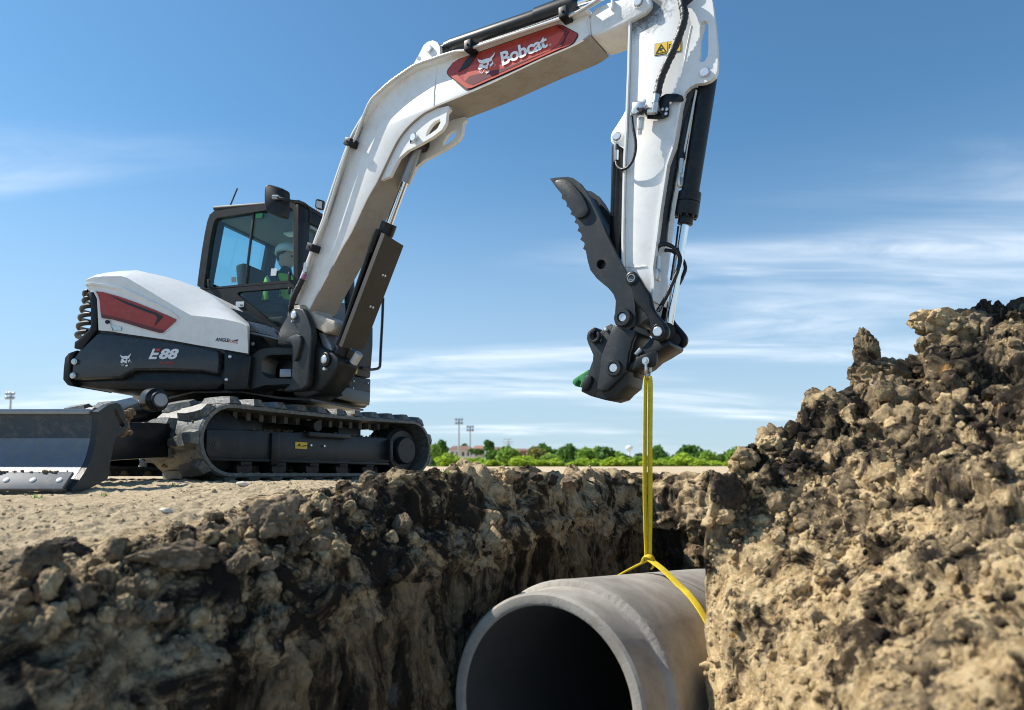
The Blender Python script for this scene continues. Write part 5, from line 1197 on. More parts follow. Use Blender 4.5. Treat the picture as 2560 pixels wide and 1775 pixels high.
prism('shin_plate', bq('c3', [(700, 530), (770, 540), (860, 700), (870, 760), (770, 730)], 0.06), -BN * 0.14, 'worn_steel', post, bevel=0.006)
box('clevis_block', b1('c3', 1080, 790, -0.05), (BN, LDn, BN.cross(LDn)), (0.05, 0.035, 0.05), 'guard_plate', post, 0.006)

# ---- arm (dipper)
AO = 0.095
greasy('arm_paint', 'white_paint', tuple(b1('c7', 1020, 60, AO)), 0.34)
greasy('arm_paint', 'arm_paint', tuple(b1('c9', 1000, 700, AO)), 0.25)
arm_px = [px('c7', 918, 150), px('c7', 908, 450), px('c7', 902, 700), px('c7', 890, 1000), px('c7', 880, 1300), px('c8', 862, 0), px('c8', 852, 400), px('c8', 845, 800), px('c8', 850, 1120), px('c9', 880, 260), px('c9', 900, 420), px('c9', 900, 620), px('c9', 960, 720), px('c9', 1040, 730),
          px('c9', 1130, 650), px('c9', 1168, 470), px('c9', 1190, 300), px('c8', 1120, 1080), px('c8', 1160, 780), px('c8', 1198, 480), px('c8', 1262, 60), px('c7', 1330, 1450), px('c7', 1392, 1090), px('c7', 1425, 960), px('c7', 1440, 700), px('c7', 1510, 250), px('c7', 1560, 60), px('c7', 1500, -120), px('c7', 1200, -160), px('c7', 950, -100)]
arm = prism('arm', [BP.hit(q, AO) for q in arm_px], -BN * 2 * AO, 'arm_paint', EX, bevel=0.008, seg=2)
# edge plates of the arm
def strip_line(name, line, off_a, off_b, th, mat, parent, side):
    P = [BP.hit(q, AO) for q in line]; bm = bmesh.new(); rings = []
    for i, p in enumerate(P):
        d = (P[min(i + 1, len(P) - 1)] - P[max(i - 1, 0)]).normalized(); nrm = d.cross(BN).normalized() * side
        rings.append([bm.verts.new(p + BN * off_a), bm.verts.new(p + BN * off_a + nrm * th), bm.verts.new(p + BN * off_b + nrm * th), bm.verts.new(p + BN * off_b)])
    for r0, r1 in zip(rings, rings[1:]):
        for k in range(4): bm.faces.new([r0[k], r0[(k + 1) % 4], r1[(k + 1) % 4], r1[k]])
    bm.faces.new(rings[0]); bm.faces.new(rings[-1]); return finish(name, bm, mat, parent, 30)
strip_line('arm_front_plate', arm_px[0:10], 0.022, -2 * AO - 0.022, 0.012, 'white_paint', arm, -1 if (BP.hit(arm_px[5], 0) - BP.hit(arm_px[0], 0)).cross(BN).dot(BD) > 0 else 1)
strip_line('arm_back_plate', arm_px[15:24], 0.018, -2 * AO - 0.018, 0.012, 'white_paint', arm, 1 if (BP.hit(arm_px[20], 0) - BP.hit(arm_px[15], 0)).cross(BN).dot(BD) > 0 else -1)
sweep('weld_seam', [b1('c8', 862, 1062, AO), b1('c8', 960, 1070, AO), b1('c8', 1062, 1060, AO)], 0.006, 'cast_white', arm, 6, 3)
sweep('weld_seam', [b1('c7', 1512, 260, AO), b1('c7', 1460, 520, AO), b1('c7', 1412, 820, AO)], 0.006, 'cast_white', arm, 6, 3)
earp = [(1400, -150), (1700, -60), (1722, 30), (1742, 200), (1765, 420), (1772, 600), (1768, 700), (1745, 762), (1700, 800), (1640, 826), (1560, 834), (1500, 865), (1450, 915), (1420, 990), (1395, 1080), (1400, 900), (1450, 560), (1510, 230), (1480, 80)]
slot_ = [(1592, 560), (1576, 600), (1582, 612), (1612, 620), (1640, 612), (1672, 560), (1680, 480), (1680, 250), (1668, 215), (1638, 205), (1605, 225), (1592, 270)]
for off in (AO + 0.002, -AO + 0.028):
    prism('cylinder_ear', bq('c7', earp, off), -BN * 0.03, 'white_paint', arm, holes=[bq('c7', slot_, off)], smooth=30)
pin('ear_pin', 'c7', (1652, 732), AO, 0.026, arm)
lathe('pivot_port', b1('c7', 1525, 0, AO + .004), b1('c7', 1525, 0, AO - .02), [(0, .05), (0, .040), (.02, .038)], 'decal_black', arm, 26)
# thumb-cylinder bracket on the front of the arm
tb = [(886, 940), (870, 1060), (830, 1150), (760, 1260), (718, 1320), (704, 1370), (706, 1410), (730, 1440), (780, 1448), (830, 1480), (858, 1540), (868, 1596), (880, 1300)]
for off in (0.06, -0.03):
    prism('thumb_bracket', bq('c7', tb, off), -BN * 0.03, 'white_paint', arm, bevel=0.003)
pin('bracket_pin', 'c7', (772, 1368), 0.06, 0.024, arm, ring=0.036, ring_mat='white_paint', ring_h=0.01)
# warning plate
wq = decal('warning_label', bq('e5', [(395, 470), (1910, 205), (1905, 880), (380, 1160)], AO), BN, 'decal_black', arm, 0.0015)
decal('label_field', bq('e5', [(420, 492), (1130, 362), (1128, 1000), (405, 1130)], AO), BN, 'warning_yellow', wq, 0.0035)
decal('label_field', bq('e5', [(1170, 354), (1885, 230), (1882, 860), (1165, 992)], AO), BN, 'warning_yellow', wq, 0.0035)
decal('label_mark', bq('e5', [(775, 480), (1090, 945), (440, 1075)], AO), BN, 'decal_black', wq, 0.0055, holes=[bq('e5', [(775, 590), (1010, 925), (535, 1020)], AO)])
decal('label_mark', bq('e5', [(680, 750), (860, 715), (870, 750), (760, 790), (850, 905), (780, 910), (740, 850), (690, 900), (700, 800)], AO), BN, 'decal_black', wq, 0.0055)
decal('label_mark', bq('e5', [(1215, 505), (1390, 470), (1390, 800), (1210, 850)], AO), BN, 'decal_black', wq, 0.0055, holes=[bq('e5', [(1245, 525), (1360, 505), (1360, 780), (1240, 815)], AO)])
# hose down the side, valve block, bracket
sweep('arm_hose', [b1('c7', 1400, -60, AO + .05), b1('c7', 1425, 60, AO + .06), b1('c7', 1440, 170, AO + .06), b1('c7', 1400, 320, AO + .055), b1('c7', 1330, 500, AO + .05), b1('c7', 1260, 650, AO + .05), b1('c7', 1200, 800, AO + .05), b1('c7', 1168, 950, AO + .05)], 0.024, 'hose_rubber', arm, 12, 9, 0.07)
vb = prism('valve_bracket', bq('d5', [(1160, 480), (1310, 488), (1390, 480), (1485, 440), (1500, 330), (1500, 215), (1700, 215), (1722, 190), (1700, 125), (1610, 95), (1450, 100), (1320, 180), (1330, 300), (1170, 310)], AO + 0.02), BN * 0.012, 'black_paint', arm, bevel=0.003)
for q in ((1390, 330), (1458, 328), (1446, 396)): c = b1('d5', *q, AO + .032); lathe('bracket_bolt', c, c + BN, [(0, .010), (.006, .010), (.008, .005)], 'pin_steel', vb, 10)
vk = prism('valve_block', bq('d5', [(1000, 280), (1170, 272), (1185, 300), (1165, 450), (990, 462), (978, 440)], AO + 0.035), BN * 0.06, 'zinc_steel', arm, bevel=0.004)
c = b1('d5', 1070, 355, AO + .095); lathe('valve_port', c, c + BN, [(-.002, .022), (.002, .022), (.004, .014), (.02, .012)], 'decal_black', vk, 16)
for q in ((1020, 325), (1015, 400)): c = b1('d5', *q, AO + .095); cyl('valve_screw', c, c + BN * .008, 0.009, 'decal_black', vk, 10)
prism('valve_tab', bq('d5', [(1062, 190), (1140, 186), (1145, 270), (1085, 272)], AO + 0.05), BN * 0.02, 'plate_white', vk, bevel=0.003)
cyl('relief_valve', b1('d5', 1070, 460, AO + .06), b1('d5', 1050, 640, AO + .06), 0.018, 'tube_steel', vk, 8)
cyl('relief_cap', b1('d5', 1050, 630, AO + .06), b1('d5', 1040, 715, AO + .06), 0.012, 'tube_steel', vk, 10)
cyl('valve_elbow', b1('d5', 1170, 365, AO + .07), b1('d5', 1290, 360, AO + .07), 0.018, 'zinc_steel', vk, 8)
cyl('valve_elbow', b1('d5', 1265, 385, AO + .07), b1('d5', 1285, 230, AO + .07), 0.018, 'zinc_steel', vk, 8)
cyl('hose_ferrule', b1('d5', 1280, 235, AO + .06), b1('d5', 1300, 110, AO + .055), 0.021, 'zinc_steel', vk, 12)
sweep('thumb_hose', [b1('d5', 1075, 235, AO + .07), b1('d5', 990, 235, AO + .075), b1('d5', 940, 300, AO + .075), b1('d5', 920, 430, AO + .075), b1('d5', 940, 620, AO + .075), b1('d5', 975, 800, AO + .07), b1('d5', 975, 960, AO + .06), b1('d5', 930, 1120, AO + .05), b1('d5', 850, 1220, AO + .04), b1('d5', 760, 1245, AO + .03), b1('d5', 690, 1190, 0.08), b1('d5', 680, 1100, 0.06)], 0.0085, 'hose_rubber', arm, 10, 6)
cyl('hose_ferrule', b1('d5', 950, 310, AO + .075), b1('d5', 918, 430, AO + .075), 0.012, 'zinc_steel', arm, 8)
cyl('hose_ferrule', b1('d5', 685, 1110, 0.065), b1('d5', 690, 960, 0.065), 0.013, 'zinc_steel', arm, 8)
# thumb cylinder along the front of the arm
th0, th1 = b1('c7', 795, 1400, 0.015), b1('c8', 770, 980, 0.015)
tcy = lathe('thumb_cylinder', th0, th1, [(0, .036), (.05, .048), ((th1 - th0).length * .9, .048), ((th1 - th0).length * .92, .040), ((th1 - th0).length, .040)], 'black_paint', EX, 28)
cyl('thumb_line', b1('c8', 740, 20, 0.06), b1('c8', 715, 560, 0.06), 0.009, 'black_paint', tcy, 8)
cyl('thumb_rod', th1 - (th1 - th0) * .03, b1('c9', 890, 640, 0.0), 0.022, 'chrome', tcy, 16)
# black hose bundle behind the arm
sweep('hose_bundle', [b1('c7', 1520, 880, 0.03), b1('c7', 1440, 1100, 0.03), b1('c7', 1370, 1350, 0.03), b1('c8', 1320, 60, 0.03), b1('c8', 1270, 330, 0.03), b1('c8', 1225, 600, 0.03), b1('c8', 1195, 850, 0.03)], 0.040, 'hose_rubber', arm, 12, 8, 0.03)
# bucket cylinder
k0, k1, k2 = b1('c7', 1690, 700, -0.0), b1('c8', 1462, 330, 0.0), b1('c9', 1352, 740, 0.0)
kd = (k2 - k0).normalized(); Lk = (k1 - k0).length; t_g = (b1('c8', 1448, 560, 0) - k0).dot(kd); t_e = (b1('c8', 1436, 648, 0) - k0).dot(kd)
bc_ = lathe('bucket_cylinder', k0, k0 + kd * t_e, [(0, .040), (.03, .05), (.06, .052), (Lk, .052), (Lk, .066), (Lk + .055, .068), (Lk + .057, .064), (Lk + .06, .068), (t_g, .068), (t_g, .044), (t_e - .004, .044), (t_e, .036), (t_e, .026)], 'black_paint', EX, 36)
for i in range(10):
    a = i * math.pi / 5; d_, u_, w_ = frame_of(k0, k2); c = k0 + kd * t_g + (u_ * math.cos(a) + w_ * math.sin(a)) * 0.057; cyl('gland_bolt', c - kd * .005, c + kd * 0.014, 0.008, 'decal_black', bc_, 6)
cyl('bucket_rod', k0 + kd * (t_e - .02), k2, 0.0245, 'chrome', bc_, 28)
cyl('cylinder_line', b1('c7', 1560, 900, 0.05), b1('c8', 1395, 130, 0.05), 0.007, 'tube_steel', bc_, 8)
sweep('cylinder_hose', [b1('c7', 1535, 900, 0.02), b1('c7', 1470, 1200, 0.03), b1('c7', 1420, 1500, 0.04), b1('c8', 1408, -10, 0.05)], 0.024, 'hose_rubber', bc_, 10, 6, 0.03)
cyl('hose_ferrule', b1('c8', 1410, -12, 0.05), b1('c8', 1396, 140, 0.05), 0.015, 'zinc_steel', bc_, 8)
sweep('cylinder_elbow', [b1('c8', 1395, 130, 0.05), b1('c8', 1385, 200, 0.055), b1('c8', 1390, 255, 0.05), b1('c8', 1410, 250, 0.04), b1('c8', 1418, 180, 0.03)], 0.011, 'tube_steel', bc_, 8, 5)
# lower hoses and fittings behind the arm
mb = prism('coupler_valve', bq('c8', [(1110, 1075), (1172, 1080), (1185, 1110), (1172, 1192), (1140, 1195), (1092, 1160)], 0.09), -BN * 0.05, 'tube_steel', arm, bevel=0.004)
for (a, b, r_) in (((1150, 1080), (1150, 940), .012), ((1180, 1090), (1185, 960), .011)): cyl('valve_fitting', b1('c8', *a, .07), b1('c8', *b, .07), r_, 'zinc_steel', mb, 8)
sweep('coupler_hose', [b1('c8', 1155, 940, 0.07), b1('c8', 1185, 860, 0.07), b1('c8', 1255, 838, 0.06), b1('c8', 1340, 880, 0.04), b1('c8', 1395, 970, 0.03), b1('c8', 1380, 1080, 0.05), b1('c8', 1320, 1230, 0.07), b1('c8', 1250, 1380, 0.08), b1('c8', 1175, 1510, 0.06)], 0.0125, 'hose_rubber', arm, 10, 7, 0.06)
sweep('coupler_hose', [b1('c8', 1205, 960, 0.0), b1('c8', 1230, 905, -0.02), b1('c8', 1320, 910, -0.05), b1('c8', 1410, 980, -0.08), b1('c8', 1450, 1070, -0.08), b1('c8', 1425, 1160, -0.06), b1('c8', 1385, 1240, -0.04)], 0.011, 'hose_rubber', arm, 10, 7, 0.06)
sweep('coupler_hose', [b1('c8', 1380, 660, -0.06), b1('c8', 1350, 900, -0.06), b1('c8', 1305, 1200, -0.06)], 0.006, 'hose_rubber', arm, 8, 4)
letters('hose_print', '2093N', quad_map(BP, 'c8', (1175, 1530), (1222, 1460), (1205, 1448), (1160, 1518), 0.10), 'plate_white', arm, BN, 0.0, 0.002)

# ---- thumb
thb = [px('c8', *q) for q in [(98, 186), (150, 176), (270, 167), (330, 180), (390, 222), (450, 300), (500, 390), (590, 570), (690, 800), (800, 1020), (860, 1130), (905, 1230), (932, 1330), (946, 1450)]] + [px('c9', *q) for q in [(996, 560), (1003, 640), (990, 720), (940, 772), (880, 788), (820, 756), (786, 702), (788, 600), (796, 470), (770, 400), (720, 340), (600, 240), (530, 150), (500, 50)]] + \
      [px('c8', *q) for q in [(470, 970), (456, 905), (428, 882), (447, 852), (440, 822), (400, 792), (418, 762), (410, 730), (373, 706), (388, 672), (380, 640), (342, 622), (358, 592), (345, 560), (302, 540), (318, 512), (300, 480), (263, 462), (274, 424), (255, 400), (216, 385), (218, 342), (170, 285), (130, 230)]]
hole_ = [px('c8', 610 + 46 * math.cos(t), 1040 + 48 * math.sin(t)) for t in np.linspace(0, 2 * math.pi, 21)[:-1]]
thumb = prism('thumb', [BP.hit(q, 0.15) for q in thb], -BN * 0.035, 'charcoal', EX, holes=[[BP.hit(q, 0.15) for q in hole_]])
prism('thumb_far_plate', [BP.hit(q, 0.15) - BN * 0.25 for q in thb], -BN * 0.035, 'charcoal', EX)
hc_ = b1('c8', 610, 1040, 0.11); cyl('thumb_hole_plug', hc_ - BN * 0.20, hc_ - BN * 0.004, 0.055, 'decal_black', thumb, 24)  # added black plug behind the hole, to make it read dark
padp = [(165, 240), (178, 214), (232, 203), (300, 216), (370, 282), (440, 372), (488, 480), (490, 524), (452, 574), (392, 586), (364, 570), (300, 480), (230, 342), (172, 272)]
prism('thumb_pad', crom(bq('c8', padp, 0.15), 2, True), BN * 0.022, 'charcoal', thumb, bevel=0.006)
for i in range(7):
    q = [(235, 370), (285, 450), (325, 530), (365, 605), (398, 690), (424, 775), (446, 865)][i]
    cyl('thumb_tooth_bar', b1('c8', q[0] + 12, q[1], 0.12), b1('c8', q[0] + 12, q[1], 0.12) - BN * 0.22, 0.016, 'charcoal', thumb, 10)
prism('thumb_web', bq('c8', [(420, 300), (560, 560), (700, 860), (680, 880), (540, 600), (400, 330)], 0.11), -BN * 0.2, 'black_paint', thumb)
pin('thumb_pin', 'c9', (880, 650), 0.155, 0.026, thumb, ring=0.055, ring_h=0.028)
# ---- linkage
lnk = [(906, 240), (918, 200), (958, 180), (1005, 188), (1040, 222), (1090, 310), (1150, 400), (1168, 480), (1182, 540), (1216, 600), (1280, 672), (1335, 745), (1345, 800), (1322, 855), (1268, 890), (1205, 880), (1168, 835), (1158, 760), (1140, 680), (1100, 605), (1050, 545), (990, 470), (962, 360), (940, 300)]
link_ = prism('bucket_link', crom(bq('c9', lnk, 0.175), 2, True), -BN * 0.045, 'black_paint', EX, bevel=0.012, seg=3)
l2 = dup(link_, EX, -BN * 0.29); l2.name = 'bucket_link_far'
c = b1('c9', 962, 234, 0.175); lathe('link_eye', c - BN * .02, c + BN, [(0, .04), (.022, .04), (.026, .034), (.026, .026)], 'black_paint', link_, 24)
lathe('link_bushing', c + BN * .006, c + BN, [(0, .024), (.002, .024), (.002, .019), (-.01, .018), (-.01, .002)], 'worn_steel', link_, 20)
pin('link_pin', 'c9', (1245, 798), 0.178, 0.028, link_, ring=0.046, ring_mat='black_paint')
# push link from rod end to coupler, with its cross boss
pl_ = prism('push_link', bq('c9', [(1170, 850), (1260, 900), (1310, 872), (1345, 890), (1360, 925), (1335, 955), (1290, 980), (1230, 1020), (1130, 1075), (1050, 1150), (960, 1200), (905, 1210), (930, 1120), (1040, 1080), (990, 1025), (1100, 930)], 0.13), -BN * 0.24, 'black_paint', EX, bevel=0.012)
prism('link_block', bq('c9', [(985, 1022), (1045, 958), (1068, 990), (1010, 1046)], 0.15), -BN * 0.06, 'worn_steel', pl_, bevel=0.004)
cyl('rod_eye', b1('c9', 1330, 790, 0.06), b1('c9', 1330, 790, -0.16), 0.05, 'black_paint', pl_, 24)
cyl('link_boss', b1('c9', 1270, 820, 0.12), b1('c9', 1270, 820, -0.20), 0.040, 'black_paint', pl_, 24)
lathe('link_boss', b1('c9', 1400, 880, -0.03), b1('c9', 1400, 880, -0.2), [(0, .03), (.0, .042), (.15, .042), (.155, .03)], 'black_paint', pl_, 24)
cyl('link_pin_head', b1('c9', 1425, 860, -0.12), b1('c9', 1425, 860, -0.15), 0.012, 'zinc_steel', pl_, 10)
# ---- quick coupler
outer = [(486, 862), (498, 800), (538, 758), (580, 744), (588, 776), (556, 808), (550, 850), (566, 880), (600, 886), (630, 862), (644, 830), (622, 800), (644, 788), (690, 732), (738, 710), (768, 722), (850, 760), (1010, 790), (985, 900), (950, 1000), (930, 1200), (905, 1360), (820, 1432), (775, 1482), (680, 1512), (600, 1490), (530, 1470), (430, 1422), (440, 1335), (496, 1250), (520, 1180), (550, 1100), (556, 1040), (530, 980), (500, 912)]
cp = prism('quick_coupler', bq('c9', outer, 0.115), -BN * 0.23, 'charcoal', EX, bevel=0.006)
nearp = [(770, 722), (840, 752), (1000, 782), (990, 842), (962, 900), (950, 960), (930, 1010), (918, 1100), (905, 1172), (898, 1204), (842, 1272), (770, 1340), (702, 1408), (655, 1420), (602, 1410), (598, 1380), (612, 1290), (630, 1180), (640, 1062), (668, 980), (694, 918), (724, 840)]
prism('coupler_side_plate', bq('c9', nearp, 0.15), -BN * 0.035, 'charcoal', cp, bevel=0.006)
pin('coupler_pin', 'c9', (783, 1178), 0.153, 0.027, cp, ring=0.050, ring_h=0.022)
c = b1('c9', 585, 850, 0.12); 
hk = [(c + (BD * math.cos(a) + UZ * math.sin(a)) * 0.040) for a in np.linspace(math.radians(130), math.radians(400), 16)] + [(c + (BD * math.cos(a) + UZ * math.sin(a)) * 0.023) for a in np.linspace(math.radians(400), math.radians(130), 16)]
prism('coupler_hook', hk, BN * 0.03, 'charcoal', cp, bevel=0.003)
pin('coupler_stud', 'c9', (698, 772), 0.12, 0.010, cp, 'plate_white')
prism('latch_cover', bq('c9', [(470, 1258), (500, 1248), (540, 1262), (540, 1312), (500, 1400), (470, 1420), (430, 1414), (446, 1330)], 0.135), -BN * 0.04, 'black_plastic', cp, bevel=0.008)
prism('green_hook', bq('c9', [(334, 1322), (352, 1290), (420, 1242), (505, 1190), (530, 1240), (470, 1330), (430, 1384), (414, 1370), (430, 1322), (402, 1308), (382, 1330), (376, 1372), (346, 1346)], 0.06), -BN * 0.12, 'hook_green', cp, bevel=0.006)
prism('coupler_nose', bq('c9', [(760, 1440), (870, 1370), (1000, 1260), (1025, 1190), (1000, 1180), (900, 1210), (800, 1300)], 0.03), -BN * 0.13, 'black_paint', cp, bevel=0.01)
prism('lift_eye_plate', bq('c9', [(1010, 1060), (1224, 990), (1218, 1110), (1205, 1150), (1180, 1166), (1030, 1166), (960, 1200)], 0.145), -BN * 0.024, 'black_paint', cp, bevel=0.003)
prism('coupler_edge', bq('c9', [(690, 1420), (770, 1464), (774, 1484), (730, 1492), (700, 1470)], 0.10), -BN * 0.1, 'worn_steel', cp, bevel=0.003)

# ================================================================== SHACKLE, SLING, PIPE
SO = 0.133
sh = empty('bow_shackle', b1('c9', 1135, 1290, SO), 'small galvanised shackle hanging from the eye under the coupler', 'shackle')
c0 = b1('e8', 915, 500, SO)
for s_ in (0.030, -0.030):
    lathe('shackle_eye', c0 + BN * (s_ - .008), c0 + BN * (s_ + .008), [(0, .010), (0, .022), (.016, .022), (.016, .010)], 'zinc_steel', sh, 20)
cyl('shackle_pin', c0 - BN * 0.045, c0 + BN * 0.045, 0.0105, 'pin_steel', sh, 14)
cb_ = b1('e8', 905, 960, SO)
sweep('shackle_bow', [c0 + BN * .030 - UZ * .012, c0 + BN * .032 - UZ * .05, cb_ + BN * .026 + UZ * .025, cb_ + BN * .012, cb_ - BN * .012, cb_ - BN * .026 + UZ * .025, c0 - BN * .032 - UZ * .05, c0 - BN * .030 - UZ * .012], 0.0085, 'zinc_steel', sh, 10, 6)
knot = b1('c11', 1455, 640, SO)
PA = Vector((0.56, 0.826, -0.083)).normalized()
RING_T = 1.14
RO, RS, RI = 0.515, 0.470, 0.412
ring_c = Vector((knot.x, knot.y, knot.z)) - UZ * (RO + 0.075)
P_END = ring_c - PA * RING_T
# pipe: spigot with a chipped shoulder, body, bore, far socket
def build_pipe():
    d, u, w = frame_of(Vector((0, 0, 0)), PA); SEG = 420; bm = bmesh.new(); rings = []
    CHIP = fbm(np.stack([np.cos(np.arange(SEG) * 2 * np.pi / SEG) * 26, np.sin(np.arange(SEG) * 2 * np.pi / SEG) * 26, np.zeros(SEG)], 1), 4, 88, 0.7) * 2.2
    ang_ = np.arange(SEG) * 2 * np.pi / SEG; CHIP = CHIP * np.clip(2.2 * fbm(np.stack([np.cos(ang_) * 2.6, np.sin(ang_) * 2.6, ang_ * 0], 1), 3, 89) + 0.15, 0, 1.5)
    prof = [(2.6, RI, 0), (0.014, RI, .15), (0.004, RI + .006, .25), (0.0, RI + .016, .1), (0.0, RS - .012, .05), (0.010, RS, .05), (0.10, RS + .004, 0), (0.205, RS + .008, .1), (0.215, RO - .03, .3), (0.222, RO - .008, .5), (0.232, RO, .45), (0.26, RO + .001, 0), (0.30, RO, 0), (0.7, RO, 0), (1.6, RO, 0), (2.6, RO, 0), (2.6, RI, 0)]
    for t, r, j in prof:
        rg = []
        for i in range(SEG):
            a = 2 * math.pi * i / SEG
            jj = j * (0.005 * CHIP[i] + 0.0025 * rs.uniform(-1, 1)); jr = j * 0.0015 * rs.uniform(-1, 1)
            rg.append(bm.verts.new(P_END + PA * (t + jj) + (u * math.cos(a) + w * math.sin(a)) * (r + jr)))
        rings.append(rg)
    for r0, r1 in zip(rings, rings[1:]):
        for i in range(SEG): bm.faces.new([r0[i], r0[(i + 1) % SEG], r1[(i + 1) % SEG], r1[i]])
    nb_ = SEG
    o = finish('concrete_pipe', bm, 'concrete', None, 35); o.data.materials.append(MATS['bore_shade_concrete'])
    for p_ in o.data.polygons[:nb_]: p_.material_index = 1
    return tag(o, 'large grey concrete pipe hanging in the trench in a yellow sling', 'pipe')
build_pipe()
# sling: two hanging strands, the choke and the loop about the pipe
SL = empty('lifting_sling', knot, 'yellow webbing sling choked around the concrete pipe', 'lifting sling')
top = cb_ - UZ * 0.004
view = Vector((0.98, -0.2, 0)).normalized()
for (o0, o1, o2, w_) in ((-0.014, -0.0165, -0.008, 0.023), (0.014, 0.0125, 0.010, 0.027)):
    P = [top + view * o0 * .6 + UZ * .012, top + view * o0 - UZ * 0.05, top * .66 + knot * .34 + view * o1, top * .33 + knot * .67 + view * o1, knot + view * o2 + UZ * 0.06, knot + view * o2]
    for e_ in (-.3, .3): sweep('sling_stitching', [p + view * e_ * w_ + Vector((0, -.0035, 0)) for p in P[1:]], 0.0011, 'sling_thread', SL, 5, 6)
    sweep('sling_strand', P, 0, 'sling_yellow', SL, n=10, flat=(w_, 0.008, view + Vector((0.0, 0.35 if o0 < 0 else -0.3, 0))))
d_, pu, pw = frame_of(Vector((0, 0, 0)), PA)
def rim(a, r): # a measured from the top of the pipe, positive to the camera's right
    side = PA.cross(UZ).normalized(); upv = side.cross(PA).normalized()
    return ring_c + (side * math.sin(a) + upv * math.cos(a)) * r - PA * (0.34 * max(0, math.sin(a)))
side_ = PA.cross(UZ).normalized()
RW = RO + 0.006
right = [knot + Vector((0, 0, 0.012)), knot * .5 + rim(math.radians(24), RW + .01) * .5 + UZ * .01] + [rim(math.radians(a), RW) for a in (26, 34, 45, 60, 80, 100, 130, 160, 180)]
leftp = [knot + Vector((0, 0, 0.0)), knot * .5 + rim(math.radians(-26), RW + .008) * .5] + [rim(math.radians(a), RW) for a in (-28, -36, -50, -70, -90, -120, -150, -180)]
sweep('sling_loop', right, 0, 'sling_yellow', SL, n=8, flat=(0.050, 0.008, PA + UZ * 0.25))
sweep('sling_loop', leftp, 0, 'sling_yellow', SL, n=8, flat=(0.042, 0.008, PA))
sweep('sling_choke', [knot + view * -.030 - UZ * .012, knot + view * -.018 + UZ * .022 + Vector((0, -.012, 0)), knot + view * .016 + UZ * .018 + Vector((0, -.014, 0)), knot + view * .034 - UZ * .022, knot + view * .03 - UZ * .04 + Vector((0, .02, 0))], 0, 'sling_yellow', SL, n=6, flat=(0.044, 0.012, PA + UZ * .4))

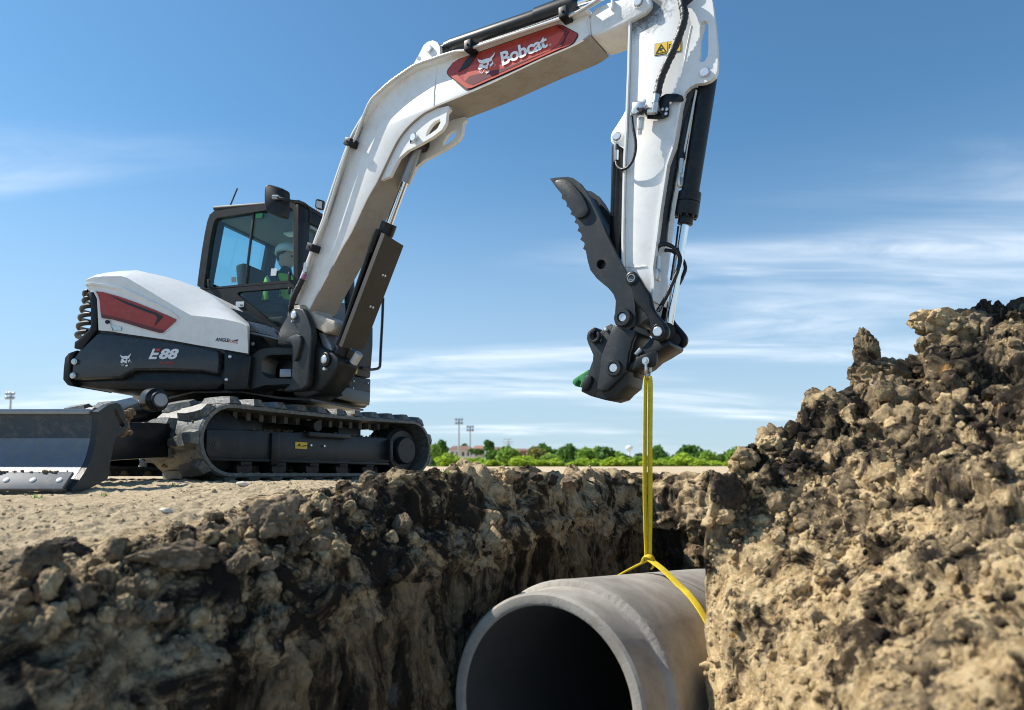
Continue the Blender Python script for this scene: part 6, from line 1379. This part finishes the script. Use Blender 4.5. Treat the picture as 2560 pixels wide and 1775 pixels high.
# ================================================================== OPERATOR
def person():
    HP = seat_c - UZ * 0.25                                  # hips
    root = empty('person', HP, 'operator in white hard hat and lime hi-vis vest seated in the cab, facing right', 'person')
    def L(f, l, z): return HP + CF * f + CL * l + UZ * z
    hd = CP.hit(px('c2', 1085, 860), -0.46); hd = hd - CF * 0.03
    top_ = hd - UZ * 0.17
    J = dict(pelvis=HP, waist=L(.02, 0, .16), chest=HP * .25 + top_ * .75 - UZ * 0.06, neck=top_ + UZ * .02, jaw=hd - UZ * 0.06 + CF * 0.01)
    ch = J['chest']
    J['shL'] = ch + CL * .17 + UZ * .10; J['shR'] = ch + CR * .17 + UZ * .10
    J['elL'] = ch + CL * .23 - UZ * .17 + CF * .08; J['elR'] = ch + CR * .23 - UZ * .17 + CF * .06
    J['wrL'] = ch + CL * .25 - UZ * .21 + CF * .32; J['wrR'] = ch + CR * .24 - UZ * .22 + CF * .30
    J['haL'] = J['wrL'] + CF * .06 - UZ * .01; J['haR'] = J['wrR'] + CF * .06 - UZ * .01
    J['hipL'] = L(.02, .10, 0); J['hipR'] = L(.02, -.10, 0); J['knL'] = L(.42, .14, .03); J['knR'] = L(.42, -.14, .03)
    J['anL'] = L(.50, .14, -.36); J['anR'] = L(.50, -.14, -.36); J['toL'] = L(.66, .15, -.42); J['toR'] = L(.66, -.15, -.42)
    E = [('pelvis', 'waist'), ('waist', 'chest'), ('chest', 'neck'), ('neck', 'jaw'), ('chest', 'shL'), ('shL', 'elL'), ('elL', 'wrL'), ('wrL', 'haL'), ('chest', 'shR'), ('shR', 'elR'), ('elR', 'wrR'), ('wrR', 'haR'),
         ('pelvis', 'hipL'), ('hipL', 'knL'), ('knL', 'anL'), ('anL', 'toL'), ('pelvis', 'hipR'), ('hipR', 'knR'), ('knR', 'anR'), ('anR', 'toR')]
    R = dict(pelvis=.15, waist=.145, chest=.155, neck=.062, jaw=.055, shL=.075, shR=.075, elL=.052, elR=.052, wrL=.034, wrR=.034, haL=.042, haR=.042, hipL=.10, hipR=.10, knL=.07, knR=.07, anL=.05, anR=.05, toL=.04, toR=.04)
    def skin(name, keys, edges, rad, mat, parent, root_key, sub=2):
        me = bpy.data.meshes.new(name); idx = {k: i for i, k in enumerate(keys)}
        me.from_pydata([tuple(keys[k]) for k in keys], [(idx[a], idx[b]) for a, b in edges], [])
        o = bpy.data.objects.new(name, me); COL.objects.link(o); sm = o.modifiers.new('skin', 'SKIN'); sm.use_smooth_shade = True
        for k in keys:
            v = me.skin_vertices[0].data[idx[k]]; v.radius = (rad[k], rad[k]); v.use_root = (k == root_key)
        s2 = o.modifiers.new('sub', 'SUBSURF'); s2.levels = s2.render_levels = sub
        m2 = bpy.data.meshes.new_from_object(o.evaluated_get(bpy.context.evaluated_depsgraph_get())); bpy.data.objects.remove(o)
        m2.name = name; m2.materials.clear(); m2.materials.append(MATS[mat]); m2.polygons.foreach_set('use_smooth', [True] * len(m2.polygons))
        return link(bpy.data.objects.new(name, m2), parent)
    body = skin('body', J, E, R, 'dark_cloth', root, 'pelvis')
    # head
    bm = bmesh.new(); bmesh.ops.create_icosphere(bm, subdivisions=4, radius=1.0)
    for v in bm.verts:
        f, l, z = v.co.x, v.co.y, v.co.z
        w = 0.078 * (1 - 0.18 * max(0, -z)) ; dp = 0.100 * (1 - 0.10 * max(0, -z)); hgt = 0.125
        ff, ll, zz = f * dp, l * w, z * hgt
        if f > 0.2:
            g = math.exp(-((l / .22) ** 2)); ff += 0.030 * g * math.exp(-(((z + .12) / .16) ** 2)) + 0.012 * math.exp(-((l / .4) ** 2)) * math.exp(-(((z + .72) / .16) ** 2)) + 0.010 * math.exp(-(((z - .22) / .10) ** 2))
            ff -= 0.012 * (math.exp(-(((abs(l) - .38) / .15) ** 2)) * math.exp(-(((z - .05) / .10) ** 2))) + 0.008 * g * math.exp(-(((z + .5) / .05) ** 2))
        if abs(l) > .8: ll += math.copysign(0.014, l) * math.exp(-(((z + .05) / .25) ** 2)) * math.exp(-(((f + .05) / .22) ** 2))
        v.co = hd + CF * ff + CL * ll + UZ * zz
    finish('head', bm, 'skin', root, 80)
    bm = bmesh.new(); bmesh.ops.create_icosphere(bm, subdivisions=3, radius=1.0)
    for v in bm.verts: v.co = hd - CF * 0.012 + UZ * 0.022 + CF * v.co.x * .098 + CL * v.co.y * .082 + UZ * v.co.z * .105
    bmesh.ops.delete(bm, geom=[f for f in bm.faces if (f.calc_center_median() - hd).dot(CF) > 0.045 or (f.calc_center_median() - hd).z < -0.055], context='FACES')
    finish('hair', bm, 'hair', root, 80)
    for s_ in (-1, 1):
        e = hd + CF * 0.094 + CL * s_ * 0.031 + UZ * 0.008; bm = bmesh.new(); bmesh.ops.create_icosphere(bm, subdivisions=2, radius=0.010, matrix=Matrix.Translation(e)); finish('eye', bm, 'decal_black', root, 80)
    # hard hat: shell, ridge, peak
    hb = hd + UZ * 0.055
    tilt = (UZ + CF * -0.12).normalized()
    hat = lathe('hard_hat', hb, hb + tilt, [(0, .122), (.012, .118), (.05, .108), (.085, .085), (.105, .05), (.112, .008)], 'hat_white', root, 28)
    prism('hat_peak', [hb + CF * (0.09 + .0) + CL * .09, hb + CF * .15 + CL * .05, hb + CF * .165, hb + CF * .15 - CL * .05, hb + CF * .09 - CL * .09], UZ * 0.008, 'hat_white', hat, bevel=0.002)
    prism('hat_ridge', [hb + CF * .09 + UZ * .055, hb + CF * .04 + UZ * .105, hb + UZ * .125, hb - CF * .05 + UZ * .11, hb - CF * .10 + UZ * .055], CL * 0.02, 'hat_white', hat, bevel=0.003)
    # vest: a shell over the torso, open at neck and arms, with a pale band
    bm = bmesh.new(); rings = []; a0, a1 = J['waist'], ch + UZ * 0.17
    for t, (rx, ry, fo_) in zip((0, .3, .6, .8, .93, 1.0), ((.165, .20, .0), (.17, .205, 0), (.175, .215, .0), (.165, .205, 0), (.13, .17, 0), (.075, .085, .01))):
        cpt = a0 * (1 - t) + a1 * t; rings.append([bm.verts.new(cpt + CF * (rx * math.cos(a)) + CL * (ry * math.sin(a))) for a in np.linspace(0, 2 * math.pi, 29)[:-1]])
    for r0, r1 in zip(rings, rings[1:]):
        for k in range(28): bm.faces.new([r0[k], r0[(k + 1) % 28], r1[(k + 1) % 28], r1[k]])
    vest = finish('vest', bm, 'hi_vis', root, 60)
    for s_ in (-1, 1): beam('vest_band', ch + CR * .10 * s_ + CF * .175 + UZ * .06, ch + CR * .11 * s_ + CF * .178 - UZ * .2, CF, 0.045, 0.006, 'plate_white', vest, 0.001)
    for k in ('L', 'R'):
        h = J['ha' + k]; sgn = 1 if k == 'L' else -1
        keys = {'w': J['wr' + k], 'p': h}; edges = [('w', 'p')]; rad = {'w': .03, 'p': .036}
        for i in range(4):
            b_ = h + CL * (0.03 - 0.02 * i) + CF * .03; keys[f'a{i}'] = b_; keys[f'b{i}'] = b_ + CF * .035 - UZ * .006; keys[f'c{i}'] = b_ + CF * .03 - UZ * (.036 + .002 * i)
            edges += [('p', f'a{i}'), (f'a{i}', f'b{i}'), (f'b{i}', f'c{i}')]; rad.update({f'a{i}': .010, f'b{i}': .0095, f'c{i}': .008})
        keys['t0'] = h - CL * sgn * .035; keys['t1'] = keys['t0'] + CF * .03 - UZ * .02; edges += [('p', 't0'), ('t0', 't1')]; rad.update(t0=.011, t1=.009)
        skin('gloved_hand', keys, edges, rad, 'hi_vis', root, 'p', 1)
        cyl('joystick', h + CF * .045 - UZ * .10, h + CF * .045 + UZ * .02, 0.018, 'black_plastic', EX, 12)
person()

# ================================================================== FAR SIDE OF THE FIELD
def gz(y): return -3.6
def crown_mesh(name, seed, mat, n=900, shape=(1, 1, 1), spread=0.55, leafsize=0.11, blobs=9):
    """foliage: leaf-sized cards gathered in clumps through the crown's volume"""
    r = np.random.RandomState(seed); V, F = [], []
    cs = []
    for _ in range(blobs):
        d = r.normal(size=3); d /= np.linalg.norm(d); cs.append((d * r.uniform(0.25, spread) * np.array(shape) + np.array([0, 0, .05]), r.uniform(0.28, 0.50)))
    for k in range(n):
        c, rad = cs[r.randint(blobs)]; d = r.normal(size=3); d /= np.linalg.norm(d); p = c + d * rad * r.uniform(0.55, 1.05) ** 0.6 * np.array(shape)
        a = r.normal(size=3); a /= np.linalg.norm(a); b = np.cross(a, d + r.normal(size=3) * .7); b /= np.linalg.norm(b) + 1e-9; s_ = leafsize * r.uniform(.6, 1.4)
        i = len(V); V += [p - a * s_ - b * s_ * .5, p + a * s_ - b * s_ * .5, p + a * s_ * .8 + b * s_ * .6, p - a * s_ * .8 + b * s_ * .6]; F.append([i, i + 1, i + 2, i + 3])
    me = bpy.data.meshes.new(name); me.from_pydata([tuple(v) for v in V], [], F); me.materials.append(MATS[mat]); me.update(); return me
def trunk_mesh(seed):
    r = np.random.RandomState(seed); bm = bmesh.new()
    def limb(a, b, r0, r1):
        d, u, w = frame_of(a, b); R_ = []
        for p, q in ((a, r0), ((Vector(a) + Vector(b)) / 2, (r0 + r1) / 2), (b, r1)): R_.append([bm.verts.new(Vector(p) + (u * math.cos(k * 1.047) + w * math.sin(k * 1.047)) * q) for k in range(6)])
        for x, y in zip(R_, R_[1:]):
            for k in range(6): bm.faces.new([x[k], x[(k + 1) % 6], y[(k + 1) % 6], y[k]])
    limb((0, 0, -1.6), (0.03, 0, -.3), .085, .06)
    for k in range(5):
        a = k * 1.256 + r.uniform(-.3, .3); limb((0.03, 0, -.5 + .1 * k), (math.cos(a) * .45, math.sin(a) * .45, .1 + .12 * k), .04, .012)
    me = bpy.data.meshes.new('trunk'); bmesh.ops.recalc_face_normals(bm, faces=bm.faces); bm.to_mesh(me); bm.free(); me.materials.append(MATS['bark']); return me
LEAVES = {'dark': 'leaf_dark', 'mid': 'leaf_mid', 'lime': 'leaf_lime', 'far': 'leaf_far', 'olive': 'leaf_olive'}
CROWNS = {k: [crown_mesh('crown', 400 + 10 * i + j, m, 1000, shape=[(1.15, 1.15, .85), (1, 1, 1.1)][j % 2]) for j in range(2)] for i, (k, m) in enumerate(LEAVES.items())}
TRUNKS = [trunk_mesh(500 + j) for j in range(3)]
ORD = ['first', 'second', 'third', 'fourth', 'fifth', 'sixth', 'seventh', 'eighth', 'ninth', 'tenth', 'eleventh', 'twelfth', 'thirteenth', 'fourteenth', 'fifteenth', 'sixteenth', 'seventeenth', 'eighteenth', 'nineteenth', 'twentieth', 'twenty-first', 'twenty-second', 'twenty-third', 'twenty-fourth']
COUNT = {}
WORD = {'dark': 'dark green rounded tree', 'mid': 'mid green leafy tree', 'lime': 'bright lime green bush', 'far': 'hazy grey-green tree far off', 'olive': 'olive yellow tree in thin leaf'}
def tree(u, vt, vb, wpx, dist, kind, k):
    """a tree whose crown spans these picture heights at that distance"""
    top_, bot_ = at_y((u, vt), dist), at_y((u, vb), dist); hgt = (top_.z - bot_.z) / 2; wid = wpx / FPX * dist / 2 / 1.05
    COUNT[kind] = COUNT.get(kind, 0) + 1
    nm = 'bush' if kind == 'lime' else 'tree'
    e = empty(nm, (top_.x, dist, bot_.z - hgt * 0.5), f'{WORD[kind]}, {ORD[COUNT[kind] - 1]} of its kind from the left beyond the field', nm, 'trees beyond the field')
    c = bpy.data.objects.new('crown', CROWNS[kind][k % 2]); link(c, e); c.location = ((top_.x), dist, (top_.z + bot_.z) / 2); c.scale = (wid * 1.3, wid * 1.3, hgt * 1.3); c.rotation_euler = (0, 0, k * 1.3)
    t = bpy.data.objects.new('trunk', TRUNKS[k % 3]); link(t, e); t.location = c.location; t.scale = (wid * .8, wid * .8, hgt)
TREES = []
for (u, vt, vb, w, d_, kd) in [
    (1082, 1108, 1172, 34, 120, 'mid'), (1106, 1104, 1150, 26, 130, 'dark'), (1088, 1148, 1180, 36, 95, 'dark'), (1120, 1136, 1180, 50, 92, 'lime'), (1158, 1142, 1182, 56, 90, 'lime'), (1196, 1146, 1182, 44, 88, 'lime'),
    (1222, 1102, 1130, 36, 190, 'dark'), (1192, 1122, 1140, 44, 185, 'dark'), (1160, 1108, 1124, 22, 230, 'far'), (1250, 1124, 1182, 66, 96, 'dark'), (1276, 1118, 1180, 54, 100, 'mid'), (1215, 1148, 1184, 44, 87, 'lime'), (1302, 1146, 1184, 50, 86, 'lime'),
    (1316, 1136, 1184, 52, 88, 'lime'), (1338, 1116, 1180, 62, 94, 'olive'), (1362, 1116, 1170, 50, 130, 'dark'), (1372, 1134, 1184, 40, 92, 'mid'), (1392, 1126, 1170, 44, 150, 'dark'), (1388, 1148, 1186, 38, 88, 'lime'), (1416, 1118, 1184, 48, 100, 'dark'), (1434, 1122, 1186, 44, 98, 'dark'),
    (1452, 1122, 1170, 44, 130, 'mid'), (1470, 1118, 1186, 40, 98, 'mid'), (1492, 1138, 1188, 40, 92, 'dark'), (1500, 1126, 1172, 36, 140, 'mid'), (1514, 1120, 1172, 40, 120, 'dark'), (1534, 1126, 1176, 44, 130, 'mid'), (1528, 1146, 1190, 46, 90, 'lime'), (1556, 1144, 1190, 50, 92, 'lime'), (1560, 1132, 1170, 50, 170, 'far'), (1586, 1146, 1190, 50, 90, 'mid'),
    (1598, 1132, 1170, 40, 180, 'far'), (1640, 1118, 1188, 40, 100, 'dark'), (1662, 1128, 1176, 50, 150, 'far'), (1668, 1146, 1192, 44, 92, 'mid'), (1692, 1126, 1180, 44, 140, 'far'), (1706, 1136, 1194, 60, 90, 'lime'), (1728, 1116, 1180, 46, 110, 'dark'), (1752, 1134, 1190, 44, 105, 'dark'), (1774, 1132, 1192, 40, 120, 'mid'), (1790, 1150, 1196, 50, 90, 'lime'),
    (1812, 1134, 1190, 40, 130, 'dark'), (1836, 1126, 1194, 36, 110, 'mid'), (1830, 1152, 1198, 50, 90, 'lime'), (1860, 1130, 1194, 40, 130, 'mid'), (1238, 1150, 1184, 44, 80, 'lime'), (1345, 1148, 1184, 44, 80, 'lime'), (1430, 1152, 1184, 40, 80, 'lime'), (1460, 1148, 1184, 44, 80, 'lime'), (1490, 1150, 1184, 44, 80, 'lime'), (1625, 1150, 1184, 46, 80, 'lime'), (1655, 1152, 1184, 46, 80, 'lime'), (1745, 1150, 1184, 46, 80, 'lime')]:
    if kd == 'lime': d_, vb = 61 + (u % 7) * .5, 1171; vt -= 2; w *= 1.25
    elif kd == 'mid' and vb > 1178: d_, vb = 66 + (u % 5), 1172
    if kd in ('dark', 'mid') and d_ < 160: w *= 1.3; vt -= 3
    TREES.append((u, vt, vb, w, d_, kd))
TREES.sort()
for k, t in enumerate(TREES): tree(*t, k)

def house(u0, u1, v_eave, v_ridge, v_base, dist, wall, roof, label, nwin=3):
    a, b = at_y((u0, v_eave), dist), at_y((u1, v_eave), dist); rz = at_y((u0, v_ridge), dist).z; bz = at_y((u0, v_base), dist).z - 3.0
    W_ = b.x - a.x; D_ = 9.0
    e = empty('house', ((a.x + b.x) / 2, dist + D_ / 2, bz), label, 'house', 'houses behind the trees')
    box('wall', ((a.x + b.x) / 2, dist + D_ / 2, (a.z + bz) / 2), ((1, 0, 0), (0, 1, 0), UZ), (W_ / 2, D_ / 2, (a.z - bz) / 2), wall, e)
    o = 0.5; P = [Vector((a.x - o, dist - o, a.z)), Vector((b.x + o, dist - o, a.z)), Vector((b.x + o, dist + D_ + o, a.z)), Vector((a.x - o, dist + D_ + o, a.z)), Vector((a.x + W_ * .12, dist + D_ / 2, rz)), Vector((b.x - W_ * .12, dist + D_ / 2, rz))]
    vmesh('roof', P, [[0, 1, 5, 4], [1, 2, 5], [2, 3, 4, 5], [3, 0, 4], [0, 3, 2, 1]], roof, e)
    for i in range(nwin):
        c = Vector((a.x + W_ * (i + .5) / nwin, dist - 0.03, a.z - 1.3)); box('window', c, ((1, 0, 0), UZ, (0, 1, 0)), (W_ / nwin * .22, .55, .05), 'window_dark', e)
house(1124, 1178, 1123, 1113, 1138, 190, 'wall_pale', 'roof_brown', 'pale house with brown hipped roof behind the left light mast', 4)
house(1184, 1208, 1121, 1112, 1134, 200, 'wall_pale', 'brick_red', 'small house with reddish roof right of the light masts', 2)
house(1232, 1282, 1124, 1116, 1130, 205, 'brick_red', 'roof_brown', 'long low brown house below the pylon', 4)
house(1284, 1320, 1127, 1120, 1136, 200, 'brick_red', 'roof_brown', 'low brown house right of the one below the pylon', 3)
house(1380, 1402, 1150, 1141, 1160, 140, 'wall_pale', 'decal_white', 'small white gabled house half hidden among the trees', 2)
house(1424, 1452, 1148, 1142, 1158, 150, 'wall_pale', 'decal_white', 'low white roofed house among the trees left of the sling', 2)
prism('fence', [at_y((1138, 1142), 160), at_y((1200, 1141), 160), at_y((1200, 1148), 160), at_y((1138, 1149), 160)], (0, 0.3, 0), 'wall_pale')
tag(bpy.data.objects['fence'], 'long pale fence behind the lime bushes under the light masts', 'fence')

def mast(u, vt, vb, dist, label):
    t_, b_ = at_y((u, vt), dist), at_y((u, vb), dist); b_.x = t_.x; b_.z -= 4
    e = empty('light_mast', b_, label, 'light mast', 'light masts behind the field')
    lathe('pole', b_, t_, [(0, .26), ((t_ - b_).length, .16)], 'galvanised', e, 12)
    for r_ in range(2):
        beam('lamp_bar', t_ + Vector((-.8, -.1, -.9 * r_)), t_ + Vector((.8, -.1, -.9 * r_)), UZ, .12, .12, 'galvanised', e)
        for i in range(3): box('floodlight', t_ + Vector((-.7 + .7 * i, -.35, -.9 * r_ + .1)), ((1, 0, 0), (0, 1, -.5), (0, .5, 1)), (.28, .18, .3), 'lamp_glass', e, .05)
mast(1147.5, 1050, 1140, 170, 'taller left one of two floodlight masts above the trees')
mast(1175.5, 1068, 1138, 185, 'shorter right one of two floodlight masts above the trees')
mast(28, 986, 1020, 150, 'floodlight mast just above the blade at the left edge')
def pylon():
    d_ = 420; t_, b_ = at_y((1269, 1098), d_), at_y((1269, 1126), d_); e = empty('power_pylon', b_, 'tiny lattice power pylon on the skyline above the houses', 'pylon')
    w = 1.6
    for sx in (-1, 1):
        for sy in (-1, 1): beam('leg', b_ + Vector((sx * 2.2, sy * 2.2, -3)), t_ + Vector((sx * .35, sy * .35, 0)), UZ, .28, .28, 'galvanised', e, 0)
    for k, (z_, w_) in enumerate(((0.0, 2.4), (-1.6, 3.4), (-3.0, 2.8))): beam('cross_arm', t_ + Vector((-w_, 0, z_)), t_ + Vector((w_, 0, z_)), UZ, .3, .3, 'galvanised', e, 0)
    for k in range(3): beam('brace', t_ + Vector((-.6 - .4 * k, -.3, -2 - 1.8 * k)), t_ + Vector((.8 + .4 * k, -.3, -3.6 - 1.8 * k)), UZ, .2, .2, 'galvanised', e, 0)
pylon()
def tower():
    d_ = 700; t_, b_ = at_y((1573, 1112), d_), at_y((1573, 1150), d_); b_.x = t_.x; e = empty('water_tower', b_, 'tiny pale water tower on the skyline left of the sling', 'water tower')
    lathe('stem', b_, t_, [(0, 1.2), ((t_ - b_).length - 3, .7)], 'plate_white', e, 16)
    c = t_ - UZ * 3.2; lathe('tank', c - UZ * 2.6, t_, [(0, .7), (.8, 2.4), (2.0, 3.5), (3.2, 3.6), (4.6, 2.6), (5.5, .3)], 'plate_white', e, 20)
tower()
# a few green shoots on the dirt
def shoot(q, n, label, seed):
    p = ground_at(q); r = np.random.RandomState(seed); V, F = [], []
    for i in range(n):
        a = r.uniform(0, 6.28); h = r.uniform(.012, .03); b = np.array([p.x + r.uniform(-.02, .02), p.y + r.uniform(-.02, .02), p.z]); s_ = np.array([math.cos(a), math.sin(a), 0]); k = len(V)
        V += [b - s_ * .004, b + s_ * .004, b + s_ * .002 + np.array([r.uniform(-.012, .012), r.uniform(-.012, .012), h])]; F.append([k, k + 1, k + 2])
    o = vmesh('grass_tuft', V, F, 'grass_blade'); tag(o, label, 'grass')
shoot((90, 1243), 7, 'green grass tuft on the dirt below the blade', 1)
shoot((270, 1239), 8, 'few green blades right of the blade tip', 2)
shoot((437, 1212), 7, 'thin green blades at the near corner of the track', 3)
shoot((1112, 1180), 9, 'green blades on the dirt right of the track end', 4)

# ------------------------------------------------------------------ thing > part > sub-part, no deeper
def chain(o):
    c = [o]
    while c[-1].parent is not None: c.append(c[-1].parent)
    return c[::-1]
for o in list(bpy.data.objects):
    c = chain(o)
    if len(c) > 3:
        part = c[1]; o.parent = part; o.matrix_parent_inverse = Matrix.Identity(4)
